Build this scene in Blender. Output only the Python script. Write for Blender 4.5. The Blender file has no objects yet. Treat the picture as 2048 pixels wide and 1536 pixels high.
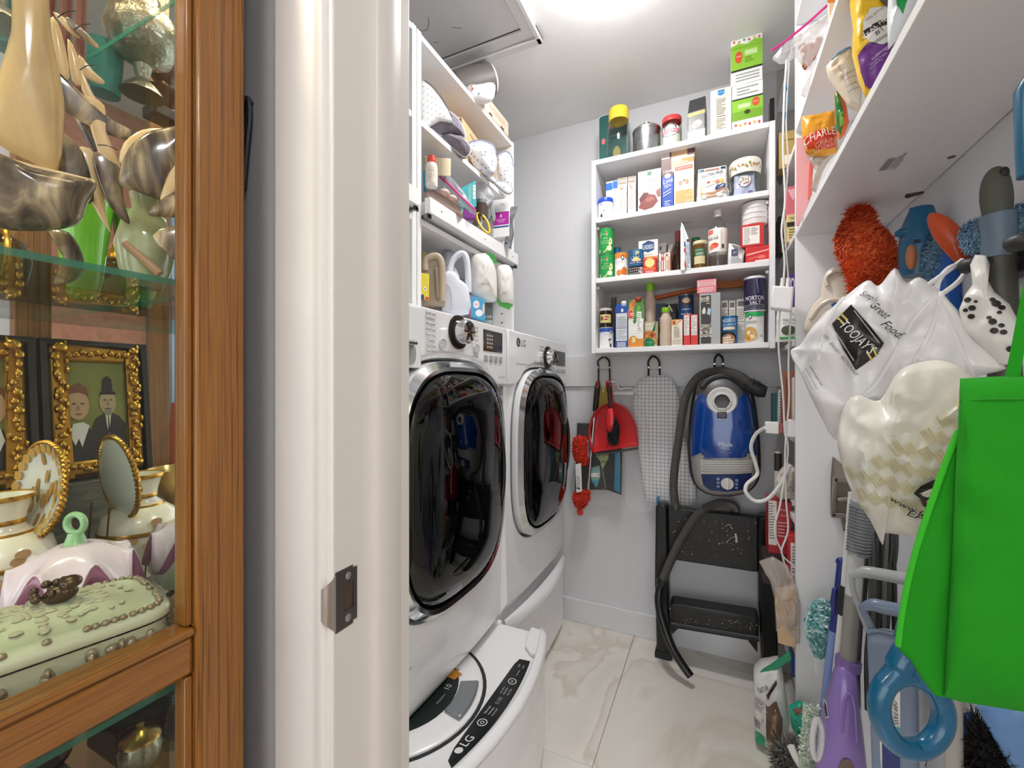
import bpy, bmesh, math, random
from mathutils import Vector, Matrix, noise
random.seed(7)
# ---------------------------------------------------------------- camera, world, exposure
YAW = math.radians(25.2); SN, CS = math.sin(YAW), math.cos(YAW)
FPX, EYE = 863.0, 1.16
SC = bpy.context.scene
COL = SC.collection
cam = bpy.data.cameras.new('camera'); cam.sensor_width = 36; cam.lens = FPX/2048*36; cam.clip_start = .01
camo = bpy.data.objects.new('camera', cam); COL.objects.link(camo)
camo.location = (0, 0, EYE); camo.rotation_euler = (math.pi/2, 0, YAW); SC.camera = camo
W = bpy.data.worlds.new('world'); SC.world = W; W.use_nodes = True
W.node_tree.nodes['Background'].inputs[0].default_value = (.95, .97, 1, 1)
W.node_tree.nodes['Background'].inputs[1].default_value = 1.22
VS = SC.view_settings
VS.view_transform = 'Standard'; VS.look = 'None'; VS.gamma = 1; VS.exposure = 1.2; VS.use_curve_mapping = False
DOME_POWER, FILL_POWER, CURIO_POWER = 44.0, 19.0, 5.5

SC.cycles.max_bounces = 12; SC.cycles.diffuse_bounces = 6; SC.cycles.glossy_bounces = 5; SC.cycles.transparent_max_bounces = 20; SC.cycles.adaptive_threshold = .05
# ---------------------------------------------------------------- pixel to place
def ray(px):
    u = (px-1024)/FPX
    return (-SN+u*CS, CS+u*SN)
def PD(px, py, d):
    a, b = ray(px); return Vector((a*d, b*d, EYE-(py-768)/FPX*d))
def PXp(px, py, X): return PD(px, py, X/ray(px)[0])
def PYp(px, py, Y): return PD(px, py, Y/ray(px)[1])
def PZp(px, py, Z): return PD(px, py, (EYE-Z)*FPX/(py-768))
def XatY(px, Y): a, b = ray(px); return a/b*Y
def ZatY(px, py, Y): return PYp(px, py, Y).z

# ---------------------------------------------------------------- materials
MATS = {}
def lin(h):
    h = h.lstrip('#'); o = []
    for i in (0, 2, 4):
        c = int(h[i:i+2], 16)/255
        o.append(c/12.92 if c <= .04045 else ((c+.055)/1.055)**2.4)
    return (*o, 1)
def newmat(name):
    m = bpy.data.materials.new(name); m.use_nodes = True
    return m, m.node_tree, m.node_tree.nodes['Principled BSDF']
def mat(h, rough=.45, metal=0.0, bump=0.0, bscale=60, coat=0.0, spec=.5, var=0.0):
    k = (h, rough, metal, bump, bscale, coat, spec, var)
    if k in MATS: return MATS[k]
    m, nt, b = newmat('paint_'+h.strip('#'))
    b.inputs['Base Color'].default_value = lin(h)
    b.inputs['Roughness'].default_value = rough; b.inputs['Metallic'].default_value = metal
    b.inputs['Coat Weight'].default_value = coat; b.inputs['Specular IOR Level'].default_value = spec
    if bump or var:
        tc = nt.nodes.new('ShaderNodeTexCoord'); n = nt.nodes.new('ShaderNodeTexNoise')
        n.inputs['Scale'].default_value = bscale; n.inputs['Detail'].default_value = 4
        nt.links.new(tc.outputs['Object'], n.inputs['Vector'])
        if bump:
            bp = nt.nodes.new('ShaderNodeBump'); bp.inputs['Strength'].default_value = bump; bp.inputs['Distance'].default_value = .004
            nt.links.new(n.outputs['Fac'], bp.inputs['Height']); nt.links.new(bp.outputs[0], b.inputs['Normal'])
        if var:
            hsv = nt.nodes.new('ShaderNodeHueSaturation'); hsv.inputs['Color'].default_value = lin(h)
            mr = nt.nodes.new('ShaderNodeMapRange'); mr.inputs['To Min'].default_value = 1-var; mr.inputs['To Max'].default_value = 1+var
            mr.inputs['From Min'].default_value = .3; mr.inputs['From Max'].default_value = .7
            nt.links.new(n.outputs['Fac'], mr.inputs['Value']); nt.links.new(mr.outputs[0], hsv.inputs['Value'])
            nt.links.new(hsv.outputs[0], b.inputs['Base Color'])
    MATS[k] = m
    return m
def glass(h='#f4faf8', tint=.94, ior=1.45, rough=0.0):
    k = ('glass', h, tint, ior, rough)
    if k in MATS: return MATS[k]
    m, nt, b = newmat('clear_glass'); nt.nodes.remove(b)
    out = nt.nodes['Material Output']
    tr = nt.nodes.new('ShaderNodeBsdfTransparent'); c = lin(h); tr.inputs[0].default_value = (c[0]*tint, c[1]*tint, c[2]*tint, 1)
    gl = nt.nodes.new('ShaderNodeBsdfGlossy'); gl.inputs['Roughness'].default_value = rough
    lw = nt.nodes.new('ShaderNodeLayerWeight'); pw = nt.nodes.new('ShaderNodeMath'); pw.operation = 'POWER'; pw.inputs[1].default_value = 3.6
    ml = nt.nodes.new('ShaderNodeMath'); ml.operation = 'MULTIPLY_ADD'; f0 = ((ior-1)/(ior+1))**2; ml.inputs[1].default_value = .9-f0; ml.inputs[2].default_value = f0
    mx = nt.nodes.new('ShaderNodeMixShader')
    nt.links.new(lw.outputs['Facing'], pw.inputs[0]); nt.links.new(pw.outputs[0], ml.inputs[0])
    nt.links.new(ml.outputs[0], mx.inputs[0]); nt.links.new(tr.outputs[0], mx.inputs[1]); nt.links.new(gl.outputs[0], mx.inputs[2])
    nt.links.new(mx.outputs[0], out.inputs[0]); MATS[k] = m
    return m
def film(h='#ffffff', alpha=.35, rough=.15):
    """thin translucent plastic film"""
    k = ('film', h, alpha, rough)
    if k in MATS: return MATS[k]
    m, nt, b = newmat('plastic_film')
    b.inputs['Base Color'].default_value = lin(h); b.inputs['Roughness'].default_value = rough; b.inputs['Alpha'].default_value = alpha
    MATS[k] = m
    return m
def emit(h, s):
    m, nt, b = newmat('lamp_glow')
    b.inputs['Base Color'].default_value = lin(h); b.inputs['Emission Color'].default_value = lin(h); b.inputs['Emission Strength'].default_value = s
    return m
def ramp_mat(name, stops, scale, rough=.5, stretch=(1, 1, 1), detail=5, dist=0.0, bump=0.0, metal=0, tex='noise', coat=0):
    m, nt, b = newmat(name)
    tc = nt.nodes.new('ShaderNodeTexCoord'); mp = nt.nodes.new('ShaderNodeMapping'); mp.inputs['Scale'].default_value = stretch
    if tex == 'wave':
        n = nt.nodes.new('ShaderNodeTexWave'); n.inputs['Distortion'].default_value = dist; n.inputs['Detail'].default_value = detail; n.inputs['Detail Scale'].default_value = 1.5
    elif tex == 'voronoi':
        n = nt.nodes.new('ShaderNodeTexVoronoi')
    else:
        n = nt.nodes.new('ShaderNodeTexNoise'); n.inputs['Detail'].default_value = detail; n.inputs['Distortion'].default_value = dist
    n.inputs['Scale'].default_value = scale
    nt.links.new(tc.outputs['Object'], mp.inputs[0]); nt.links.new(mp.outputs[0], n.inputs['Vector'])
    r = nt.nodes.new('ShaderNodeValToRGB')
    while len(r.color_ramp.elements) < len(stops): r.color_ramp.elements.new(.5)
    for e, (p, c) in zip(r.color_ramp.elements, stops): e.position = p; e.color = lin(c)
    o = n.outputs['Distance'] if tex == 'voronoi' else n.outputs[0] if tex == 'wave' else n.outputs['Fac']
    if tex == 'wave': o = n.outputs['Fac']
    nt.links.new(o, r.inputs[0]); nt.links.new(r.outputs[0], b.inputs['Base Color'])
    b.inputs['Roughness'].default_value = rough; b.inputs['Metallic'].default_value = metal; b.inputs['Coat Weight'].default_value = coat
    if bump:
        bp = nt.nodes.new('ShaderNodeBump'); bp.inputs['Strength'].default_value = bump; bp.inputs['Distance'].default_value = .003
        nt.links.new(o, bp.inputs['Height']); nt.links.new(bp.outputs[0], b.inputs['Normal'])
    return m
def mirror_mat():
    return mat('#e6e8e8', .01, 1.0)

# ---------------------------------------------------------------- mesh builder
TXT = {}
def text2d(s, shear=0.0):
    k = (s, shear)
    if k in TXT: return TXT[k]
    c = bpy.data.curves.new('t', 'FONT'); c.body = s; c.resolution_u = 2; c.align_x = 'CENTER'; c.align_y = 'CENTER'; c.shear = shear
    o = bpy.data.objects.new('t', c); me = bpy.data.meshes.new_from_object(o)
    vs = [(v.co.x, v.co.y) for v in me.vertices]; fs = [tuple(p.vertices) for p in me.polygons]
    bpy.data.objects.remove(o); bpy.data.curves.remove(c); bpy.data.meshes.remove(me)
    if vs:
        x0 = min(v[0] for v in vs); x1 = max(v[0] for v in vs); y0 = min(v[1] for v in vs); y1 = max(v[1] for v in vs)
    else: x0 = y0 = 0; x1 = y1 = 1
    vs = [(v[0]-(x0+x1)/2, v[1]-(y0+y1)/2) for v in vs]
    TXT[k] = (vs, fs, x1-x0, y1-y0)
    return TXT[k]
def catmull(pts, n=6, closed=False):
    P = [Vector(p) for p in pts]; out = []; m = len(P)
    rng = range(m if closed else m-1)
    for i in rng:
        if closed: a, b, c, d = P[(i-1) % m], P[i], P[(i+1) % m], P[(i+2) % m]
        else: a, b, c, d = P[max(i-1, 0)], P[i], P[i+1], P[min(i+2, m-1)]
        for k in range(n):
            t = k/n
            out.append(.5*((2*b)+(c-a)*t+(2*a-5*b+4*c-d)*t*t+(3*b-a-3*c+d)*t**3))
    if not closed: out.append(P[-1])
    return out
class MB:
    def __init__(s): s.v = []; s.f = []; s.m = []; s.mats = []; s.T = Matrix.Identity(4)
    def mi(s, m):
        if m not in s.mats: s.mats.append(m)
        return s.mats.index(m)
    def add(s, vs, fs, m):
        o = len(s.v); s.v += [s.T @ Vector(v) for v in vs]; k = s.mi(m)
        for f in fs: s.f.append([i+o for i in f]); s.m.append(k)
        return s
    def box(s, c, z, m, rz=0.0):
        x, y, w = z[0]/2, z[1]/2, z[2]/2; R = Matrix.Rotation(rz, 3, 'Z'); c = Vector(c)
        vs = [c+R @ Vector((a*x, b*y, e*w)) for a in (-1, 1) for b in (-1, 1) for e in (-1, 1)]
        return s.add(vs, [(0, 1, 3, 2), (4, 6, 7, 5), (0, 4, 5, 1), (2, 3, 7, 6), (0, 2, 6, 4), (1, 5, 7, 3)], m)
    def bb(s, x0, x1, y0, y1, z0, z1, m):
        return s.box(((x0+x1)/2, (y0+y1)/2, (z0+z1)/2), (abs(x1-x0), abs(y1-y0), abs(z1-z0)), m)
    def lathe(s, prof, m, n=24, T=None, rf=None, a0=0.0):
        vs = []; rings = []
        for r, z in prof:
            if r < 1e-6: rings.append([len(vs)]); vs.append(Vector((0, 0, z)))
            else:
                ids = []
                for i in range(n):
                    a = a0+2*math.pi*i/n; q = r*(rf(a, z) if rf else 1)
                    ids.append(len(vs)); vs.append(Vector((q*math.cos(a), q*math.sin(a), z)))
                rings.append(ids)
        fs = []
        for A, B in zip(rings, rings[1:]):
            if len(A) == 1 and len(B) == 1: continue
            for i in range(n):
                j = (i+1) % n
                if len(A) == 1: fs.append((A[0], B[j], B[i]))
                elif len(B) == 1: fs.append((A[i], A[j], B[0]))
                else: fs.append((A[i], A[j], B[j], B[i]))
        if T is not None: vs = [T @ v for v in vs]
        return s.add(vs, fs, m)
    def tube(s, pts, r, m, n=8, sm=0, closed=False, flat=1.0, cap=True):
        P = catmull(pts, sm, closed) if sm else [Vector(p) for p in pts]
        L = len(P); vs = []; fs = []; up = None
        for i, p in enumerate(P):
            t = (P[(i+1) % L]-P[i-1]) if closed else (P[min(i+1, L-1)]-P[max(i-1, 0)])
            if t.length < 1e-9: t = Vector((0, 0, 1))
            t.normalize()
            if up is None: up = Vector((0, 0, 1)) if abs(t.z) < .9 else Vector((0, 1, 0))
            a = (up-t*up.dot(t))
            if a.length < 1e-6: a = t.orthogonal()
            a.normalize(); b = t.cross(a); up = a
            q = r(i/(L-1)) if callable(r) else (r[i] if isinstance(r, (list, tuple)) else r)
            for k in range(n):
                an = 2*math.pi*k/n; vs.append(p+a*(q*math.cos(an)*flat)+b*(q*math.sin(an)))
        for i in range(L if closed else L-1):
            for k in range(n):
                a = i*n+k; b = i*n+(k+1) % n; c = ((i+1) % L)*n+(k+1) % n; d = ((i+1) % L)*n+k
                fs.append((a, d, c, b))
        if cap and not closed: fs.append(tuple(range(n))); fs.append(tuple(range((L-1)*n, L*n))[::-1])
        return s.add(vs, fs, m)
    def prism(s, poly, y0, y1, m):
        n = len(poly); vs = [(p[0], y0, p[1]) for p in poly]+[(p[0], y1, p[1]) for p in poly]
        fs = [tuple(range(n)), tuple(range(2*n-1, n-1, -1))]+[(i, (i+n), (i+1) % n+n, (i+1) % n) for i in range(n)]
        return s.add(vs, fs, m)
    def slab(s, poly, z0, z1, m):
        n = len(poly); vs = [(p[0], p[1], z0) for p in poly]+[(p[0], p[1], z1) for p in poly]
        fs = [tuple(range(n))[::-1], tuple(range(n, 2*n))]+[(i, (i+1) % n, (i+1) % n+n, (i+n)) for i in range(n)]
        return s.add(vs, fs, m)
    def ell(s, c, r, m, nu=16, nv=10):
        T = Matrix.Translation(c) @ Matrix.Diagonal((r[0], r[1], r[2], 1))
        return s.lathe([(math.sin(math.pi*i/nv), -math.cos(math.pi*i/nv)) for i in range(nv+1)], m, nu, T)
    def surf(s, fn, nu, nv, m, cu=False, cv=False):
        U = nu if cu else nu+1; V = nv if cv else nv+1
        vs = [fn(i/nu, j/nv) for j in range(V) for i in range(U)]; fs = []
        for j in range(nv):
            for i in range(nu):
                a, b = i, (i+1) % U if cu else i+1; c, d = j, (j+1) % V if cv else j+1
                fs.append((c*U+a, c*U+b, d*U+b, d*U+a))
        return s.add(vs, fs, m)
    def text(s, t, w, m, T, h=None, th=0.0, shear=0.0):
        vs, fs, tw, tx = text2d(t, shear); k = w/tw; kz = k if h is None else h/tx
        return s.add([T @ Vector((x*k, 0, y*kz)) for x, y in vs], fs, m)
class Puff:
    """puffed free-form body over an outline (x, z); front bulges to -y, back to +y"""
    def __init__(s, out, tf, tb=None, p=2.0, c=None, nz=0.0, ns=20.0, smooth=0):
        s.o = [(p_[0], p_[1]) for p_ in catmull([(a, b, 0) for a, b in out], smooth, True)] if smooth else list(out)
        s.c = c or (sum(a for a, b in s.o)/len(s.o), sum(b for a, b in s.o)/len(s.o))
        s.tf = tf; s.tb = tf if tb is None else tb; s.p = p; s.nz = nz; s.ns = ns
    def bound(s, a):
        best = None; dx, dz = math.cos(a), math.sin(a); n = len(s.o)
        for i in range(n):
            x1, z1 = s.o[i][0]-s.c[0], s.o[i][1]-s.c[1]; x2, z2 = s.o[(i+1) % n][0]-s.c[0], s.o[(i+1) % n][1]-s.c[1]
            ex, ez = x2-x1, z2-z1; den = dx*ez-dz*ex
            if abs(den) < 1e-12: continue
            t = (x1*ez-z1*ex)/den; q = (x1*dz-z1*dx)/den
            if t > 0 and -1e-9 <= q <= 1+1e-9 and (best is None or t > best): best = t
        return best or 1e-6
    def wr(s, x, z):
        if not s.nz: return 0.0
        p = Vector((x*s.ns, 1.7+s.tf*50, z*s.ns)); n = noise.noise
        return s.nz*(.55*n(p)+1.1*(.3-abs(n(p*1.15+Vector((9, 3, 1)))))+.35*(.25-abs(n(p*2.3))))
    def dep(s, x, z):
        r = math.hypot(x-s.c[0], z-s.c[1])
        if r < 1e-9: q = 0
        else: q = min(1, r/s.bound(math.atan2(z-s.c[1], x-s.c[0])))
        return (1-q**s.p)**(1/s.p)
    def face(s, x, z, off=0.0): 
        d = s.dep(x, z); return Vector((x, -s.tf*d-s.wr(x, z)*min(1, d*2)-off-(s.nz*.14 if off > 0 else 0), z))
    def mesh(s, mb, m, rings=7, back=True):
        n = len(s.o); vs = []; fs = []
        for sd in ((0, 1) if back else (0,)):
            o = len(vs)
            for k in range(rings+1):
                q = math.sin(math.pi/2*k/rings) if k < rings else 1
                q = 1-(1-k/rings)**1.6
                dd = (1-q**s.p)**(1/s.p)
                for x, z in s.o:
                    X = s.c[0]+(x-s.c[0])*q; Z = s.c[1]+(z-s.c[1])*q
                    y = (-s.tf*dd-s.wr(X, Z)*min(1, dd*2)) if sd == 0 else s.tb*dd+s.wr(X, Z)*min(1, dd*2)*.5
                    vs.append((X, y, Z))
                    if k == 0: pass
            for k in range(rings):
                for i in range(n):
                    j = (i+1) % n; a, b, c, d = o+k*n+i, o+k*n+j, o+(k+1)*n+j, o+(k+1)*n+i
                    if k == 0: fs.append((a, c, d) if sd else (a, d, c))
                    else: fs.append((a, b, c, d) if sd else (a, d, c, b))
        mb.add(vs, fs, m); return s
def build(mb, name, parent=None, bevel=0.0, seg=2, smooth=38, loc=None, rot=None, solid=0.0, sub=0):
    me = bpy.data.meshes.new(name); me.from_pydata([tuple(v) for v in mb.v], [], mb.f)
    for m in mb.mats: me.materials.append(m)
    me.polygons.foreach_set('material_index', mb.m)
    bm = bmesh.new(); bm.from_mesh(me); bmesh.ops.remove_doubles(bm, verts=bm.verts, dist=1e-6)
    if smooth is not None and not name.startswith('printed'): bmesh.ops.recalc_face_normals(bm, faces=bm.faces)
    bm.to_mesh(me); bm.free()
    if smooth:
        me.polygons.foreach_set('use_smooth', [True]*len(me.polygons)); me.set_sharp_from_angle(angle=math.radians(smooth))
    o = bpy.data.objects.new(name, me); COL.objects.link(o)
    if parent: o.parent = parent
    if loc is not None: o.location = loc
    if rot is not None: o.rotation_euler = rot
    if solid: q = o.modifiers.new('solid', 'SOLIDIFY'); q.thickness = solid; q.offset = 0
    if bevel:
        q = o.modifiers.new('bevel', 'BEVEL'); q.width = bevel; q.segments = seg; q.limit_method = 'ANGLE'; q.angle_limit = math.radians(40)
    if sub: q = o.modifiers.new('sub', 'SUBSURF'); q.levels = sub; q.render_levels = sub
    return o
def tag(o, label, cat, group=None):
    o['label'] = label; o['category'] = cat
    if group: o['group'] = group
    return o
def thing(name, label, cat, loc=(0, 0, 0), rz=0.0, group=None, rot=None):
    o = bpy.data.objects.new(name, None); COL.objects.link(o); o.empty_display_size = .02
    o.location = loc; o.rotation_euler = rot or (0, 0, rz)
    return tag(o, label, cat, group)
def struct(mb, name, parent=None, **k):
    o = build(mb, name, parent, **k)
    if not parent: o['kind'] = 'structure'
    return o
def part(name, parent, fn, **k):
    mb = MB(); fn(mb); return build(mb, name, parent, **k)
# ---------------------------------------------------------------- flat print on faces
def prints(parent, face, Wd, Ht, items, name='printed_label', seg=1, lift=.0003):
    """items in units of half width (u, -1..1) and height (v, 0..1)"""
    mb = MB(); off = lift
    def X(u): return u*Wd/2
    def Z(v): return v*Ht
    for it in items:
        k = it[0]; off += .00012
        if k == 'r':
            _, u0, u1, v0, v1, c = it; n = max(1, int(round(seg*abs(u1-u0)*4))) if seg > 1 else 1; nv = seg if seg > 2 else 1
            vs = [face(X(u0+(u1-u0)*i/n), Z(v0+(v1-v0)*j/nv), off) for j in range(nv+1) for i in range(n+1)]
            mb.add(vs, [(j*(n+1)+i, j*(n+1)+i+1, (j+1)*(n+1)+i+1, (j+1)*(n+1)+i) for j in range(nv) for i in range(n)], mat(c, .4) if isinstance(c, str) else c)
        elif k == 'e':
            _, u, v, ru, rv, c = it; N = 20; vs = []; fs = []
            rg = (0, .5, 1) if seg > 1 else (0, 1)
            for q in rg:
                for i in range(N): a = 2*math.pi*i/N; vs.append(face(X(u+ru*q*math.cos(a)), Z(v+rv*q*math.sin(a)), off))
            for q in range(len(rg)-1):
                for i in range(N):
                    j = (i+1) % N
                    fs.append((q*N+i, (q+1)*N+i, (q+1)*N+j) if q == 0 else (q*N+i, (q+1)*N+i, (q+1)*N+j, q*N+j))
            mb.add(vs, fs, mat(c, .4) if isinstance(c, str) else c)
        elif k == 'p':
            _, pts, c = it; mb.add([face(X(u), Z(v), off) for u, v in pts], [tuple(range(len(pts)))], mat(c, .4) if isinstance(c, str) else c)
        elif k == 'l':
            _, u0, u1, v0, v1, n, c = it
            for i in range(n):
                v = v1-(v1-v0)*(i+.5)/n; hh = abs(v1-v0)/n*.19; e = u1-(u1-u0)*random.choice((0, 0, .05, .15, .4))
                ns = max(1, seg)
                for q in range(ns):
                    a = u0+(e-u0)*q/ns; b = u0+(e-u0)*(q+1)/ns
                    mb.add([face(X(a), Z(v-hh), off), face(X(b), Z(v-hh), off), face(X(b), Z(v+hh), off), face(X(a), Z(v+hh), off)], [(0, 1, 2, 3)], mat(c, .4))
        elif k == 't':
            t, u, v, w, c = it[1:6]; rot = it[6] if len(it) > 6 else 0; hv = it[7] if len(it) > 7 else None; sh = it[8] if len(it) > 8 else 0
            vs, fs, tw, th = text2d(t, sh); kx = w*Wd/2/tw; kz = kx if hv is None else hv*Ht/th
            ca, sa = math.cos(math.radians(rot)), math.sin(math.radians(rot))
            q = []
            for x, y in vs:
                x *= kx; y *= kz; q.append(face(X(u)+x*ca-y*sa, Z(v)+x*sa+y*ca, off))
            mb.add(q, fs, mat(c, .4) if isinstance(c, str) else c)
    if not mb.v: return None
    o = build(mb, name, parent, smooth=0)
    return o
def bface(dy): return lambda x, z, o=0: Vector((x, -dy/2-o, z))
def rface(dx): return lambda x, z, o=0: Vector((dx/2+o, x, z))
def lface(dx): return lambda x, z, o=0: Vector((-dx/2-o, -x, z))
def tface(h): return lambda x, z, o=0: Vector((x, z, h+o))
def cface(r, span=1.25):
    def f(x, z, o=0):
        a = x/r*span; return Vector(((r+o)*math.sin(a), -(r+o)*math.cos(a), z))
    return f
def rrect(w, h, r, n=5, cx=0, cy=0):
    o = []
    for sx, sy, a0 in ((1, 1, 0), (-1, 1, 90), (-1, -1, 180), (1, -1, 270)):
        for i in range(n+1):
            a = math.radians(a0+90*i/n); o.append((cx+sx*(w/2-r)+r*math.cos(a), cy+sy*(h/2-r)+r*math.sin(a)))
    return o
def supere(w, h, p, n=48):
    o = []
    for i in range(n):
        a = 2*math.pi*i/n; c, s_ = math.cos(a), math.sin(a)
        o.append((w/2*math.copysign(abs(c)**(2/p), c), h/2*math.copysign(abs(s_)**(2/p), s_)))
    return o
# view-facing frame: thing stands at depth d, turned to face the viewer along its own line of sight
def vyaw(px): return YAW-math.atan((px-1024)/FPX)
def vthing(name, label, cat, px, py, d, group=None, turn=0.0):
    return thing(name, label, cat, PD(px, py, d), vyaw(px)+turn, group)
def loc2(pts, px, py, d):
    o = PD(px, py, d); y = vyaw(px); n = Vector((-math.sin(y), math.cos(y), 0)); r = Vector((math.cos(y), math.sin(y), 0)); out = []
    for a, b in pts:
        q = PD(a, b, 1.0); e = q-camo.location; t = n.dot(o-camo.location)/n.dot(e); P = camo.location+e*t-o; out.append((P.dot(r), P.z))
    return out
def loc3(pts, px, py, d):
    """(x, y, depth) pixels to the local frame of a vthing"""
    o = PD(px, py, d); R = Matrix.Rotation(-vyaw(px), 3, 'Z'); return [R @ (PD(a, b, c)-o) for a, b, c in pts]
def tufts(mb, pts, m, ln=.02, w=.004, curl=.6):
    """soft pile: one bent two-segment blade per (point, normal)"""
    for p, nrm in pts:
        q = Vector(nrm).normalized(); t = q.orthogonal().normalized(); t.rotate(Matrix.Rotation(random.random()*6.28, 3, q)); b = q.cross(t)
        L = ln*random.uniform(.6, 1.2); p = Vector(p); mid = p+q*L*.6+t*L*.25*curl; e = p+q*L*.8+t*L*curl*.8
        k = m[random.randrange(len(m))]
        mb.add([p-b*w, p+b*w, mid+b*w, mid-b*w, e], [(0, 1, 2, 3), (3, 2, 4)], k)
# ================================================================ structure
YB, ZC, XL, XR = 2.053, 2.436, -1.40, .453          # back wall, ceiling, side walls of the laundry closet
Y0, Y1, XJ = .318, .418, -.34                        # door wall and the left jamb
WALL = mat('#dadbde', .55, bump=.12, bscale=45); CEIL = mat('#f2f2f2', .6, bump=.25, bscale=22); TRIM = mat('#e3e1de', .38, bump=.04, bscale=30)
HALLW = mat('#a3a5a9', .6, bump=.1); SHELF = mat('#eeeeef', .35); PINE = mat('#d9d4d0', .5)
mb = MB(); mb.bb(XL-.1, XR+.1, .2, YB+.1, -.06, -.0025, mat('#a59c90', .8)); FLOOR = struct(mb, 'floor')
VEIN = ramp_mat('marbled_vinyl', [(0, '#d8d0c2'), (.36, '#e9e4db'), (.47, '#efebe3'), (.50, '#ddd4c6'), (.53, '#e8e2d8'), (.62, '#eeeae2'), (.70, '#ddd4c6'), (1, '#ece8e2')], 1.7, .28, (1, .75, 1), 7, 1.1)
for x0, x1, ys in ((-1.556, -.947, (.2, .7, 1.93, 2.06)), (-.946, -.337, (.2, 1.286, 2.06)), (-.336, .273, (.2, .62, 2.06)), (.274, .46, (.2, 1.1, 2.06))):
    for a, b in zip(ys, ys[1:]):
        mb = MB(); mb.bb(max(x0, XL)+.0006, x1-.0006, a+.0006, b-.0006, -.0025, 0, VEIN); t_ = build(mb, 'tile', FLOOR, bevel=.0008, seg=1)
mb = MB(); mb.bb(XL-.1, XR+.1, .2, YB+.1, ZC, ZC+.06, CEIL); struct(mb, 'ceiling')
mb = MB(); mb.bb(XL-.1, XR+.1, YB, YB+.1, 0, ZC, WALL); struct(mb, 'wall_back')
mb = MB(); mb.bb(XL-.1, XL, .2, YB, 0, ZC, WALL); struct(mb, 'wall_left')
mb = MB(); mb.bb(XR, XR+.1, .2, YB, 0, ZC, WALL); struct(mb, 'wall_right')
mb = MB(); mb.bb(-2.6, XJ-.022, Y0, Y1, 0, ZC, HALLW); mb.bb(.44, 1.4, Y0, Y1, 0, ZC, HALLW); mb.bb(XJ-.022, .44, Y0, Y1, 2.06, ZC, HALLW); struct(mb, 'wall_front')
mb = MB(); mb.prism([(XL, 0), (XR, 0), (XR, .11), (XL, .11)], YB-.016, YB, mat('#dfe0e2', .4)); struct(mb, 'baseboard_back', bevel=.003)
# backer board under the wall pantry
mb = MB(); mb.bb(-1.0, .45, YB-.014, YB, 1.148, 1.295, mat('#d7d7d8', .5, bump=.08)); struct(mb, 'trim_1', bevel=.002)
# door frame on the left of the view
DR = bpy.data.objects.new('door_1', None); COL.objects.link(DR); DR['kind'] = 'structure'
def casing(m):
    pr = [(-.423, .318), (-.423, .309), (-.419, .305), (-.366, .305), (-.362, .306), (-.357, .3035), (-.350, .3035), (-.347, .308), (-.347, .318)]
    m.slab(pr, 0, 2.12, TRIM)
part('casing', DR, casing, smooth=50)
part('casing', DR, lambda m: m.bb(XJ-.1, .52, .305, .318, 2.06, 2.12, TRIM), bevel=.003)
part('casing', DR, lambda m: m.bb(.437, .52, .305, .318, 0, 2.06, TRIM), bevel=.003)
part('jamb', DR, lambda m: m.bb(XJ-.022, XJ, .3085, .427, 0, 2.06, mat('#dedbd6', .38, bump=.05, bscale=25)), bevel=.002)
part('jamb', DR, lambda m: m.bb(.42, .44, .3085, .427, 0, 2.06, TRIM), bevel=.002)
part('door_stop', DR, lambda m: m.slab([(XJ, .360), (XJ+.008, .360), (XJ+.0105, .363), (XJ+.0105, .397), (XJ+.008, .401), (XJ, .401)], 0, 2.05, mat('#d6d2ce', .38)), smooth=50)
part('inner_casing', DR, lambda m: m.slab([(XJ-.09, .418), (XJ-.002, .418), (XJ-.002, .4255), (XJ-.006, .431), (XJ-.085, .431), (XJ-.09, .427)], 0, 2.12, TRIM), smooth=50)
STEEL = mat('#8d8782', .35, 1.0); BRUSH = mat('#b6b4b1', .3, 1.0, bump=.05, bscale=200)
def strike(m):
    T0 = m.T; zc = .943
    out = [(.0, -.030), (.024, -.030), (.028, -.026), (.028, .026), (.024, .030), (0, .030)]
    hole = [(.010, -.013), (.0225, -.012), (.0225, .012), (.010, .013)]
    # four pieces around the latch hole
    for a, b, c, d in ((0, .010, -.030, .030), (.0225, .028, -.027, .027), (.010, .0225, .013, .030), (.010, .0225, -.030, -.013)):
        m.bb(XJ, XJ+.0012, .3115+a, .3115+b, zc+c, zc+d, mat('#7b726c', .35, 1.0))
    # rolled lip that wraps to the hall side
    L = []
    m.surf(lambda u, v: Vector((XJ+.0012-.011*(1-math.cos(u*1.5)), .3115-.009*math.sin(u*1.5), zc+(v-.5)*.056*(1-.45*u))), 6, 2, BRUSH)
sp = part('strike_plate', DR, strike, smooth=50); sp['label'] = 'bronze latch strike plate'
part('screw', DR, lambda m: m.lathe([(0, .0008), (.003, .0006), (.0038, 0), (.0038, -.001)], BRUSH, 12, Matrix.Translation((XJ+.0012, .3275, .9645)) @ Matrix.Rotation(math.pi/2, 4, 'Y')))
part('screw', DR, lambda m: m.lathe([(0, .0008), (.003, .0006), (.0038, 0), (.0038, -.001)], BRUSH, 12, Matrix.Translation((XJ+.0012, .3275, .9215)) @ Matrix.Rotation(math.pi/2, 4, 'Y')))
part('latch_hole', DR, lambda m: m.bb(XJ, XJ+.0004, .3205, .3345, .929, .957, mat('#4a3a30', .8)))
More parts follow.
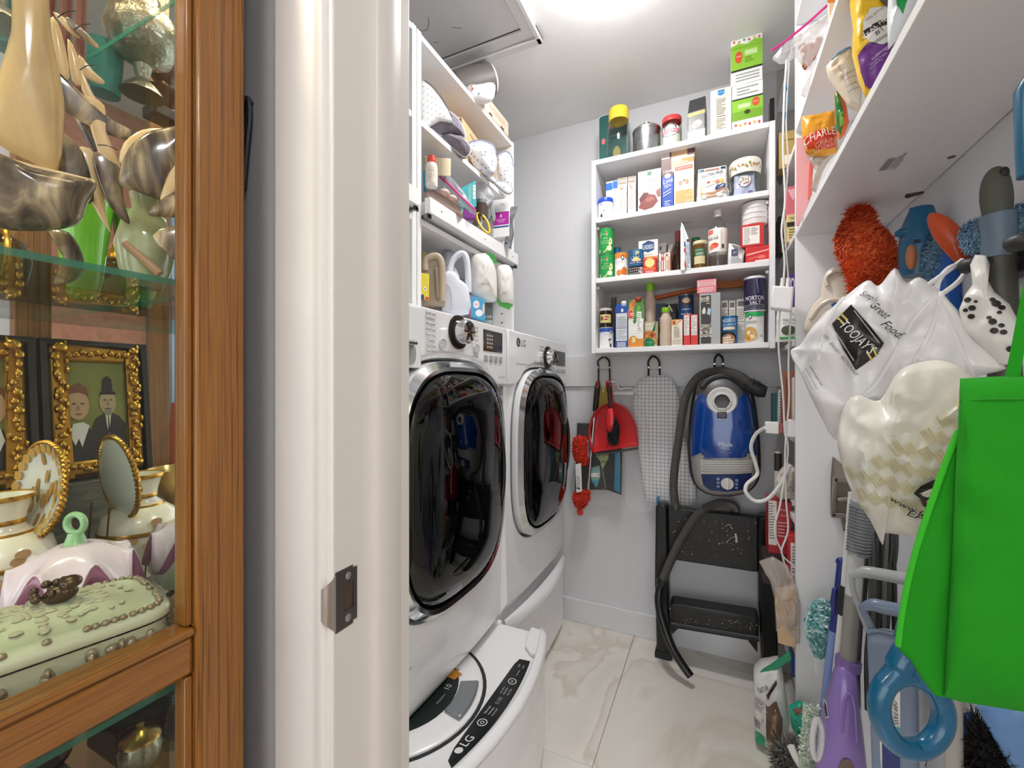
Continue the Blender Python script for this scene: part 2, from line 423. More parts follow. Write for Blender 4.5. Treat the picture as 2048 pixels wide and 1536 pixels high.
# hall and dining room the curio cabinet stands in
mb = MB(); mb.bb(-3.1, 1.6, -3.2, .2, -.06, 0, mat('#9a7b5c', .4, var=.1, bscale=6)); mb.bb(-3.1, XL-.1, .2, Y0, -.06, 0, mat('#9a7b5c', .4, var=.1, bscale=6)); struct(mb, 'floor_hall')
mb = MB(); mb.bb(-3.1, 1.6, -3.2, Y0, ZC, ZC+.06, mat('#e2dcd4', .7)); struct(mb, 'ceiling_hall')
STUCCO = ramp_mat('terracotta_stucco', [(0, '#8a5a42'), (.45, '#b9856a'), (1, '#caa089')], 30, .8, (1, 1, 1), 4, .5, .6)
mb = MB(); mb.bb(-2.6, -2.5, -.58, Y0, 0, ZC, STUCCO); mb.bb(-2.6, -2.5, -1.9, -.58, 0, .85, STUCCO); mb.bb(-2.6, -2.5, -1.9, -.58, 2.1, ZC, STUCCO); mb.bb(-2.6, -2.5, -3.2, -1.9, 0, ZC, STUCCO); struct(mb, 'wall_hall_left')
mb = MB(); mb.bb(1.3, 1.4, -3.2, Y0, 0, ZC, mat('#cfcac2', .7)); struct(mb, 'wall_hall_right')
WN = bpy.data.objects.new('window_1', None); COL.objects.link(WN); WN['kind'] = 'structure'
def wframe(m):
    f = mat('#e9eef2', .4)
    for y in (-.61, -1.25, -1.87): m.bb(-2.58, -2.5, y-.03, y+.03, .85, 2.1, f)
    for z in (.87, 1.5, 2.08): m.bb(-2.58, -2.5, -1.9, -.58, z-.025, z+.025, f)
part('window_frame', WN, wframe, bevel=.004)
part('pane', WN, lambda m: m.bb(-2.56, -2.555, -1.9, -.58, .87, 2.08, glass()))
tag(part('curtain', None, lambda m: m.surf(lambda u, v: Vector((-2.42+.02*math.sin(u*40), -.62-u*.35, .75+v*1.4)), 60, 2, mat('#a9c6dc', .8)), solid=.002), 'pale blue curtain drawn beside the dining room window', 'curtain')

# ---------------------------------------------------------------- ceiling lamp
LP = thing('ceiling_light', 'round white dome ceiling lamp lit in the laundry closet', 'ceiling lamp', (-.285, 1.265, ZC))
part('base_ring', LP, lambda m: m.lathe([(.115, 0), (.117, -.010), (.113, -.014), (.105, -.014)], mat('#f2f2f0', .3), 40))
part('dome', LP, lambda m: m.lathe([(.110, -.012), (.108, -.022), (.097, -.036), (.075, -.046), (.04, -.052), (0, -.054)], emit('#fffdfb', DOME_POWER), 40))
HL = thing('added_fill_light', 'flush white hall lamp behind the camera', 'ceiling lamp', (.8, -.5, ZC))  # added fill lamp, out of view, placed to brighten washer fronts and floor
part('base_ring', HL, lambda m: m.lathe([(.2, 0), (.2, -.02), (.18, -.02)], mat('#f2f2f0', .3), 32))
part('dome', HL, lambda m: m.lathe([(.19, -.012), (.17, -.06), (.1, -.09), (0, -.1)], emit('#fbfbff', FILL_POWER), 32))

# ---------------------------------------------------------------- attic hatch
HT = thing('attic_hatch', 'scuffed white attic hatch framed with moulding in the ceiling', 'hatch', (-.95, 1.1, ZC))
SCUFF = ramp_mat('scuffed_white', [(0, '#8e8e8e'), (.3, '#bdbdbe'), (.36, '#cfcfd0'), (1, '#d6d6d6')], 6, .6, (1, 1, 1), 8, 1.2)
hx0, hx1, hy0, hy1 = -1.32+.95, -.574+.95, .7-1.1, 1.487-1.1
part('panel', HT, lambda m: m.bb(hx0+.05, hx1-.04, hy0+.05, hy1-.06, -.004, .0, SCUFF))
TR2 = mat('#d8d8d8', .4)
part('gap', HT, lambda m: (m.bb(hx0+.05, hx1-.05, hy1-.0785, hy1-.0745, -.0046, -.004, mat('#2c2b2a', .8)), m.bb(hx1-.0575, hx1-.0545, hy0+.05, hy1-.07, -.0046, -.004, mat('#5c5a58', .8))))
for q_ in ([(-.05, .12), (.0, .17), (.03, .16), (.05, .13)], [(.12, .05), (.15, .10), (.2, .12)], [(.1, .2), (.13, .22)], [(.22, -.02), (.25, .03)], [(.0, .23), (.02, .235)]): part('scuff', HT, lambda m: m.tube([(x, y, -.0042) for x, y in q_], .0022, mat('#9a9a9b', .8), 6, 4, flat=.2))
def mould(m, a, b, along):
    # stepped strip
    pass
part('moulding', HT, lambda m: (m.bb(hx0, hx1, hy1-.075, hy1, -.012, 0, TR2), m.bb(hx0, hx1, hy1-.03, hy1, -.022, -.012, TR2)), bevel=.003)
part('moulding', HT, lambda m: (m.bb(hx1-.055, hx1, hy0, hy1, -.012, 0, TR2), m.bb(hx1-.018, hx1, hy0, hy1, -.022, -.012, TR2)), bevel=.003)
part('moulding', HT, lambda m: m.bb(hx0, hx1, hy0, hy0+.06, -.018, 0, TR2), bevel=.003)
part('moulding', HT, lambda m: m.bb(hx0, hx0+.05, hy0, hy1, -.018, 0, TR2), bevel=.003)
# black strap on the wall behind the curio cabinet
tg = thing('strap', 'black strap hanging on the grey wall behind the wooden cabinet post', 'strap', (-.479, .312, 1.43))
part('loop', tg, lambda m: m.tube([(0, 0, 0), (-.006, -.001, .03), (-.004, 0, .045), (.004, 0, .05), (.007, 0, .03), (.003, -.001, -.01), (-.004, 0, -.05)], .0035, mat('#15171a', .5), 8, 4))
part('peg', tg, lambda m: m.lathe([(.003, 0), (.003, .016), (.006, .018), (0, .02)], mat('#222222', .4), 10, Matrix.Translation((.003, .006, .048)) @ Matrix.Rotation(math.pi/2, 4, 'X')))
# ================================================================ laundry machines
WHITE = mat('#f4f5f6', .22, coat=.6); CHROME = mat('#d8dadc', .12, 1.0); DKG = glass('#3a3d40', .35, 1.6); GREY = mat('#8f9396', .35); DARK = mat('#1b1c1e', .3); LT = mat('#c9ccce', .3)
def ring(m, w0, h0, y0, w1, h1, y1, mt, p=3.2, n=64, zc=0):
    a = supere(w0, h0, p, n); b = supere(w1, h1, p, n)
    m.add([(x, y0, z+zc) for x, z in a]+[(x, y1, z+zc) for x, z in b], [(i, (i+1) % n, (i+1) % n+n, i+n) for i in range(n)], mt)
def machine(name, label, cat, yc, kind):
    t = thing(name, label, cat, (-.655, yc, .357), math.pi/2)
    Wm, Hm, Dm = .64, .993, .715; hw = Wm/2; DZ = .54; DW, DH = .535, .645
    # shell with a front opening ring around the door
    def shell(m):
        m.bb(-hw, hw, .02, Dm, 0, Hm, WHITE)
        n = 64; o = supere(DW+.02, DH+.02, 3.2, n); fr = []
        for x, z in o:
            a = math.atan2(z/(Hm/2), x/hw); c, s_ = math.cos(a), math.sin(a); k = 1/max(abs(c), abs(s_)); fr.append((hw*c*k, Hm/2*s_*k))
        vs = []; bow = lambda x: -.012*(1-(x/hw)**2)
        for q in range(7):
            f = q/6
            for (x, z), (X, Z) in zip(o, fr): xx = x+(X-x)*f; zz = z+DZ+(Z+Hm/2-z-DZ)*f; vs.append((xx, bow(xx)+ (.02 if q == 6 else 0), zz))
        m.add(vs, [(q*n+i, q*n+(i+1) % n, (q+1)*n+(i+1) % n, (q+1)*n+i) for q in range(6) for i in range(n)], WHITE)
        ring(m, DW+.02, DH+.02, -.010, DW-.0, DH-.0, .014, mat('#9da0a2', .4), zc=DZ)
    part('body', t, shell, smooth=30)
    # control panel arching over the door
    pan = [(-hw, Hm-.002), (-hw, .80)]
    pan += [(-.25, .803), (-.215, .825), (-.16, .868), (-.08, .885), (0, .888), (.08, .885), (.16, .868), (.215, .825), (.25, .803)]
    pan += [(hw, .80), (hw, Hm-.002)]
    def cpanel(m):
        n = len(pan)
        m.prism(pan, -.016, .03, WHITE)
    part('control_panel', t, cpanel, bevel=.004)
    # door: chrome bezel, tinted bowl, handle
    d = part('door', t, lambda m: (ring(m, DW, DH, .0, DW, DH, -.028, mat('#e8eaec', .2), zc=DZ), ring(m, DW, DH, -.028, DW-.03, DH-.03, -.044, CHROME, zc=DZ), ring(m, DW-.03, DH-.03, -.044, DW-.05, DH-.05, -.040, CHROME, zc=DZ), ring(m, DW-.05, DH-.05, -.040, DW-.05, DH-.05, .02, DARK, zc=DZ)), smooth=40)
    def gl(m):
        prev = None
        st = [(.97, -.040), (.93, -.052), (.8, -.064), (.6, -.072), (.3, -.077), (.02, -.078)]
        for (a, ya), (b, yb) in zip(st, st[1:]): ring(m, (DW-.05)*a, (DH-.05)*a, ya, (DW-.05)*b, (DH-.05)*b, yb, DKG, 3.2-0.0*a, zc=DZ)
    part('door_glass', d, gl, smooth=60)
    def bowl(m):
        T = Matrix.Translation((0, .02, DZ)) @ Matrix.Rotation(-math.pi/2, 4, 'X')
        m.lathe([(.235, 0), (.2, -.0), (.19, .05), (.18, .2), (0, .24)], mat('#2b2c2e', .3, .3), 40, T)
        ring(m, DW-.05, DH-.05, .018, .40, .40, .02, mat('#202123', .4), zc=DZ)
        m.lathe([(.215, -.03), (.205, -.045), (.17, -.045), (.165, -.01)], mat('#56595c', .25, .4), 40, T)
    part('drum', t, bowl)
    part('door_handle', d, lambda m: m.tube([(.185, -.058, DZ-.12), (.195, -.066, DZ-.05), (.195, -.066, DZ+.05), (.185, -.058, DZ+.12)], .006, mat('#141516', .2), 8, 5))
    # dial
    dx, dz = (.012, .945) if kind == 'w' else (.06, .915)
    Td = Matrix.Translation((dx, -.016, dz)) @ Matrix.Rotation(math.pi/2, 4, 'X')
    dial = part('dial', t, lambda m: (m.lathe([(.047, 0), (.046, .006), (.034, .008)], mat('#3a332e', .2, .8), 32, Td), m.lathe([(.034, .006), (.033, .034), (.029, .038), (0, .038)], CHROME, 32, Td)))
    def face_d(m):
        for k in range(6):
            a = k*math.pi/3; m.tube([(dx+.006*math.cos(a), -.0555, dz+.006*math.sin(a)), (dx+.026*math.cos(a), -.0545, dz+.026*math.sin(a))], .003, mat('#4a423c', .2, .7), 6)
    part('dial_pattern', dial, face_d)
    # buttons
    def rbtn(m, x, z, r): 
        T = Matrix.Translation((x, -.016, z)) @ Matrix.Rotation(math.pi/2, 4, 'X')
        m.lathe([(r, 0), (r, .003), (r*.86, .004), (r*.8, .003), (0, .003)], LT, 24, T)
    for x, z in (((-.062, .905), (.112, .905)) if kind == 'w' else ((-.03, .85), (.125, .85))): part('button', t, lambda m: rbtn(m, x, z, .017))
    sx0, sz0 = (.155, .905) if kind == 'w' else (.165, .885)
    disp = part('display', t, lambda m: m.bb(sx0, sx0+.128, -.0185, -.014, sz0, sz0+.066, mat('#2a2826', .08)), bevel=.003)
    disp['label'] = 'dark display panel'
    for i in range(4): part('button', t, lambda m: m.bb(sx0+.004+i*.033, sx0+.026+i*.033, -.0195, -.014, sz0-.032, sz0-.012, mat('#a9adb0', .3)), bevel=.002)
    fc = lambda x, z, o=0: Vector((x, -.0162-o, z))
    it = []
    ink = '#55585b'
    if kind == 'w':
        prog = ['Small load', 'Sanitary', 'Allergiene', 'Bulky/Large', 'Perm. Press', 'Towels', 'Tub Clean', 'Speed Wash']
        for i, s_ in enumerate(prog):
            it.append(('t', s_, -.36, .978-i*.0135, .13 if len(s_) > 7 else .1, ink)); it.append(('r', -.44, -.25, .9715-i*.0135, .972-i*.0135, '#a9abad'))
            it.append(('t', s_, .32, .970-i*.0125, .12, ink))
        it += [('t', 'TrueSteam', -.78, .953, .22, ink), ('t', 'DirectDrive', -.84, .918, .3, ink), ('t', '6', -.66, .921, .03, ink), ('t', '9', -.58, .921, .03, ink), ('t', 'SmartDiagnosis', .86, .825, .16, ink)]
    else:
        it += [('t', 'LG', -.60, .953, .12, '#3c3e40'), ('e', -.74, .953, .05, .0165, '#3c3e40'), ('t', 'L', -.735, .953, .03, '#e6e6e6'), ('t', 'Sensor Dry', -.12, .885, .28, ink), ('r', -.8, .05, .875, .877, '#a9abad'), ('t', 'TrueSteam', -.5, .815, .16, ink)]
        for i, s_ in enumerate(['Cotton', 'Normal', 'Perm. Press', 'Delicates', 'Towels', 'Bedding', 'Steam', 'Speed Dry']): it.append(('t', s_, -.02+.0, .955-i*.0145, .13, ink))
    p = prints(t, lambda x, z, o=0: fc(x, z*1.0, o), Wm, 1.0, [(a if a[0] not in 'r' else a) for a in it], name='printed_legends')
    # display glyphs
    it = [('l', .56, .9, .92, .965, 4, '#d7d2c8')] if kind == 'w' else []
    if kind == 'w':
        dm = MB()
        for a in range(4):
            for b in range(3): dm.bb(sx0+.02+b*.014, sx0+.028+b*.014, -.0192, -.0185, sz0+.010+a*.012, sz0+.016+a*.012, mat('#c9c2b4', .3))
        build(dm, 'display_digits', disp)
        # detergent drawer
        dd = part('detergent_drawer', t, lambda m: m.bb(-hw+.004, -.158, -.022, -.01, .84, .985, WHITE), bevel=.004)
        part('handle_recess', dd, lambda m: (m.prism(rrect(.13, .05, .02, 5, -.245, .872), -.0228, -.021, mat('#a3a6a9', .4))))
        part('handle_lip', dd, lambda m: m.tube([(-.31, -.03, .898), (-.19, -.03, .898)], .006, CHROME, 10))
        # sticker on the right flank of the front and drain cover
        prints(t, lambda x, z, o=0: Vector((x, -.006-o, z)), Wm, 1.0, [('r', .90, .965, .725, .795, '#6d7072'), ('e', .933, .755, .02, .012, '#d9dadb'), ('l', .91, .955, .77, .79, 3, '#d9dadb')], name='energy_sticker')
        part('drain_cover', t, lambda m: (m.tube([(-.30, -.008, .045), (-.30, -.008, .135), (-.175, -.008, .135)], .0016, mat('#b4b6b8', .3), 6), m.tube([(-.275, -.012, .085), (-.25, -.018, .085), (-.225, -.012, .085)], .006, CHROME, 8, 3)))
    return t
WM = machine('washing_machine', 'white front-loading washer with steel dial, nearest the doorway', 'washer', .997, 'w')
DM = machine('dryer', 'white front-loading dryer between washer and back wall', 'dryer', 1.648, 'd')
# pedestal under the dryer
PD_ = thing('dryer_pedestal', 'white closed pedestal drawer under the dryer', 'pedestal', (-.655, 1.648, 0), math.pi/2)
part('body', PD_, lambda m: m.bb(-.318, .318, .02, .70, .025, .354, WHITE), bevel=.004)
part('plinth', PD_, lambda m: m.bb(-.31, .31, .03, .68, 0, .027, mat('#3b3d40', .5)))
def bowed(m, z0, z1, out, mt, n=16, y1=.03, hw=.318):
    pl = [(-hw+2*hw*i/n, -out*(1-(2*i/n-1)**2)) for i in range(n+1)]
    m.slab(pl+[(hw, y1), (-hw, y1)], z0, z1, mt)
def dfront(m):
    bowed(m, .03, .30, .018, WHITE)
dfp = part('drawer_front', PD_, dfront, bevel=.004)
def lip(m):
    n = 24
    def f(u, v):
        x = -.318+.636*u; b = 1-(2*u-1)**2; a = v*math.pi
        return Vector((x, -.018*b-.028*math.sin(a)*(.25+b), .318-.03*math.cos(a)+.012*b*0))
    m.surf(f, n, 8, WHITE)
part('handle_lip', dfp, lip, smooth=60)
# compact washer drawer pulled out under the washer
SK = thing('pedestal_washer', 'white compact washer drawer pulled out beneath the washer', 'washer drawer', (-.655, .997, 0), math.pi/2)
HWs = .318
def fx(u): x = -HWs+2*HWs*u; return x, -.155-.055*(1-(2*u-1)**2)
part('housing', SK, lambda m: (m.bb(-.318, -.30, .0, .70, .02, .356, WHITE), m.bb(.30, .318, .0, .70, .02, .356, WHITE), m.bb(-.3, .3, .66, .70, .02, .356, WHITE), m.bb(-.3, .3, .3, .66, .345, .356, mat('#55585a', .5))), bevel=.003)
part('plinth', SK, lambda m: m.bb(-.31, .31, -.10, .68, 0, .03, mat('#2b2d30', .5)))
def skfront(m):
    pl = [fx(i/20) for i in range(21)]; m.slab(pl+[(HWs, -.10), (-HWs, -.10)], .035, .325, WHITE)
fr = part('front_panel', SK, skfront, bevel=.004)
ZT = .345
def sktop(m):
    pl = [(x, y+.02) for x, y in (fx(i/20) for i in range(21))]; m.slab(pl+[(HWs-.004, .30), (-HWs+.004, .30)], .30, ZT, WHITE)
tp = part('top_panel', SK, sktop, bevel=.004)
def rim(m):
    def f(u, v):
        x, y = fx(u); a = v*math.pi; e = abs(2*u-1)**6
        return Vector((x, y+.016-.024*math.sin(a)*(1-.1*e), .346+.014*math.cos(a)*-1+.004))
    m.surf(f, 40, 8, WHITE)
part('grip_rim', SK, rim, smooth=60, solid=.002)
def grip(m):
    m.prism([(HWs-.05, 0), (HWs, 0), (HWs, 1), (HWs-.05, 1)], 0, 0, WHITE) if False else None
    pl = [fx(.80+.20*i/8) for i in range(9)]; m.slab([(x, y-.002) for x, y in pl]+[(HWs, -.105), (HWs-.05, -.112), (HWs-.10, -.128), (HWs-.127, -.158)], ZT, ZT+.015, WHITE)
part('grip_end', SK, grip, bevel=.004)
# black control strip following the bow
def strip(m):
    a = [fx(.145+.625*i/20) for i in range(21)]; A = [(x, y+.030) for x, y in a]
    m.slab(A+[(.168, -.132), (.14, -.127), (-.18, -.127), (-.212, -.133)], ZT, ZT+.0015, mat('#16191b', .15))
cs = part('control_strip', SK, strip); cs['label'] = 'glossy black touch control strip'
def sface(x, z, o=0):
    # x runs along the strip (0..1 of the bow), z across
    u = x; X, Y = fx(u); s = (fx(min(1, u+.01))[1]-fx(max(0, u-.01))[1])/(.02*2*HWs)
    return Vector((X, Y+.03+z, ZT+.0017+o))
sp_ = MB()
def stext(t, u, z, w, c='#d5d7d8'):
    vs, fs, tw, th = text2d(t); k = w/tw
    sp_.add([sface(u+x*k/(2*HWs), z+y*k, 0) for x, y in vs], fs, mat(c, .4))
stext('LG', .264, .024, .030, '#f0f0f0')
def circ(u, z, r, c, r2=0):
    N = 24; vs = [sface(u+q*math.cos(6.2832*i/N)/(2*HWs), z+q*math.sin(6.2832*i/N), .0002) for q in (r, r2 or r*.8) for i in range(N)]
    sp_.add(vs, [(i, (i+1) % N, (i+1) % N+N, i+N) for i in range(N)], mat(c, .4))
circ(.216, .022, .009, '#e5e5e5', .0001); circ(.36, .027, .012, '#e8e8e8', .0098); circ(.612, .024, .012, '#e8e8e8', .0098)
circ(.36, .027, .005, '#e8e8e8', .0035); stext('M', .612, .024, .007)
for i, s_ in enumerate(['Normal', 'Intimates', 'Hand Wash']): stext(s_, .425, .038-i*.010, .026)
for i, s_ in enumerate(['Active Wear', 'Rinse+Spin', 'Tub Clean']): stext(s_, .548, .036-i*.010, .026)
stext('8:88', .487, .028, .026, '#7d8587'); stext('Remaining', .672, .020, .022); stext('Delay', .72, .026, .014); stext('Lock', .72, .014, .014)
build(sp_, 'printed_legends', cs, smooth=0)
# round lid with dark window and grey grip
LX, LY = -.085, .118
Tl = Matrix.Translation((LX, LY, ZT))
lid = part('lid', SK, lambda m: (m.lathe([(.232, 0), (.232, .003), (.228, .006), (.17, .008), (0, .008)], WHITE, 56, Tl)))
part('lid_gap', SK, lambda m: m.lathe([(.243, .0006), (.233, .0006)], mat('#24282a', .5), 56, Tl))
part('lid_window', lid, lambda m: m.slab([(LX+.168*math.cos(a), LY+.168*math.sin(a)) for a in [math.radians(-155+130*i/16) for i in range(17)]]+[(LX+.13, .15), (LX-.13, .15)], ZT+.008, ZT+.009, mat('#10201c', .1)))
part('lid_grip', lid, lambda m: m.slab([(LX+r*math.cos(a), LY+r*math.sin(a)) for r, rg in ((.222, range(9)), (.172, range(8, -1, -1))) for a in [math.radians(-98+36*i/8) for i in rg]], ZT+.007, ZT+.017, mat('#9aa0a4', .25, .6)), bevel=.004)
lp_ = MB(); lp_.T = Matrix.Identity(4)
for t_, x, y, w in (('10', -.03, -.012, .018), ('Direct Drive', -.075, -.020, .035)):
    vs, fs, tw, th = text2d(t_); k = w/tw; lp_.add([(x+a*k, y+b*k, ZT+.0094) for a, b in vs], fs, mat('#c9cccd', .4))
lp_.slab([(.000, .0-.012), (.028, -.02), (.032, -.004), (.045, .0), (.02, .018), (.002, .012)], ZT+.009, ZT+.010, mat('#c98a2c', .4))
build(lp_, 'lid_sticker', lid, smooth=0)
# ================================================================ shelves over the machines
XS = -.80
def left_unit(label, y0, y1, cat='shelf unit'):
    t = thing('shelf_unit', label, cat, (XS, y0, 1.36))
    L = y1-y0; D = XS-XL
    part('side_panel', t, lambda m: m.bb(-D+.002, 0, 0, .02, 0, .858, SHELF), bevel=.0015)
    part('side_panel', t, lambda m: m.bb(-D+.002, 0, L-.02, L, 0, .858, SHELF), bevel=.0015)
    for z in (.838, .580, .281): part('shelf', t, lambda m: m.bb(-D+.002, -.002, .0205, L-.0205, z, z+.018, SHELF), bevel=.0012)
    part('shelf', t, lambda m: m.bb(-D+.002, -.004, .0205, L-.0205, 0, .008, SHELF))
    hm = MB()
    for y in (.0206, L-.0206):
        for x in (-.05, -.12):
            for k in range(20): 
                z = .03+k*.04
                hm.box((x, y, z), (.006, .0008, .006), mat('#3d3d3d', .7))
    h = build(hm, 'peg_holes', t); h['kind'] = 'stuff'
    tr = thing('pull_out_tray', label.replace('white shelf unit', 'white pull-out tray of the shelf unit'), 'tray', (XS+.03, y0+.022, 1.666))
    part('front', tr, lambda m: m.bb(-.02, 0, 0, L-.044, .006, .054, SHELF), bevel=.0015)
    part('bottom', tr, lambda m: m.bb(-.5, -.02, .014, L-.058, .008, .02, SHELF))
    part('tray_side', tr, lambda m: m.bb(-.5, -.02, .014, .026, .02, .05, SHELF)); part('tray_side', tr, lambda m: m.bb(-.5, -.02, L-.07, L-.058, .02, .05, SHELF))
    for y in (.003, L-.056): part('slide_rail', tr, lambda m: (m.bb(-.45, -.008, y, y+.010, -.005, .004, mat('#8b8d8f', .3, 1.0)), m.bb(-.012, -.008, y-.004, y+.016, -.006, .006, mat('#3a3b3c', .4))))
    for y in (.06, L/2, L-.1): part('screw', tr, lambda m: m.lathe([(.003, 0), (.002, .001), (0, .001)], mat('#555555', .4, 1.0), 8, Matrix.Translation((0, y, .03)) @ Matrix.Rotation(math.pi/2, 4, 'Y')))
    return t
left_unit('white shelf unit above the washer and dryer, nearer the back wall', 1.04, 1.722)
left_unit('white shelf unit above the washer, cut off by the door frame', .45, 1.036)
KRAFT = mat('#cfae86', .7, var=.05, bscale=30); CREAM = mat('#e8dccb', .6)
# ---- on the top
t = vthing('paper_roll', 'grey roll with a white end lying on top of the left shelves', 'roll', 948, 168, 1.66)
ax = loc3([(912, 178, 1.66), (982, 158, 1.70)], 948, 168, 1.66)
part('roll', t, lambda m: m.tube([ax[0], ax[0].lerp(ax[1], .05), ax[0].lerp(ax[1], .7), ax[0].lerp(ax[1], .71), ax[0].lerp(ax[1], .98)], [.058, .06, .06, .057, .057], mat('#716c68', .5), 28))
part('white_end', t, lambda m: m.tube([ax[0].lerp(ax[1], .97), ax[0].lerp(ax[1], 1.04)], [.056, .05], mat('#efeeec', .6), 28))
t = vthing('wipes_pack', 'white wipes pack with blue band under the grey roll', 'packet', 960, 188, 1.60)
pf = Puff(loc2([(930, 176), (958, 172), (988, 168), (990, 186), (984, 200), (966, 206), (945, 205), (932, 196)], 960, 188, 1.60), .03, .03, nz=.004, ns=40, smooth=3)
part('pack', t, lambda m: pf.mesh(m, mat('#e9ebee', .3)), smooth=60)
prints(t, pf.face, .09, .05, [('p', [(-.32, -.10+.45), (-.16, .45), (-.02, -.35), (-.2, -.35)], '#2f77b8'), ('p', [(-.75, .25), (-.55, .35), (-.5, -.05), (-.7, -.15)], '#c8763c')], seg=2)
t = thing('flat_box', 'flat cream cardboard box on top of the left shelves', 'box', (-.90, 1.56, 2.2165), .0)
part('carton', t, lambda m: m.bb(-.10, .10, -.105, .105, 0, .062, mat('#e6d6c2', .7)), bevel=.002)
part('hand_slot', t, lambda m: (m.bb(.0999, .101, -.07, -.045, .002, .010, mat('#5b4a38', .8)), m.bb(.0999, .101, .03, .06, .002, .010, mat('#5b4a38', .8))))
prints(t, lambda x, z, o=0: Vector((.1001+o, x, z)), .2, .062, [('t', 'PADRINOS', .0, .55, 1.3, '#c4ab90', 0, .35)])
# ---- upper level
t = vthing('perforated_cover', 'white perforated ironing cover folded at left of the upper shelf', 'cover', 872, 215, 1.42)
pf = Puff(loc2([(842, 160), (860, 172), (880, 196), (900, 226), (905, 244), (880, 240), (858, 252), (842, 262)], 872, 215, 1.42), .012, .02, p=3)
part('panel', t, lambda m: pf.mesh(m, mat('#eef0f1', .5)), smooth=60)
dots = []
for i in range(7):
    for j in range(6):
        x, y = 848+i*8, 180+j*12+i*4
        if pf.dep((x-872)*1.42/FPX, (215-y)*1.42/FPX) > .35: dots.append(('e', (x-872)*1.42/FPX/.05, (215-y)*1.42/FPX/.1, .025, .016, '#6f7478'))
prints(t, pf.face, .1, .1, dots, seg=1)
part('binding', t, lambda m: m.tube([Vector((x, -.006, z)) for x, z in loc2([(850, 163), (868, 178), (886, 202), (904, 236)], 872, 215, 1.42)], .0022, mat('#6e7377', .5), 6, 4))
QUILT = ramp_mat('grey_quilt', [(0, '#6d6872'), (1, '#8f8993')], 60, .9, bump=.8)
t = vthing('quilted_mitt', 'grey quilted mitts with white piping stacked on the upper shelf', 'oven mitt', 900, 270, 1.47)
for pts in ([(858, 254), (864, 236), (880, 226), (896, 224), (914, 238), (926, 258), (930, 276), (920, 274), (896, 272), (880, 272), (868, 262)], [(882, 274), (905, 272), (925, 278), (938, 292), (941, 302), (936, 312), (926, 314), (905, 296)]):
    pf = Puff(loc2(pts, 900, 270, 1.47), .035, .04, nz=.008, ns=70, smooth=3)
    part('mitt', t, lambda m: pf.mesh(m, QUILT, 8), smooth=70)
    part('piping', t, lambda m: m.tube([Vector((x, -.004, z)) for x, z in pf.o], .0035, mat('#cfd1d3', .7), 6, 0, True))
t = thing('open_carton', 'open brown cardboard carton on the upper shelf', 'box', (-1.0, 1.49, 1.9585), .12)
def carton(m):
    w, h, L = .30, .165, .34
    m.bb(-w/2, w/2, -L/2, L/2, 0, .004, KRAFT); m.bb(-w/2, -w/2+.004, -L/2, L/2, 0, h, KRAFT); m.bb(w/2-.004, w/2, -L/2+.0, L/2, 0, h, KRAFT)
    m.bb(-w/2, w/2, L/2-.004, L/2, 0, h, KRAFT); m.bb(-w/2, w/2, -L/2, L/2, h, h+.004, KRAFT)
part('carton', t, carton)
part('flap', t, lambda m: m.add([(-.15, -.17, .165), (.15, -.17, .165), (.12, -.23, .15), (-.12, -.23, .15)], [(0, 1, 2, 3)], KRAFT), solid=.003)
prints(t, lambda x, z, o=0: Vector((.1501+o, x, z)), .3, .165, [('t', 'FRAGILE', -.5, .88, .3, '#4d3d2c'), ('e', .0, .88, .06, .05, '#4d3d2c')])
DOTF = None
def dotted():
    m, nt, b = newmat('dotted_cotton'); tc = nt.nodes.new('ShaderNodeTexCoord'); v = nt.nodes.new('ShaderNodeTexVoronoi'); v.inputs['Scale'].default_value = 75; v.inputs['Randomness'].default_value = .35
    r = nt.nodes.new('ShaderNodeValToRGB'); r.color_ramp.elements[0].position = .22; r.color_ramp.elements[0].color = lin('#7f8ba6'); r.color_ramp.elements[1].position = .3; r.color_ramp.elements[1].color = lin('#e6e8ee')
    nt.links.new(tc.outputs['Object'], v.inputs['Vector']); nt.links.new(v.outputs['Distance'], r.inputs[0]); nt.links.new(r.outputs[0], b.inputs['Base Color']); b.inputs['Roughness'].default_value = .85
    return m
DOTF = dotted()
for lab, pts, c, d in (('white dotted cotton pouch on the upper shelf, beside the carton', [(932, 302), (940, 288), (962, 284), (984, 292), (992, 310), (994, 330), (985, 352), (966, 346), (948, 332)], (962, 315), 1.63),
                       ('white dotted cotton pouch at the far end of the upper shelf', [(992, 326), (1000, 310), (1014, 306), (1024, 318), (1026, 345), (1022, 378), (1010, 382), (998, 364)], (1008, 345), 1.76)):
    t = vthing('dotted_pouch', lab, 'pouch', c[0], c[1], d, 'dotted cotton pouches')
    pf = Puff(loc2(pts, c[0], c[1], d), .035, .04, nz=.006, ns=45, smooth=3)
    part('pouch', t, lambda m: pf.mesh(m, DOTF, 8), smooth=70)
    part('hem', t, lambda m: m.tube([Vector((x, -.01, z)) for x, z in pf.o[:len(pf.o)//2]], .003, mat('#8d97ae', .8), 6))
t = vthing('dotted_strap', 'folded dotted grey strap hanging over the upper shelf edge', 'strap', 1000, 370, 1.68)
for pts in ([(962, 342), (978, 348), (992, 360), (990, 366), (974, 358)], [(990, 366), (1006, 364), (1022, 374), (1024, 384), (1014, 388), (1000, 378)]):
    pf = Puff(loc2(pts, 1000, 370, 1.68), .008, .008, smooth=3)
    part('fold', t, lambda m: pf.mesh(m, DOTF), smooth=70); part('edge', t, lambda m: m.tube([Vector((x, 0, z)) for x, z in pf.o], .002, mat('#878d95', .7), 5, 0, True))
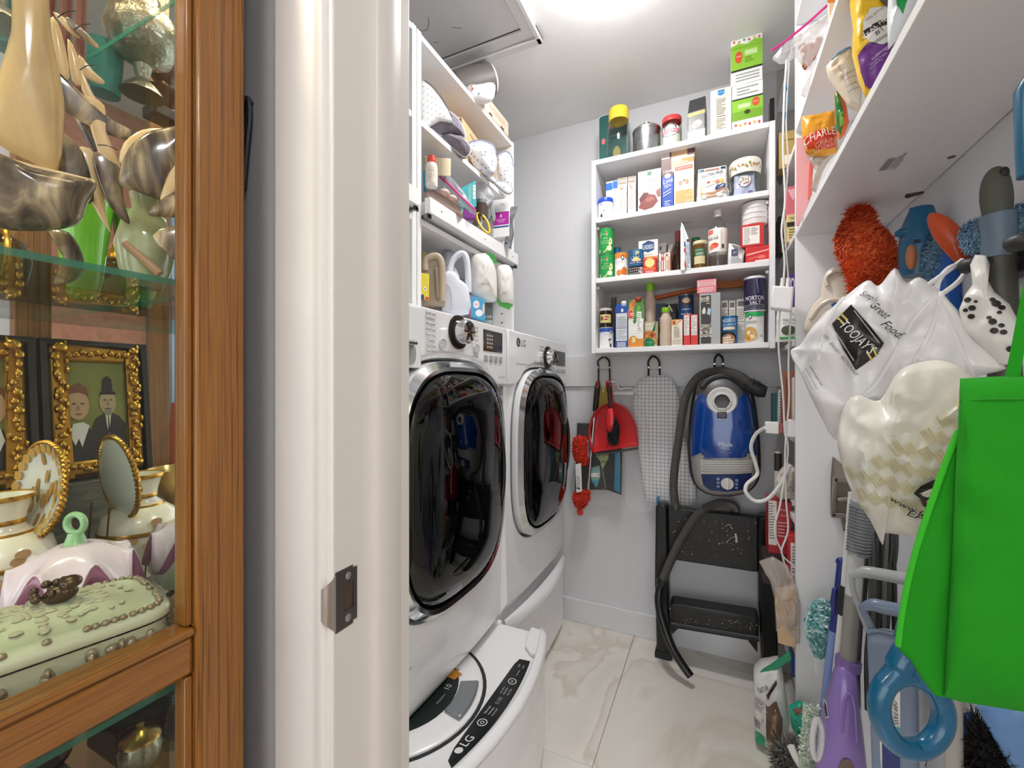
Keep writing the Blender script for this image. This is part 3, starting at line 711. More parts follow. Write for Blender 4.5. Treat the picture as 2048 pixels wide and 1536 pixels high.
# ---- tray level
t = vthing('masking_tape', 'wide cream roll of tape behind the glue bottle', 'tape', 874, 332, 1.42)
part('roll', t, lambda m: m.lathe([(.033, -.025), (.045, -.025), (.045, .025), (.033, .025), (.033, -.025)], mat('#e6d9b8', .6), 28, Matrix.Rotation(.5, 4, 'X')))
part('core', t, lambda m: m.lathe([(.033, -.0252), (.029, -.0252), (.029, .0252), (.033, .0252)], mat('#b49b78', .7), 28, Matrix.Rotation(.5, 4, 'X')))
t = vthing('glue_bottle', 'white glue bottle with red cap on the left tray', 'bottle', 863, 374, 1.33)
part('bottle', t, lambda m: m.lathe([(0, 0), (.017, 0), (.0185, .004), (.0185, .06), (.016, .07), (.009, .074), (.009, .078)], mat('#f0ece4', .35), 20))
part('cap', t, lambda m: m.lathe([(.0095, .075), (.012, .078), (.0115, .094), (0, .097)], mat('#e04a3c', .35), 18))
prints(t, cface(.0185), .037, .07, [('r', -.8, .8, .1, .8, '#eadfd0'), ('t', 'Aleene', 0, .62, .9, '#9d948a'), ('l', -.6, .6, .3, .5, 3, '#b4aaa0'), ('p', [(-.6, .12), (-.3, .3), (0, .15)], '#7d8a6c')], seg=4)
t = vthing('teal_book', 'teal and green notebook standing on the left tray', 'book', 936, 392, 1.60)
part('cover', t, lambda m: m.prism(loc2([(918, 378), (951, 361), (953, 412), (920, 428)], 936, 392, 1.60), 0, .012, mat('#4cb7c4', .4)), bevel=.001)
prints(t, lambda x, z, o=0: Vector((x, -o, z)), .06, .1, [('p', [(.05, .3), (.4, .48), (.42, -.2), (.1, -.28)], '#86bfae'), ('r', .62, .92, -.1, .42, '#f1f2f2'), ('t', 'A', .77, .33, .18, '#20323c'), ('t', 'A', .77, .18, .18, '#20323c'), ('t', 'A', .77, .02, .18, '#20323c')])
t = vthing('teal_box', 'small teal box at the near end of the left tray', 'box', 850, 360, 1.36)
part('carton', t, lambda m: m.prism(loc2([(846, 342), (852, 340), (853, 376), (847, 376)], 850, 360, 1.36), 0, .03, mat('#1d8096', .4)), bevel=.001)
t = vthing('organizer_caddy', 'taupe plastic organizer caddy on the left tray', 'caddy', 890, 405, 1.42)
part('tub', t, lambda m: m.prism(loc2([(851, 384), (860, 379), (924, 420), (926, 432), (916, 430), (852, 396)], 890, 405, 1.42), -.01, .14, mat('#b49a90', .5)), bevel=.003)
part('rim', t, lambda m: m.tube([Vector((x, -.012, z)) for x, z in loc2([(851, 385), (862, 379), (925, 419)], 890, 405, 1.42)], .003, mat('#8c7268', .5), 6))
part('soap_bar', t, lambda m: (m.ell(Vector(loc3([(888, 386, 1.44)], 890, 405, 1.42)[0]), (.02, .02, .012), mat('#d9c6be', .6)),))
part('soap_bar', t, lambda m: m.ell(Vector(loc3([(904, 398, 1.46)], 890, 405, 1.42)[0]), (.018, .02, .012), mat('#d3bdb4', .6)))
t = vthing('zip_bag', 'clear zip bag with pink closure on the left tray', 'plastic bag', 912, 385, 1.48)
pf = Puff(loc2([(876, 350), (886, 346), (905, 358), (930, 388), (952, 422), (950, 430), (930, 415), (905, 395), (884, 372)], 912, 385, 1.48), .02, .02, nz=.008, ns=60, smooth=3)
part('film', t, lambda m: pf.mesh(m, film('#b8bec6', .45, .12)), smooth=70)
part('zipper', t, lambda m: m.tube([Vector((x, -.022, z)) for x, z in loc2([(880, 360), (900, 376), (925, 402), (951, 426)], 912, 385, 1.48)], .0035, mat('#e0479a', .3), 6, 4))
t = vthing('violet_packet', 'violet and green packet with white emblem on the left tray', 'packet', 940, 424, 1.60)
part('carton', t, lambda m: m.prism(loc2([(926, 415), (951, 424), (951, 436), (928, 435)], 940, 424, 1.60), 0, .03, mat('#8a3f94', .4)), bevel=.001)
prints(t, lambda x, z, o=0: Vector((x, -o, z)), .05, .03, [('e', .1, .1, .14, .2, '#eee7f0'), ('r', -.9, -.1, .35, .6, '#3d7a56')])
t = vthing('scissors', 'yellow handled loop scissors on the left tray', 'scissors', 966, 438, 1.66)
part('handle', t, lambda m: m.tube([Vector((x, 0, z)) for x, z in loc2([(954, 428), (962, 428), (974, 442), (979, 460), (976, 466), (964, 456), (955, 440)], 966, 438, 1.66)], .005, mat('#e2c22f', .4), 8, 4, True))
part('handle', t, lambda m: m.tube([Vector((x, .01, z)) for x, z in loc2([(952, 426), (958, 424), (964, 440), (958, 450), (950, 442)], 966, 438, 1.66)], .004, mat('#efe9d8', .4), 8, 4, True))
part('blade', t, lambda m: m.prism(loc2([(950, 432), (962, 446), (945, 462), (940, 460)], 966, 438, 1.66), .004, .007, mat('#9a9da0', .3, 1.0)))
t = vthing('jar_cluster', 'dark lidded jar wrapped in clear plastic on the left tray', 'jar', 962, 410, 1.68)
part('jar', t, lambda m: m.lathe([(0, -.05), (.026, -.05), (.028, 0), (.02, .01)], mat('#4a3d33', .3), 20))
part('lid', t, lambda m: m.lathe([(.026, -.002), (.027, .014), (0, .016)], mat('#9a9c9e', .3, .8), 20))
pf = Puff(loc2([(950, 378), (968, 366), (984, 382), (990, 396), (978, 410), (970, 424), (955, 408)], 962, 410, 1.66), .02, .02, nz=.014, ns=70, smooth=3)
part('wrap', t, lambda m: pf.mesh(m, film('#e3e6ea', .4, .1)), smooth=70)
t = vthing('grey_clip', 'grey plastic clamp standing on the left tray', 'clamp', 978, 432, 1.70)
part('jaw', t, lambda m: m.prism(loc2([(966, 400), (976, 398), (984, 430), (978, 442), (970, 430)], 978, 432, 1.70), 0, .02, mat('#7e8184', .4)), bevel=.003)
part('jaw', t, lambda m: m.prism(loc2([(978, 404), (986, 402), (992, 436), (986, 446)], 978, 432, 1.70), 0, .02, mat('#929598', .4)), bevel=.003)
t = vthing('magenta_box', 'white and magenta carton on the left tray', 'box', 1002, 474, 1.73, turn=-.35)
part('carton', t, lambda m: m.bb(-.034, .034, 0, .05, 0, .152, mat('#f1f1f2', .4)), bevel=.001)
prints(t, bface(0), .068, .152, [('r', -1, 1, .32, .66, '#b32ca3'), ('r', -1, 1, .25, .29, '#2c5f9e'), ('e', 0, .56, .12, .05, '#e7b9e2'), ('t', 'Zest', .2, .86, .5, '#8d8d90'), ('t', 'MICROFIBER', 0, .45, 1.2, '#f0d5ee'), ('t', 'CLOTHS', 0, .4, .8, '#f0d5ee')])
t = vthing('foil_pouch', 'crumpled silver foil pouch hanging at the end of the tray', 'pouch', 1020, 455, 1.74)
pf = Puff(loc2([(1014, 414), (1036, 412), (1030, 430), (1026, 442), (1028, 470), (1022, 498), (1008, 492), (1014, 455), (1018, 438)], 1020, 455, 1.74), .016, .012, nz=.012, ns=70)
part('foil', t, lambda m: pf.mesh(m, mat('#9a9ea2', .25, .85)), smooth=50)
# ---- level over the machines
t = vthing('yellow_packet', 'yellow packet with blue base beside the beige case', 'packet', 848, 600, 1.30)
part('carton', t, lambda m: m.prism(loc2([(838, 545), (858, 548), (858, 598), (838, 594)], 848, 600, 1.30), 0, .03, mat('#ecd83a', .4)), bevel=.002)
prints(t, lambda x, z, o=0: Vector((x, -o, z)), .03, .08, [('e', .2, .42, .3, .07, '#fdfdf0'), ('e', .2, .42, .12, .03, '#222222'), ('r', -1, 0, .0, .2, '#234b7d'), ('e', .6, .06, .35, .07, '#d8442e')])
t = vthing('green_bottle', 'olive bottle at the near end above the washer', 'bottle', 846, 560, 1.44)
part('bottle', t, lambda m: m.lathe([(0, -.06), (.02, -.06), (.02, .05), (.012, .065), (.012, .09), (0, .09)], mat('#9aa256', .4), 16))
t = vthing('drill_case', 'beige moulded plastic tool case on the shelf above the washer', 'case', 866, 610, 1.40)
BEI = mat('#a99a86', .5)
pf = Puff(loc2([(838, 612), (838, 530), (848, 520), (872, 514), (886, 520), (890, 545), (890, 612)], 866, 610, 1.40), .02, .12, p=5)
part('shell', t, lambda m: pf.mesh(m, BEI), smooth=60)
part('handle', t, lambda m: m.tube([Vector((x, -.02, z)) for x, z in loc2([(850, 545), (852, 524), (872, 516), (882, 528), (884, 560), (884, 605)], 866, 610, 1.40)], .012, mat('#b7a892', .5), 10, 4))
part('latch', t, lambda m: m.prism(loc2([(868, 540), (876, 540), (880, 600), (872, 600)], 866, 610, 1.40), -.03, -.01, mat('#8d7f6d', .5)), bevel=.003)
JUG = mat('#dfe3ee', .35)
t = vthing('detergent_jug', 'white detergent jug with a big loop handle', 'jug', 912, 628, 1.46)
bx = [(884, 628), (885, 570), (890, 552), (900, 545), (912, 548), (918, 560), (934, 572), (939, 590), (938, 628)]
pf = Puff(loc2(bx, 912, 628, 1.46), .035, .05, p=4, smooth=2)
part('body', t, lambda m: pf.mesh(m, JUG), smooth=60)
part('handle', t, lambda m: m.tube([Vector((x, -.006, z)) for x, z in loc2([(898, 556), (902, 530), (912, 514), (924, 508), (932, 516), (936, 545), (937, 585)], 912, 628, 1.46)], .0105, JUG, 12, 4))
part('neck', t, lambda m: m.tube([Vector((x, -.004, z)) for x, z in loc2([(896, 566), (890, 548)], 912, 628, 1.46)], .022, JUG, 16))
part('base_ring', t, lambda m: m.tube([Vector((x, -.038, z)) for x, z in loc2([(890, 570), (900, 580), (904, 605), (902, 626)], 912, 628, 1.46)], .002, mat('#c2c6d2', .4), 6, 3))
t = vthing('softener_bottle', 'pale lilac softener bottle behind the jug', 'bottle', 896, 620, 1.56)
part('bottle', t, lambda m: m.lathe([(0, 0), (.04, 0), (.042, .02), (.042, .12), (.03, .15), (.018, .165), (.018, .175)], mat('#d8dcea', .35), 20))
part('cap', t, lambda m: m.lathe([(.019, .17), (.02, .2), (.017, .206), (0, .206)], mat('#c8cde0', .35), 20))
for lab, pts, c, d, gr in (('white wrapped paper pack with green band beside the jug', [(942, 520), (960, 508), (982, 512), (992, 540), (994, 590), (988, 604), (955, 602), (941, 580)], (968, 556), 1.60, [(972, 508), (988, 514), (995, 532), (978, 528)]),
                       ('white wrapped paper pack with green corner at the far end of the shelf', [(990, 545), (1004, 530), (1022, 536), (1027, 562), (1027, 610), (1018, 616), (994, 604)], (1010, 575), 1.72, [(992, 600), (1026, 612), (1018, 622), (998, 614)])):
    t = vthing('paper_pack', lab, 'packet', c[0], c[1], d, 'wrapped paper packs')
    pf = Puff(loc2(pts, c[0], c[1], d), .045, .05, p=2.6, nz=.008, ns=50, smooth=3)
    part('wrapper', t, lambda m: pf.mesh(m, mat('#e9e6e0', .35), 8), smooth=70)
    part('green_panel', t, lambda m: m.prism(loc2(gr, c[0], c[1], d), -.03, -.026, mat('#3f9a3e', .4)))
    prints(t, pf.face, .1, .1, [('t', 'eco 12', .1, -.32, .5, '#333333')], seg=1)
t = vthing('blue_carton', 'blue and red printed carton behind the washer panel', 'box', 955, 640, 1.55)
part('carton', t, lambda m: m.prism(loc2([(938, 590), (970, 600), (970, 642), (938, 632)], 955, 640, 1.55), 0, .05, mat('#4aa3cf', .4)), bevel=.001)
prints(t, lambda x, z, o=0: Vector((x, -o, z)), .058, .09, [('r', -1, -.85, .1, .95, '#c9302e'), ('e', -.15, .62, .4, .16, '#f3e9ec'), ('t', 'OXI', -.15, .62, .5, '#d65a5a'), ('e', .2, .28, .45, .14, '#eef5f8'), ('e', .75, .45, .14, .22, '#e8c9b8')])
t = vthing('grey_carton', 'grey green carton with white letters behind the washer panel', 'box', 976, 650, 1.62)
part('carton', t, lambda m: m.prism(loc2([(967, 602), (986, 606), (986, 652), (967, 648)], 976, 650, 1.62), 0, .05, mat('#6f7672', .5)), bevel=.001)
prints(t, lambda x, z, o=0: Vector((x, -o, z)), .036, .09, [('t', 'AW', -.05, .34, 1.7, '#f3f3f3'), ('t', '38', .3, .78, .8, '#2c2f2e'), ('r', -.9, .9, .02, .2, '#a7b3ab')])
t = vthing('pink_bag', 'pink edged clear bag on the near tray beside the door frame', 'plastic bag', 826, 350, 1.30)
pf = Puff(loc2([(800, 330), (822, 340), (836, 352), (838, 372), (824, 372), (800, 362)], 826, 350, 1.30), .02, .02, nz=.006, ns=60, smooth=3)
part('film', t, lambda m: pf.mesh(m, film('#e7d4e2', .7, .15)), smooth=70)
part('edge', t, lambda m: m.tube([Vector((x, -.008, z)) for x, z in loc2([(822, 340), (834, 350), (838, 362), (836, 374)], 826, 350, 1.30)], .003, mat('#d8478f', .3), 6, 3))
# ================================================================ pantry on the back wall
YP = 1.79; PX0, PX1 = -.472, .1945; SZ = (2.101, 1.857, 1.604, 1.310)
t = thing('wall_pantry', 'white open wall pantry packed with food on the back wall', 'shelf unit', ((PX0+PX1)/2, YB, 1.2873))
hw = (PX1-PX0)/2
for s in (-1, 1): part('side_panel', t, lambda m: m.bb(s*hw, s*(hw-.018), YP-YB, -.002, 0, .8137, SHELF), bevel=.0012)
for z in SZ: part('shelf', t, lambda m: m.bb(-hw+.0185, hw-.0185, YP-YB+.001, -.004, z-1.2873-.02, z-1.2873, SHELF), bevel=.0012)
part('back_panel', t, lambda m: m.bb(-hw+.0185, hw-.0185, -.006, -.002, .0, .795, mat('#d2cfcc', .5)))
for z in (1.572, 1.825): 
    for s in (-1, 1): part('shelf_pin', t, lambda m: m.bb(s*(hw-.019), s*(hw-.028), YP-YB+.02, YP-YB+.03, z-1.2873-.01, z-1.2873, mat('#f2f2f2', .4)))
prints(t, lambda x, z, o=0: Vector((x, z-.12, 1.837-1.2873-.0005-o)), .1, .1, [('r', .1, .5, .1, .16, '#6b6b6b'), ('r', .55, .75, .1, .16, '#8b8b8b'), ('r', .8, 1.0, .1, .16, '#8b8b8b')], name='printed_barcode')

def slot(x0, x1, yt, k, dy=.0, th=.06):
    """left/right pixel, top pixel, shelf index -> centre x, front y, width, height"""
    y = YP+.012+dy; xa, xb = XatY(x0, y), XatY(x1, y); z = ZatY((x0+x1)/2, yt, y)
    return (xa+xb)/2, y, xb-xa, z-(SZ[k] if isinstance(k, int) else k)
TIN = mat('#b9bcbe', .3, 1.0)
def pcan(lab, x0, x1, yt, k, body, pr, dy=0, lid=None, cat='can', name='food_can', zb=None, lidh=.0, group=None):
    xc, y, w, h = slot(x0, x1, yt, k if zb is None else zb, dy); r = w/2
    y = YP+.012+dy
    t = thing(name, lab, cat, (xc, y+r, (SZ[k] if zb is None else zb)+.0003), -math.atan2(xc, y+r)*.9, group)
    B = body if not isinstance(body, str) else mat(body, .35)
    part('body', t, lambda m: m.lathe([(0, 0), (r*.93, 0), (r*.97, .002), (r*.97, .005), (r*.94, .007), (r*.94, h-.008), (r*.97, h-.005), (r*.97, h-.001), (r*.93, h)] if not lid else [(0, 0), (r*.95, 0), (r*.97, .003), (r*.97, h-(lidh or .012)), (r*.9, h-(lidh or .012))], B, 28))
    if lid: part('lid', t, lambda m: m.lathe([(r*.98, h-(lidh or .012)-.001), (r*1.0, h-(lidh or .012)+.001), (r*1.0, h-.002), (r*.96, h), (0, h)], mat(lid, .35) if isinstance(lid, str) else lid, 28))
    else: part('lid', t, lambda m: m.lathe([(r*.97, h-.004), (r*.97, h), (r*.91, h), (r*.9, h-.003), (0, h-.003)], TIN, 28))
    prints(t, cface(r*.972), w, h, pr, seg=4)
    return t, r, h
def pbox(lab, x0, x1, yt, k, body, pr, dy=0, th=.05, cat='box', name='food_box', zb=None, rz=0.0, side=None, group=None, left=None, lift=0):
    xc, y, w, h = slot(x0, x1, yt, k if zb is None else zb, dy)
    t = thing(name, lab, cat, (xc, y+th/2, (SZ[k] if zb is None else zb)+.0003+lift), rz, group)
    B = mat(body, .4) if isinstance(body, str) else body
    part('carton', t, lambda m: m.bb(-w/2, w/2, -th/2, th/2, 0, h, B), bevel=.0012)
    prints(t, bface(th), w, h, pr)
    if side: prints(t, rface(w), th, h, side, name='printed_side')
    if left: prints(t, lface(w), th, h, left, name='printed_side')
    return t, w, h
BLK = '#2a2a2c'
# ------------------------------------------------ top board
t = thing('tin_tray', 'dark green tin tray standing behind the yellow-lidded jar', 'tray', (XatY(1226, 1.92), 1.92, SZ[0]+.0003))
xa, xb = XatY(1197, 1.92), XatY(1256, 1.92); hh = ZatY(1226, 226, 1.92)-SZ[0]
part('panel', t, lambda m: m.prism(rrect(xb-xa, hh, .012, 4, 0, hh/2), 0, .008, mat('#1f5a58', .35)), bevel=.001)
part('rim', t, lambda m: m.tube([(x, -.001, z) for x, z in rrect(xb-xa-.004, hh-.004, .012, 4, 0, hh/2)], .002, mat('#d9dcd6', .3, .6), 6, 0, True))
prints(t, lambda x, z, o=0: Vector((x, -o, z)), xb-xa, hh, [('t', 'Aloe', .1, .78, 1.0, '#d99a9a', 8), ('t', 'verde', .2, .62, .7, '#c9d0c4', 8), ('e', -.65, .55, .13, .05, '#d46a6a'), ('e', .25, .3, .25, .12, '#caa85a')])
xc, y, w, h = slot(1208, 1258, 207, 0, 0); r = w/2*.94; CLR = glass()
t = thing('glass_jar', 'tall clear jar with yellow lid on top of the pantry', 'jar', (xc, y+r, SZ[0]+.0003))
part('jar', t, lambda m: m.lathe([(0, 0), (r*.94, 0), (r, .006), (r, h*.62), (r*.96, h*.68), (r*.78, h*.75), (r*.76, h*.8)], CLR, 32, rf=lambda a, z: 1+.02*math.sin(z*120)), smooth=60)
part('lid', t, lambda m: m.lathe([(r*.8, h*.77), (r*.86, h*.78), (r*.86, h*.97), (r*.8, h), (0, h)], mat('#e9cb3a', .35), 32))
xc, y, w, h = slot(1260, 1320, 244, 0, 0); r = w/2*.95; AL = mat('#a9aaab', .32, 1.0)
t = thing('sugar_canister', 'brushed metal sugar canister on top of the pantry', 'canister', (xc, y+r, SZ[0]+.0003), -.15)
part('body', t, lambda m: m.lathe([(0, 0), (r*.97, 0), (r, .004), (r, h*.86)], AL, 36))
part('lid', t, lambda m: m.lathe([(r*1.02, h*.84), (r*1.03, h*.86), (r*1.02, h*.93), (r*.85, h*1.0), (r*.35, h*1.13), (r*.2, h*1.15), (r*.22, h*1.22), (0, h*1.24)], AL, 36))
prints(t, cface(r*1.001), w, h, [('r', -.62, .62, .58, .585, '#8b8c8d'), ('r', -.62, .62, .40, .405, '#8b8c8d'), ('t', 'SUGAR', 0, .5, 1.0, '#707274', 0, .12)], seg=4)
xc, y, w, h = slot(1320, 1364, 227, 0, 0); r = w/2*.95
t = thing('rice_jar', 'rice jar with red lid on top of the pantry', 'jar', (xc, y+r, SZ[0]+.0003), -.1)
part('jar', t, lambda m: m.lathe([(0, 0), (r*.95, 0), (r, .005), (r, h*.7), (r*.88, h*.8), (r*.88, h*.84)], CLR, 28), smooth=60)
part('rice', t, lambda m: m.lathe([(0, .003), (r*.93, .003), (r*.95, .01), (r*.95, h*.62), (0, h*.64)], mat('#e9e3d8', .8, bump=.6, bscale=300), 28))
part('lid', t, lambda m: m.lathe([(r*.9, h*.82), (r*.97, h*.83), (r*.97, h*.97), (r*.9, h), (0, h)], mat('#c83c3c', .35), 28))
prints(t, cface(r*1.004), w, h, [('e', 0, .5, .62, .2, '#f2f0ec'), ('e', 0, .56, .5, .14, BLK), ('e', 0, .53, .42, .12, '#f2f0ec'), ('t', 'CARNAROLI', 0, .67, .62, BLK), ('r', -.72, .72, .4, .52, '#b9626c'), ('t', 'ARBORIO', 0, .46, 1.2, '#f6e9ea', 0, .09)], seg=4)
xc, y, w, h = slot(1377, 1412, 187, 0, 0)
t = thing('coffee_bag', 'dark grey coffee bag with folded top and orange band', 'bag', (xc, y+.03, SZ[0]+.0003), -.1)
part('bag', t, lambda m: (m.bb(-w/2, w/2, -.03, .03, 0, h*.62, mat('#4e5052', .35)), m.add([(-w/2, -.03, h*.62), (w/2, -.03, h*.62), (w/2, .03, h*.62), (-w/2, .03, h*.62), (-w/2*.95, .0, h), (w/2*.95, .0, h)], [(0, 1, 5, 4), (1, 2, 5), (2, 3, 4, 5), (3, 0, 4)], mat('#3a3b3c', .3))), bevel=.002)
prints(t, bface(.06), w, h, [('r', -1, 1, .53, .6, '#e0a24a'), ('r', -1, 1, 0, .2, '#9a9c9e'), ('p', [(-.6, .3), (-.2, .4), (.3, .42), (.7, .34), (.5, .28), (-.2, .24)], '#e9ddd4'), ('p', [(-.2, .3), (.1, .36), (.4, .32), (.1, .27)], '#b98f78')])
pbox('cream pasta box with blue shield logo on top of the pantry', 1421, 1463, 177, 0, '#efe8d2', [('p', [(-.3, .97), (.35, .97), (.35, .87), (.0, .84), (-.3, .87)], '#2f83b8'), ('t', 'DE CECCO', .02, .915, .55, '#eef4f8'), ('t', 'Nutrition Facts', 0, .79, .9, BLK), ('r', -.45, .45, .75, .76, BLK), ('l', -.45, .45, .42, .74, 10, '#6b675c'), ('r', -.45, .45, .38, .392, BLK), ('l', -.45, .45, .1, .35, 8, '#8b8677')], th=.045)
GB = [('r', -1, 1, .33, .86, '#8ec63a'), ('e', -.5, .6, .24, .13, '#d9552e'), ('t', 'PURE', -.5, .62, .3, '#f7f0ea'), ('r', -.12, .68, .6, .72, '#c4e39a'), ('t', 'organic bars', .28, .66, .7, '#f5faf0'), ('l', -.1, .6, .45, .58, 3, '#5f8d24'), ('r', -1, 1, .29, .33, '#23301b'), ('l', -.7, .8, .05, .25, 3, '#a4a7a2'), ('p', [(-1, .86), (-.5, .9), (0, .84), (.5, .92), (1, .88), (1, .8), (-1, .8)], '#8ec63a')]
GB += [('e', -.8+.32*i, .95-.02*(i % 2), .07, .025, c) for i, c in enumerate(['#d6503a', '#e2a23c', '#3aa69a', '#cf4a3a', '#e7b64a', '#d6503a'])]
GB2 = [('r', -1, 1, .22, .66, '#8ec63a'), ('r', -1, 1, .2, .4, '#78ab2b'), ('e', .55, .55, .24, .1, '#d9552e'), ('t', 'PURE', .55, .55, .3, '#f7f0ea', 180), ('r', -.6, .2, .46, .56, '#c4e39a'), ('t', 'organic bars', -.2, .51, .7, '#f5faf0'), ('e', 0, .36, .2, .05, '#33421f'), ('r', -1, 1, .66, .69, '#23301b'), ('l', -.7, .7, .74, .95, 3, '#a4a7a2')]
GB2 += [('e', -.75+.3*i, .1-.02*(i % 2), .08, .03, c) for i, c in enumerate(['#d6503a', '#e2a23c', '#d88a4a', '#cf4a3a', '#e7b64a', '#d6503a'])]
a, w, h = pbox('lower green and white snack bar box on top of the pantry', 1464, 1526, 166, 0, '#f1f1ee', GB2, th=.09)
pbox('upper green and white snack bar box stacked near the ceiling', 1462, 1525, 74, 0, '#f1f1ee', GB, th=.09, zb=SZ[0]+h+.001)
pbox('black box at the right end of the pantry top', 1540, 1549, 196, 0, '#2b2c2e', [], th=.05, dy=.09)
# ------------------------------------------------ second board
pcan('white drink tub with blue lid on the second pantry shelf', 1193, 1223, 394, 1, '#eceef0', [('r', -1, -.2, .0, .72, '#e2e6ea'), ('e', -.5, .72, .13, .08, '#1f3f9a'), ('e', -.5, .72, .08, .05, '#eef0f2'), ('t', 'Cookies', 0, .6, .7, '#9aa0a6'), ('p', [(-.6, .35), (-.2, .4), (-.1, .32), (-.4, .25)], BLK), ('p', [(-.55, .2), (-.35, .22), (-.3, .02), (-.55, .02)], '#3b3b3d')], lid='#2350c0', cat='tub', lidh=.018)
pbox('white broth carton with blue top behind the blue-lidded tub', 1212, 1236, 362, 1, '#f0f1f2', [('r', -1, .1, .78, .96, '#1f6ac0'), ('r', .15, 1, .8, .98, '#1f6ac0'), ('t', 'CHICKEN', 0, .68, 1.6, '#8d9399'), ('l', -.8, .8, .2, .6, 8, '#b4b8bc')], dy=.05, th=.05)
for i, (a, b, lab) in enumerate(((1234, 1252, 'left slim white and brown carton of nut drink'), (1254, 1270, 'right slim white and brown carton of nut drink'))):
    pbox(lab, a, b, 356-i*3, 1, '#efece6', [('r', -1, .9, .93, 1, '#8d7768'), ('r', -.9, .8, .83, .9, '#7c5a44'), ('t', 'ALMOND', 0, .865, 1.4, '#efe6de'), ('e', -.1, .74, .45, .07, '#a5836b'), ('e', 0, .76, .25, .04, '#e9dccf'), ('l', -.8, .8, .12, .62, 12, '#bdb8b0')], th=.05, side=[('r', -1, 1, .5, .8, '#7c5a44'), ('r', -1, 1, 0, .12, '#9a7a66'), ('t', 'MILK', -.4, .65, .9, '#efe6de', 90)], rz=.12)
pbox('white gluten-free brownie mix box on the second shelf', 1276, 1322, 340, 1, '#f0efec', [('p', [(-.5, .86), (0, .96), (.6, .88), (.8, .76), (.8, .62), (.3, .5), (-.3, .5), (-.8, .6), (-.8, .76)], '#4b5a58'), ('p', [(-.48, .855), (0, .95), (.58, .872), (.77, .755), (.77, .625), (.28, .508), (-.3, .508), (-.77, .605), (-.77, .755)], '#f0efec'), ('r', -.18, .18, .86, .96, '#2f6e58'), ('t', 'GLUTEN-FREE', 0, .73, 1.4, '#4b4640', 0, .085), ('l', -.5, .5, .57, .67, 2, '#9db8b4'), ('p', [(-.95, .1), (-.6, .34), (-.2, .42), (.5, .36), (.75, .2), (.3, .06), (-.4, .02)], '#8a4a44'), ('p', [(-.9, .32), (-.5, .46), (-.05, .44), (-.3, .3), (-.8, .22)], '#6b3230'), ('p', [(.55, .44), (.95, .52), (.98, .3), (.7, .3)], '#9a5f5a'), ('p', [(-.4, .3), (.3, .33), (.5, .25), (-.2, .2)], '#a8645c')], th=.045)
aa, w, h = pbox('blue lava cake mix box on the second shelf', 1324, 1347, 345, 1, '#2b4fb0', [('r', -1, 1, .9, 1, '#5b3a34'), ('e', 0, .9, .55, .07, '#e7c9d2'), ('t', 'Lava', 0, .76, 1.7, '#f4f4fb', 10, .13, .3), ('l', -.6, .6, .55, .66, 3, '#d8def5'), ('p', [(-.8, .42), (.6, .52), (.6, .5), (-.8, .4)], '#eef'.replace('#eef', '#eceefa')), ('p', [(-.8, .34), (.6, .44), (.6, .42), (-.8, .32)], '#eceefa'), ('l', -.55, .55, .04, .2, 3, '#dfe5fa')], th=.05)
pbox('brown and tan baking chocolate box lying on the mix boxes', 1323, 1390, 292, 1, '#caa884', [('r', -1, -.4, 0, 1, '#5b3330'), ('r', -1, -.5, .6, .95, '#d9ccc8'), ('r', .55, 1, 0, 1, '#5f3f42'), ('t', 'LGANIC', -.5, .12, .8, '#f3ece8'), ('r', -.05, .35, .42, .52, '#2f2724'), ('t', 'OZ', .8, .2, .3, '#f3ece8')], zb=SZ[1]+h+.001, dy=.02, th=.10)
pbox('cream and orange cookie box on the second shelf', 1348, 1388, 312, 1, '#efe3d4', [('r', -1, 1, .9, 1, '#f3efe8'), ('r', -.2, 1, .86, .96, '#e58a44'), ('r', -1, .4, .83, .9, '#e9a184'), ('r', -.9, .85, .72, .8, '#e0614a'), ('t', 'ORGANIC COOKIES', 0, .76, 1.4, '#fbe9e2'), ('e', -.35, .45, .2, .05, '#c9977f'), ('e', .3, .46, .2, .05, '#c9977f'), ('e', 0, .5, .1, .03, '#a9837a'), ('r', -.9, .9, .04, .3, '#eebb84'), ('l', -.8, .8, .05, .29, 7, '#d98f4e')], th=.05, dy=-.005, side=[('r', -1, 1, 0, .6, '#a5765e')])
# white plate behind the flour bag
xc, y, w, h = slot(1404, 1450, 322, 1, .06)
t = thing('white_plate', 'white round dish standing behind the pancake mix bag', 'plate', (xc, y+.05, SZ[1]+.001))
part('dish', t, lambda m: m.lathe([(0, 0), (.03, -.002), (.055, -.01), (.058, -.012), (.058, -.008), (.03, .004), (0, .004)], mat('#ececea', .25), 32, Matrix.Translation((0, 0, .058)) @ Matrix.Rotation(1.45, 4, 'X')))
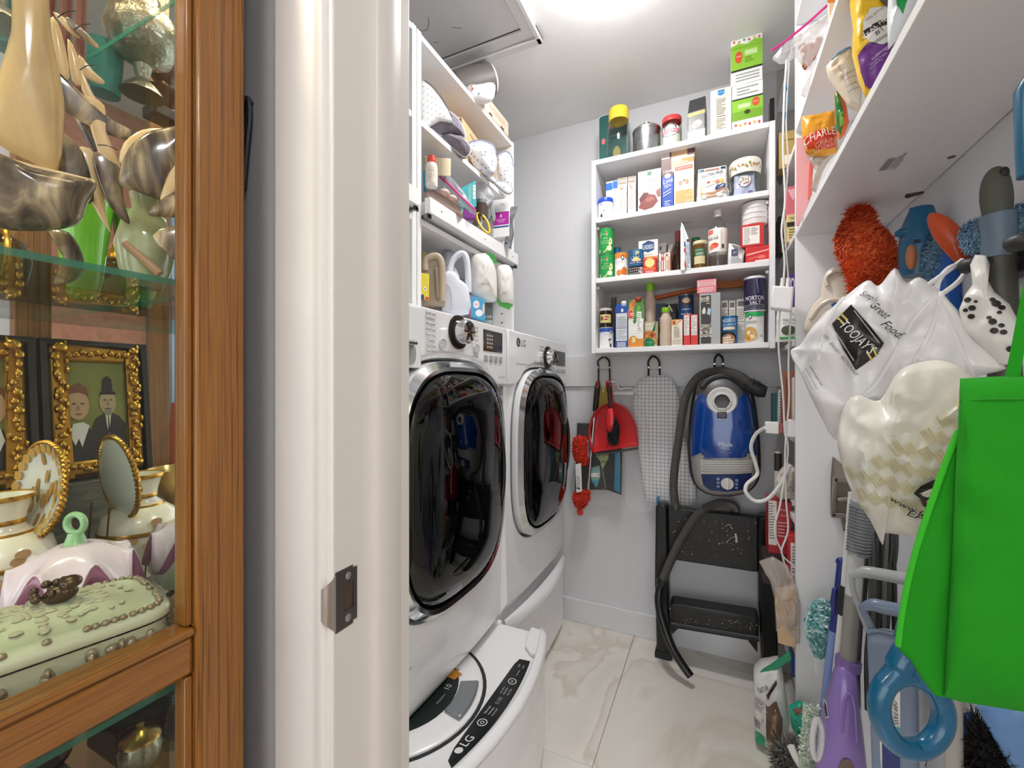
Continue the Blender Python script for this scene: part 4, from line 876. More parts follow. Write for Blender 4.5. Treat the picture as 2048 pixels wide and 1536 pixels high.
# pancake mix pouch
def pouch(name, lab, cat, xc, y, z, w, h, d, col, pr, rz=0.0, rough=.3, top=.06, nz=.003, taper=.9, group=None, ns=45, seg=3):
    t = thing(name, lab, cat, (xc, y+d/2, z+.0003), rz, group)
    def prof(v):
        dd = d*min(1, (1-v)*1.6+.02) if v > .4 else d
        return dd*.5, w*.5*(1-(1-taper)*v)
    def fn(u, v):
        dd, ww = prof(v); a = (u*2*math.pi); c, s_ = math.cos(a), math.sin(a)
        q = .5; x = ww*math.copysign(abs(c)**.45, c); yy = dd*math.copysign(abs(s_)**.7, s_)
        n = nz*noise.noise(Vector((x*ns, yy*ns+z, v*h*ns)))
        return Vector((x+n, yy+n*.7, v*h))
    M_ = mat(col, rough) if isinstance(col, str) else col
    def mk(m):
        m.surf(fn, 28, 14, M_, cu=True); m.add([fn(i/28, 0) for i in range(28)], [tuple(range(28))], M_); m.add([fn(i/28, 1) for i in range(28)], [tuple(range(28))], M_)
    part('pouch', t, mk, smooth=60)
    def face(x, zz, o=0):
        v = max(0, min(1, zz/h)); dd, ww = prof(v); q = max(-1, min(1, x/max(ww, 1e-4)))
        cc = abs(q)**(1/.45); s_ = math.sqrt(max(0, 1-cc*cc)); yy = -dd*s_**.7
        return Vector((x, yy+nz*.7*noise.noise(Vector((x*ns, yy*ns+z, v*h*ns)))-o-.0008-nz*.25, zz))
    prints(t, face, w*.92, h, pr, seg=seg)
    return t
xc, y, w, h = slot(1392, 1456, 330, 1, 0)
pouch('pancake_mix_bag', 'gluten-free pancake mix pouch with pancake picture', 'bag', xc, y-.008, SZ[1], w, h, .06, '#dfe4e4', [('r', -.92, -.55, .9, .97, '#2b5f73'), ('r', .6, .92, .9, .97, '#1f3f4d'), ('r', -.5, .5, .9, .95, '#b4847a'), ('t', 'GLUTEN FREE', .0, .77, 1.5, '#2c3336', 6, .1), ('t', 'Pancake & Baking Mix', 0, .66, 1.3, '#8a9896', 6), ('p', [(-.8, .1), (-.85, .4), (-.3, .5), (.4, .55), (.9, .45), (.95, .12)], '#e8c79a'), ('p', [(-.6, .42), (-.1, .52), (.2, .44), (-.4, .36)], '#f4e6cf'), ('e', .35, .5, .16, .06, '#d97f6a'), ('e', .65, .5, .12, .08, '#e2b45a'), ('e', -.25, .5, .12, .04, '#b5584a'), ('p', [(-.8, .22), (.2, .2), (.9, .3), (.9, .26), (.1, .15), (-.8, .17)], '#c98a58'), ('p', [(-.75, .12), (.2, .1), (.9, .2), (.9, .16), (.2, .06), (-.75, .07)], '#cf9560'), ('p', [(.15, .24), (.85, .3), (.92, .42), (.3, .38)], '#24396e'), ('t', 'Good Source of', .52, .355, .55, '#e8ecf4', 5), ('t', 'Calcium', .52, .305, .35, '#e8ecf4', 5), ('e', -.55, .08, .16, .05, '#e3e0da'), ('e', .5, .1, .2, .055, '#f1f1ee'), ('t', 'USDA', .5, .11, .24, '#4b8d7d')], rz=.05)
# floral canister holding a flour bag
xc, y, w, h = slot(1456, 1530, 308, 1, 0); r = w/2*.86
t = thing('floral_canister', 'clear canister with cream floral rim holding a flour bag', 'canister', (xc, y+.07, SZ[1]+.0003))
part('jar', t, lambda m: m.lathe([(0, .001), (r*.98, .001), (r, .006), (r, h*.66)], CLR, 32), smooth=60)
part('rim', t, lambda m: m.lathe([(r*.97, h*.62), (r*1.02, h*.63), (r*1.06, h*.82), (r*1.06, h*.96), (r*.98, h), (0, h)], mat('#ece6d8', .3), 36))
FL = []
for i in range(11):
    u = -.85+i*.17; FL += [('e', u, .8+.03*math.sin(i*2.3), .05, .035, ['#c9764e', '#b9a04a', '#8d9a5a', '#d08a5a'][i % 4]), ('e', u+.06, .77+.04*math.cos(i*1.7), .03, .02, '#7d8a4e')]
prints(t, cface(r*1.062), w, h, FL, seg=4)
pouch('flour_bag', 'lavender flour bag with oval red lettering inside the canister', 'bag', xc-.004, y+.02, SZ[1]+.004, w*.62, h*.72, .05, '#b9bcd8', [('r', -.9, .9, .85, .97, '#ddd9de'), ('e', 0, .55, .66, .26, '#2c3a78'), ('e', 0, .55, .62, .245, '#f3efe9'), ('t', "Bob's", -.35, .68, .35, '#7a2f34'), ('t', 'Red', .1, .6, .7, '#a3393f', 8, .17, .2), ('t', 'Mill', .22, .42, .7, '#a3393f', 8, .17, .2), ('e', -.4, .5, .13, .07, '#caa79a'), ('e', .55, .08, .25, .06, '#6d5f9a')], rz=0)
# ------------------------------------------------ third board
DMc = [('r', -1, 1, .02, .97, '#1f9a4a'), ('p', [(-.75, .72), (-.6, .86), (-.35, .9), (-.05, .87), (.12, .78), (0, .66), (-.4, .6), (-.7, .62)], '#f1e2c0'), ('p', [(-.7, .73), (-.56, .84), (-.35, .87), (-.08, .85), (.06, .77), (-.04, .68), (-.4, .62), (-.66, .64)], '#c23b34'), ('t', 'Del Monte', -.32, .75, .62, '#f7efe2', 6), ('t', 'Quality', -.1, .58, .5, '#f0f4ea'), ('t', 'SWEET CORN', -.2, .48, .95, '#f2e58a'), ('t', 'CREAM STYLE', -.2, .40, .9, '#e8efdc'), ('p', [(.35, .62), (.6, .55), (.62, .4), (.3, .25), (.2, .38)], '#efe3a8'), ('e', .3, .2, .28, .1, '#f0e8c6'), ('p', [(-.9, .04), (-.85, .18), (-.3, .26), (.15, .28), (.0, .1), (-.3, .03)], '#eee0a4')]
_, r_, h_ = pcan('lower green sweet corn can at the left of the third shelf', 1196, 1226, 507, 2, '#1f9a4a', DMc, group='stacked corn cans')
pcan('upper green sweet corn can stacked under the second shelf', 1195, 1225, 455, 2, '#1f9a4a', DMc, zb=SZ[2]+h_+.0005, group='stacked corn cans')
pcan('small blue tin behind the pumpkin can', 1226, 1240, 494, 2, '#2f77a8', [('e', 0, .3, .5, .2, '#21323d')], dy=.08)
pcan('white pumpkin can with orange top on the third shelf', 1226, 1254, 504, 2, '#ecebe8', [('r', -1, 1, .78, .97, '#e58a2c'), ('e', .15, .77, .16, .1, BLK), ('e', .15, .77, .09, .06, '#ecebe8'), ('t', 'pumpkin', -.2, .6, .8, '#b0a69a'), ('e', .35, .22, .36, .16, '#d9702a'), ('e', -.25, .16, .3, .12, '#e38a3a'), ('r', .28, .36, .34, .42, '#6d7d3a')])
pcan('blue black-beans can on the third shelf', 1255, 1286, 498, 2, '#1c6aa3', [('r', -1, 1, .36, .97, '#1c6aa3'), ('e', 0, .74, .62, .2, '#d8dfa0'), ('t', "BUSH'S", 0, .8, 1.2, '#15202c', 0, .14), ('t', 'BEST', 0, .69, .4, '#c8963a'), ('e', 0, .58, .5, .07, '#e9cf8a'), ('r', -.85, .85, .44, .53, '#17406e'), ('t', 'Black Beans', 0, .485, 1.4, '#eef3f8'), ('r', -1, 1, .02, .36, '#1d1b1c'), ('e', .55, .18, .38, .13, '#d9d6d4')]+[('e', -.85+.17*(i % 7), .07+.09*(i//7), .045, .022, '#d8d4d0') for i in range(21)])
pbox('white rice box with navy shield on the third shelf', 1277, 1316, 480, 2, '#efece7', [('p', [(-.62, .9), (0, .98), (.62, .92), (.62, .72), (0, .66), (-.62, .72)], '#244f7d'), ('t', 'LUNDBERG', 0, .81, 1.1, '#eef3f8', 0, .12), ('t', 'ORGANIC', 0, .6, .9, '#8b8780'), ('r', -1, 1, .44, .55, '#e39a4a'), ('t', 'RISOTTO', -.2, .5, .7, '#fbf1e4'), ('r', -1, 1, .38, .44, '#c96a3c')], dy=.06, th=.05, side=[('l', -.8, .8, .2, .9, 12, '#9a958c')])
pbox('small red raisin box with yellow disc on the third shelf', 1286, 1313, 516, 2, '#d2302c', [('e', 0, .68, .72, .3, '#f0d98a'), ('t', 'SUN-MAID', 0, .3, 1.5, '#f0d04a', 0, .12), ('t', 'RAISINS', 0, .12, 1.2, '#fbf1ee', 0, .12)], th=.04)
pbox('grey carton on the third shelf behind the slim packets', 1317, 1333, 486, 2, '#86847f', [('e', -.5, .85, .3, .07, '#26262a'), ('t', 'CRISPS', 0, .7, 1.4, '#2c2c2e'), ('l', -.8, .8, .3, .6, 5, '#54524e')], dy=.07, th=.04)
xc, y, w, h = slot(1332, 1347, 487, 2, .07)
pouch('chocolate_pouch', 'dark brown pouch with twisted top on the third shelf', 'bag', xc, y, SZ[2], w*1.1, h, .03, '#4a2622', [('e', 0, .4, .5, .12, '#7a4a3c')], nz=.003)
for i, (c, lab) in enumerate((('#e9e6ea', 'white slim pudding box, leftmost of the slim row'), ('#b9503f', 'red slim pudding box in the slim row'), ('#d9b48a', 'tan slim pudding box in the slim row'), ('#ecebea', 'white slim pudding box in the middle of the slim row'), ('#e3b49a', 'peach slim pudding box, rightmost of the slim row'))):
    pbox(lab, 1318+i*4.6, 1322.3+i*4.6, 507-i*.6, 2, c, [('r', -.6, .6, .8, .92, '#3d3a52' if i == 3 else '#f0ece8'), ('r', -.5, .5, .1, .6, '#f0ece8' if i in (1, 2) else '#c9a08a')], dy=.0, th=.07, group='slim pudding boxes')
xc, y, w, h = slot(1346, 1364, 457, 2, .0); r = w/2
t = thing('sauce_bottle', 'dark brown sauce bottle with maroon cap on the third shelf', 'bottle', (xc, y+r+.01, SZ[2]+.0003))
part('bottle', t, lambda m: m.lathe([(0, 0), (r*.95, 0), (r, .005), (r, h*.55), (r*.9, h*.62), (r*.66, h*.7), (r*.6, h*.74)], mat('#2c1a14', .08), 24))
part('cap', t, lambda m: m.lathe([(r*.68, h*.72), (r*.7, h*.74), (r*.68, h*.98), (0, h)], mat('#5e2522', .25), 24))
t = vthing('seasoning_packet', 'white and blue seasoning packets leaning on the third shelf', 'packet', 1375, 540, 1.79/ray(1375)[1])
dd_ = 1.79/ray(1375)[1]
part('packet', t, lambda m: m.prism(loc2([(1362, 444), (1366, 448), (1378, 478), (1382, 539), (1366, 541)], 1375, 540, dd_), 0, .004, mat('#d6dde4', .35)), bevel=.001)
part('packet', t, lambda m: m.prism(loc2([(1361, 455), (1364, 452), (1370, 490), (1370, 541), (1361, 542)], 1375, 540, dd_), -.006, -.002, mat('#efeae4', .35)), bevel=.001)
prints(t, lambda x, z, o=0: Vector((x, -.0062-o, z)), .03, .18, [('e', -.55, .12, .2, .08, '#d2452e'), ('r', -.85, -.4, .38, .46, '#b3263a'), ('r', -.85, -.5, .5, .6, '#2b4a8a')])
prints(t, lambda x, z, o=0: Vector((x, -.0002-o, z)), .03, .18, [('r', -.2, .4, .6, .66, '#5b2c2a'), ('l', -.25, .55, .05, .4, 9, '#6f8fb0'), ('r', -.2, .5, .42, .56, '#9fb7cc')], name='printed_back')
xc, y, w, h = slot(1384, 1415, 481, 2, .0); r = w/2
t, r, h = pcan('honey jar with cream lid and green label on the third shelf', 1385, 1414, 480, 2, mat('#6a4a22', .12), [('r', -.75, .6, .45, .72, '#2e6a48'), ('t', 'GOLDEN', -.1, .65, .9, '#f0ecd8'), ('t', 'HONEY', 0, .52, .9, '#f0ecd8', 0, .1), ('r', -.7, .6, .16, .44, '#d9cfa4'), ('l', -.6, .5, .2, .4, 4, '#a89c6c')], lid='#d9c9a0', cat='jar', name='honey_jar')
pcan('dark jar with green lid behind the honey jar', 1382, 1400, 474, 2, mat('#5a4a34', .2), [], dy=.09, lid='#1f7a4a', cat='jar', name='spice_jar')
xc, y, w, h = slot(1415, 1457, 414, 2, .0); r = w/2*.95
t = thing('vinegar_bottle', 'clear plastic bottle of white vinegar on the third shelf', 'bottle', (xc, y+r, SZ[2]+.0003), -.25)
PET = glass('#fbfcfc', .985)
part('bottle', t, lambda m: m.lathe([(0, 0), (r*.92, 0), (r, .008), (r*.97, h*.08), (r, h*.1), (r*.97, h*.15), (r, h*.17), (r*.97, h*.22), (r, h*.24), (r, h*.6), (r*.85, h*.7), (r*.5, h*.8), (r*.32, h*.85), (r*.32, h*.88)], PET, 32), smooth=60)
part('vinegar', t, lambda m: m.lathe([(0, .003), (r*.9, .003), (r*.93, .01), (r*.93, h*.2), (0, h*.2)], glass('#f3ecea', .93, 1.33), 28), smooth=60)
part('cap', t, lambda m: m.lathe([(r*.36, h*.87), (r*.42, h*.88), (r*.4, h*.99), (0, h)], mat('#d6d2ce', .4), 24))
part('label_band', t, lambda m: m.lathe([(r*1.005, h*.25), (r*1.012, h*.255), (r*1.012, h*.645), (r*1.005, h*.65)], mat('#f1ede6', .4), 32))
prints(t, cface(r*1.014), w*.95, h, [('r', -.8, -.2, .56, .63, '#d8502e'), ('t', 'HEINZ', -.5, .595, .5, '#f7e8e2'), ('t', 'DISTILLED WHITE', -.3, .53, 1.0, '#5b5650'), ('t', 'VINEGAR', -.3, .48, 1.1, '#232323', 0, .05), ('e', -.1, .36, .35, .045, '#d9482e'), ('e', -.3, .34, .25, .04, '#e27a52'), ('p', [(-.5, .3), (-.3, .4), (-.1, .34)], '#b93a24'), ('r', .45, .72, .3, .37, '#4b4b4b'), ('r', .42, .5, .28, .62, '#d9cfc2')], seg=4)
t = thing('paper_sleeve', 'folded white paper sleeve with purple printing on the third shelf', 'paper', (XatY(1471, 1.802), 1.82, SZ[2]+.0003))
part('sheet', t, lambda m: (m.add([(-.026, -.012, 0), (.022, -.02, 0), (.03, -.01, .05), (.01, .0, .075), (-.022, -.004, .085)], [(0, 1, 2, 3, 4)], mat('#e6e6e6', .5)), m.add([(.022, -.02, 0), (.03, -.01, .05), (.034, .03, .045), (.03, .03, 0)], [(0, 1, 2, 3)], mat('#efefef', .5))), solid=.001)
prints(t, lambda x, z, o=0: Vector((x, -.0172+z*.03-o, z)), .05, .08, [('r', -.55, .3, .4, .72, '#4e4a66'), ('t', '#1', -.1, .56, .4, '#d8d6e2'), ('l', -.6, .4, .05, .38, 5, '#9a9aa6')])
t_, w, h = pbox('red shrink-wrapped packet at the right end of the third shelf', 1491, 1540, 492, 2, '#cf2a2c', [('p', [(-.9, .55), (.9, .75), (.9, .68), (-.9, .45)], '#f0b4ae'), ('e', .3, .3, .35, .12, '#e8736c'), ('r', -.2, .9, .04, .12, '#f0e4e2'), ('p', [(-.8, .25), (0, .4), (.1, .32), (-.7, .15)], '#e0605a')], th=.06)
t_, w2, h2 = pbox('red box with white nutrition panel on the third shelf', 1482, 1528, 448, 2, '#c9302f', [('r', -.85, .62, .1, .9, '#efeae4'), ('l', -.75, -.2, .14, .86, 13, '#7c7872'), ('l', -.1, .5, .5, .86, 7, '#6a6660')], zb=SZ[2]+h+.001, th=.07)
t = thing('ramekin_stack', 'stack of white ribbed baking dishes on the red box', 'dishes', (XatY(1510, 1.85), 1.85, SZ[2]+h+h2+.003))
for i in range(4):
    zz = i*.019
    if zz+.03 < .1: part('dish', t, lambda m: m.lathe([(0, zz), (.036, zz), (.042, zz+.004), (.044, zz+.022), (.046, zz+.024), (.046, zz+.026), (.041, zz+.026), (.038, zz+.008), (0, zz+.006)], mat('#e3e1de', .35), 28, rf=lambda a, z: 1+.01*math.sin(18*a)))
# ------------------------------------------------ bottom board
MK = [('r', -1, 1, .78, .95, '#2a55b4'), ('e', .55, .8, .13, .09, '#1f2f52'), ('e', .55, .8, .08, .055, '#eceef0'), ('t', 'Evaporated', .2, .66, .9, '#8d949c'), ('p', [(.2, .4), (.5, .46), (.62, .4), (.6, .05), (.4, .05), (.38, .34)], '#3a2a2c'), ('e', .52, .3, .12, .1, '#efe6e0')]
_, r_, h_ = pcan('white evaporated milk can on the bottom shelf', 1195, 1224, 654, 3, '#e9ebed', MK, lidh=.0)
xc, y, w, h = slot(1196, 1221, 615, 3)
pcan('small dark jam jar standing on the milk can', 1196, 1221, 616, 3, mat('#2b1712', .12), [('r', -.8, .8, .22, .66, '#d9cf8a'), ('e', .1, .46, .5, .12, '#b8433c'), ('t', 'Jam', .1, .46, .5, '#f3e6da'), ('e', -.5, .46, .2, .12, '#8a4a2c')], zb=SZ[3]+h_+.0005, lid='#c9c2b8', cat='jar', name='jam_jar', lidh=.010)
xc, y, w, h = slot(1210, 1238, 592, 3, .09); r = w/2
t = thing('glass_bottle', 'empty clear glass bottle behind the milk can', 'bottle', (xc, y+r, SZ[3]+.0003))
part('bottle', t, lambda m: m.lathe([(0, 0), (r*.9, 0), (r, .006), (r, h*.6), (r*.8, h*.72), (r*.45, h*.82), (r*.4, h*.9), (r*.46, h*.91), (r*.46, h*.94), (r*.4, h*.95), (r*.46, h*.97), (r*.44, h)], glass('#e3e6e2', .75), 26), smooth=60)
def tetra(lab, x0, x1, yt, k, body, top, pr, capc, th=.05, dy=0):
    xc, y, w, h = slot(x0, x1, yt, k, dy)
    t = thing('drink_carton', lab, 'carton', (xc, y+th/2, SZ[k]+.0003), .06)
    part('carton', t, lambda m: (m.bb(-w/2, w/2, -th/2, th/2, 0, h*.84, mat(body, .35)),), bevel=.0015)
    part('gable', t, lambda m: m.add([(-w/2, -th/2, h*.84), (w/2, -th/2, h*.84), (w/2, th/2, h*.84), (-w/2, th/2, h*.84), (-w/2, th*.1, h*.95), (w/2, th*.1, h*.95)], [(0, 1, 5, 4), (1, 2, 5), (2, 3, 4, 5), (3, 0, 4)], mat(top, .35)))
    part('cap', t, lambda m: m.lathe([(w*.2, 0), (w*.2, .014), (w*.17, .016), (0, .016)], mat(capc, .35), 16, Matrix.Translation((w*.15, -th*.16, h*.9)) @ Matrix.Rotation(.5, 4, 'X')))
    prints(t, bface(th), w, h, pr)
    return t
tetra('blue and white broth carton with white cap on the bottom shelf', 1230, 1255, 600, 3, '#e6e9ee', '#234a9a', [('r', -1, 1, .72, .84, '#234a9a'), ('r', -1, -.85, .0, .84, '#234a9a'), ('r', .85, 1, 0, .84, '#234a9a'), ('e', .1, .78, .2, .04, '#e6e9ee'), ('t', 'NUTRITION FACTS', 0, .69, 1.4, '#3a3f48'), ('l', -.75, .75, .42, .66, 8, '#8d949e'), ('r', -.75, .75, .40, .41, '#3a3f48'), ('l', -.75, .75, .17, .38, 7, '#b0b6be'), ('r', -1, 1, 0, .14, '#234a9a')]+[('r', -.7+.1*i, -.65+.1*i, .01, .12, '#e6e9ee') for i in range(14)], '#f1f1ef')
tetra('green apple juice carton with fruit picture on the bottom shelf', 1256, 1286, 591, 3, '#eceae4', '#3f7a34', [('r', -1, 1, .55, .84, '#4a8a3a'), ('e', -.55, .78, .3, .1, '#d88a3c'), ('e', -.3, .86, .25, .07, '#c9642c'), ('p', [(-.1, .6), (.3, .8), (.6, .78), (.2, .56)], '#6fae4e'), ('p', [(-.4, .5), (0, .6), (.1, .5), (-.2, .44)], '#3f7a34'), ('e', -.65, .64, .42, .1, '#e8e0d4'), ('e', -.65, .64, .38, .088, '#d8482a'), ('t', 'ott', -.55, .64, .5, '#f8eee8', 0, .07), ('r', .15, .75, .28, .68, '#f2f2f0'), ('l', .2, .7, .3, .66, 9, '#7d827a'), ('r', -1, 1, 0, .16, '#e0902e'), ('e', -.35, .16, .5, .06, '#e0902e'), ('r', -.5, -.05, .09, .19, '#e9dca0')], '#a5482e')
xc, y, w, h = slot(1286, 1311, 562, 3, .07); r = w/2
MILKY = mat('#c9b4a2', .3)
def smoothie(lab, xc, y, r, h):
    t = thing('shake_bottle', lab, 'bottle', (xc, y+r, SZ[3]+.0003), 0, 'shake bottles')
    part('bottle', t, lambda m: m.lathe([(0, 0), (r*.92, 0), (r, .006), (r, h*.3), (r*.93, h*.4), (r*.97, h*.6), (r*.95, h*.72), (r*.6, h*.82), (r*.58, h*.87)], MILKY, 28), smooth=50)
    part('cap', t, lambda m: m.lathe([(r*.66, h*.86), (r*.7, h*.87), (r*.68, h*.99), (0, h)], mat('#86c41f', .3), 24))
    return t
smoothie('tall beige shake bottle with lime cap behind the soup can', xc, y, r, h)
xc, y, w, h = slot(1318, 1343, 613, 3, .0); smoothie('short beige shake bottle with lime cap on the bottom shelf', xc, y, w/2, h)
pcan('soup can with green label and vegetable picture', 1285, 1315, 642, 3, '#d9cfae', [('p', [(-.95, .97), (.55, .97), (.45, .62), (.1, .55), (-.6, .6), (-.95, .7)], '#1f6a3c'), ('t', 'Healthy', -.3, .86, 1.0, '#f2f4ea', 0, .12, .2), ('t', 'Choice', -.25, .73, .9, '#f2f4ea', 0, .12, .2), ('e', -.2, .46, .8, .15, '#c9773a'), ('e', -.5, .42, .2, .07, '#e2a24a'), ('e', .1, .45, .2, .07, '#8a3f22'), ('e', -.2, .12, .6, .22, '#1f7a44'), ('t', 'Country Vegetable', -.2, .16, .85, '#f2f4ea'), ('r', .6, 1, .3, .97, '#cfcf9a'), ('e', .6, .24, .25, .12, '#d89a5a')])
pbox('navy box behind the short shake bottle', 1311, 1331, 607, 3, '#1f2f4a', [('l', -.7, .7, .5, .7, 3, '#6a7890')], dy=.1, th=.04)
xc, y, w, h = slot(1329, 1356, 606, 3, .07)
pouch('black_pouch', 'black coffee pouch on the bottom shelf', 'bag', xc, y, SZ[3], w, h, .05, '#26262a', [('p', [(-.6, .95), (.1, .8), (.2, .83), (-.4, .99)], '#e8e8e6'), ('t', 'ANO', .2, .55, .6, '#d8d8d6')], nz=.004)
t = thing('wooden_spatula', 'long orange wooden paddle lying along the back of the bottom shelf', 'paddle', (.02, 2.005, 1.48))
pa, pb = PYp(1308, 597, 1.99), PYp(1494, 556, 1.99)
part('handle', t, lambda m: m.tube([pa-t.location, pa.lerp(pb, .62)-t.location], .010, mat('#c8642c', .5, var=.1), 10))
part('blade', t, lambda m: m.box(pa.lerp(pb, .8)-t.location, (.17, .012, .05), mat('#b96a2e', .5, var=.1)), bevel=.004)
part('rest', t, lambda m: m.bb(.14, .16, -.005, .005, -.168, .035, mat('#b96a2e', .5)))
pbox('cream dessert box with orange corner on the bottom shelf', 1343, 1365, 639, 3, '#e9e0cf', [('p', [(-1, 1), (1, 1), (0, .78), (-1, .78)], '#e2a05a'), ('e', -.55, .88, .22, .07, '#7c4a2a'), ('e', .1, .9, .22, .07, '#f3eee4'), ('e', .1, .9, .1, .03, '#333333'), ('l', -.6, .6, .3, .74, 11, '#9a948a'), ('l', -.8, .8, .04, .25, 4, '#c0b49c')], th=.03)
pcan('navy pinto bean can stacked behind the red boxes', 1355, 1388, 588, 3, '#1d3f6a', [('e', 0, .84, .6, .1, '#3d3328'), ('e', 0, .86, .4, .06, '#c9b79a'), ('t', 'Organic', 0, .66, .8, '#dfe6ee'), ('t', 'Pinto Beans', .05, .56, 1.1, '#eef2f6'), ('p', [(-.9, .4), (.2, .5), (.9, .3), (.9, .03), (-.9, .03)], '#f0ece6'), ('p', [(-.9, .36), (.2, .46), (.85, .27), (.85, .03), (-.9, .03)], '#8a3f36')]+[('e', -.7+.3*(i % 5), .1+.1*(i//5), .1, .03, '#b0645a') for i in range(13)], zb=SZ[3]+.03, dy=.05)
part('riser', thing('small_riser_box', 'low grey box under the pinto bean can', 'box', (XatY(1371, 1.89), 1.89, SZ[3]+.0003)), lambda m: m.bb(-.04, .04, -.03, .04, 0, .0292, mat('#6b6863', .6)), bevel=.001)
for lab, a, b in (('left red and white mix box on the bottom shelf', 1367, 1380.5), ('right red and white mix box on the bottom shelf', 1381.5, 1396)):
    pbox(lab, a, b, 629, 3, '#d8332c', [('r', -.85, .7, .32, .97, '#ece8e4'), ('l', -.7, .55, .5, .94, 9, '#8d8a86'), ('l', -.7, .55, .34, .48, 4, '#9ab0c0')], th=.06, group='red and white mix boxes')
a_, w, h = pbox('tall black and grey tea box on the bottom shelf', 1399, 1441, 586, 3, '#a9acac', [('p', rrect(.98, .94, .03, 4, -.38, .49), '#33302c'), ('t', 'BIGELOW.', -.38, .28, 1.4, '#efe7d2', 90, .20), ('t', '100', -.5, .88, .45, '#efe7d2', 90, .16), ('l', -.35, .0, .78, .95, 4, '#c9c0ac'), ('p', [(-.75, .66), (-.55, .74), (-.4, .68), (-.45, .6), (-.7, .6)], '#e6dfcf'), ('p', [(-.15, .72), (.1, .68), (.0, .56), (-.3, .6)], '#a8cadd')], th=.09, rz=.0)
pbox('pink and white packet lying on the tea box', 1394, 1433, 559, 3, '#e2848c', [('r', -.9, .9, .5, .9, '#f0c9cc'), ('l', -.8, .8, .5, .9, 3, '#c85a66'), ('l', -.8, .8, .08, .42, 3, '#f4dedf')], th=.08, zb=SZ[3]+h+.001)
for i, (a, b, yt) in enumerate(((1442, 1456, 601), (1458, 1471, 601), (1473, 1490, 598))):
    pbox('white ingredient carton behind the clam sauce can, %s' % ('left of the row', 'middle of the row with torn top', 'right of the row')[i], a, b, yt, 3, '#dcd7cf', [('r', -.7, .7, .84, .95, '#6b665a'), ('l', -.8, .8, .55, .8, 6, '#8b877d'), ('r', -.8, .8, .5, .51, '#5b574f'), ('l', -.8, .8, .1, .46, 9, '#b0aba1')], dy=.06, th=.05, group='white ingredient cartons')
pcan('blue clam sauce can with bowl picture on the bottom shelf', 1443, 1477, 631, 3, '#2c78ac', [('t', 'PROGRESSO', -.1, .84, 1.4, '#eef4f8', 6, .11), ('r', -.8, .7, .77, .775, '#eef4f8'), ('t', 'RED CLAM SAUCE', -.05, .68, 1.4, '#d6e8f2', 3, .07), ('r', -.7, .5, .5, .6, '#e6e2d6'), ('t', 'ready to serve', -.1, .55, 1.0, '#d98a3a'), ('e', -.2, .2, .85, .26, '#22201f'), ('e', -.2, .15, .72, .2, '#c99a78')]+[('e', -.6+.2*(i % 5), .06+.08*(i//5), .1, .035, '#efdcc6') for i in range(14)])
_, r_, h_ = pcan('white soup can with green top under the salt box', 1490, 1531, 622, 3, '#e6e5e2', [('r', -1, 1, .84, .97, '#1fae5a'), ('e', -.35, .83, .13, .07, BLK), ('e', -.35, .83, .08, .045, '#e6e5e2'), ('l', -.7, .2, .62, .72, 2, '#b4b2ac'), ('e', -.35, .28, .62, .26, '#d9d3c4'), ('e', -.37, .28, .56, .235, '#d9a24e'), ('e', -.5, .34, .2, .07, '#f0e0b4'), ('e', -.2, .2, .22, .07, '#efdca8'), ('e', -.45, .16, .15, .06, '#c9863a'), ('e', .6, .22, .12, .05, '#bdb9b2')])
pcan('navy salt canister stacked on the soup can', 1488, 1534, 551, 3, '#2b2748', [('p', [(.1, .9), (.16, .92), (.3, .5), (.26, .5)], '#8f8aa6'), ('t', 'MORTON', 0, .37, 1.45, '#f1f0f4', 0, .12), ('t', 'SALT', .05, .24, .8, '#f1f0f4', 0, .09), ('r', -.9, .9, .175, .182, '#d8d6e0'), ('t', 'THIS SALT DOES NOT SUPPLY IODIDE', 0, .13, 1.7, '#d8d6e0'), ('t', 'NET WT 26 OZ (1 LB 10 OZ)', 0, .07, 1.4, '#f1f0f4'), ('r', -1, 1, 0, .03, '#e9e8ec')], zb=SZ[3]+h_+.0005, lid='#e6e6ea', cat='canister', name='salt_canister', lidh=.008)
# ================================================================ hanging on the back wall
def ything(name, label, cat, px, py, Y, group=None): return thing(name, label, cat, PYp(px, py, Y), 0, group)
def locy(pts, px, py, Y):
    o = PYp(px, py, Y); return [((q := PYp(x, y, Y)).x-o.x, q.z-o.z) for x, y in pts]
def decal(pf, poly, off, m, mb, rings=5):
    cx = sum(p[0] for p in poly)/len(poly); cz = sum(p[1] for p in poly)/len(poly); n = len(poly); vs = []; fs = []
    for k in range(rings+1):
        q = k/rings
        for x, z in poly: vs.append(pf.face(cx+(x-cx)*q, cz+(z-cz)*q, off))
    for k in range(rings):
        for i in range(n):
            j = (i+1) % n
            fs.append((k*n+i, (k+1)*n+i, (k+1)*n+j) if k == 0 else (k*n+i, (k+1)*n+i, (k+1)*n+j, k*n+j))
    mb.add(vs, fs, m)
def dense(poly, n=4):
    o = []
    for a, b in zip(poly, poly[1:]+poly[:1]):
        for k in range(n): o.append((a[0]+(b[0]-a[0])*k/n, a[1]+(b[1]-a[1])*k/n))
    return o
BLKM = mat('#1a1a1b', .4); YH = 2.022
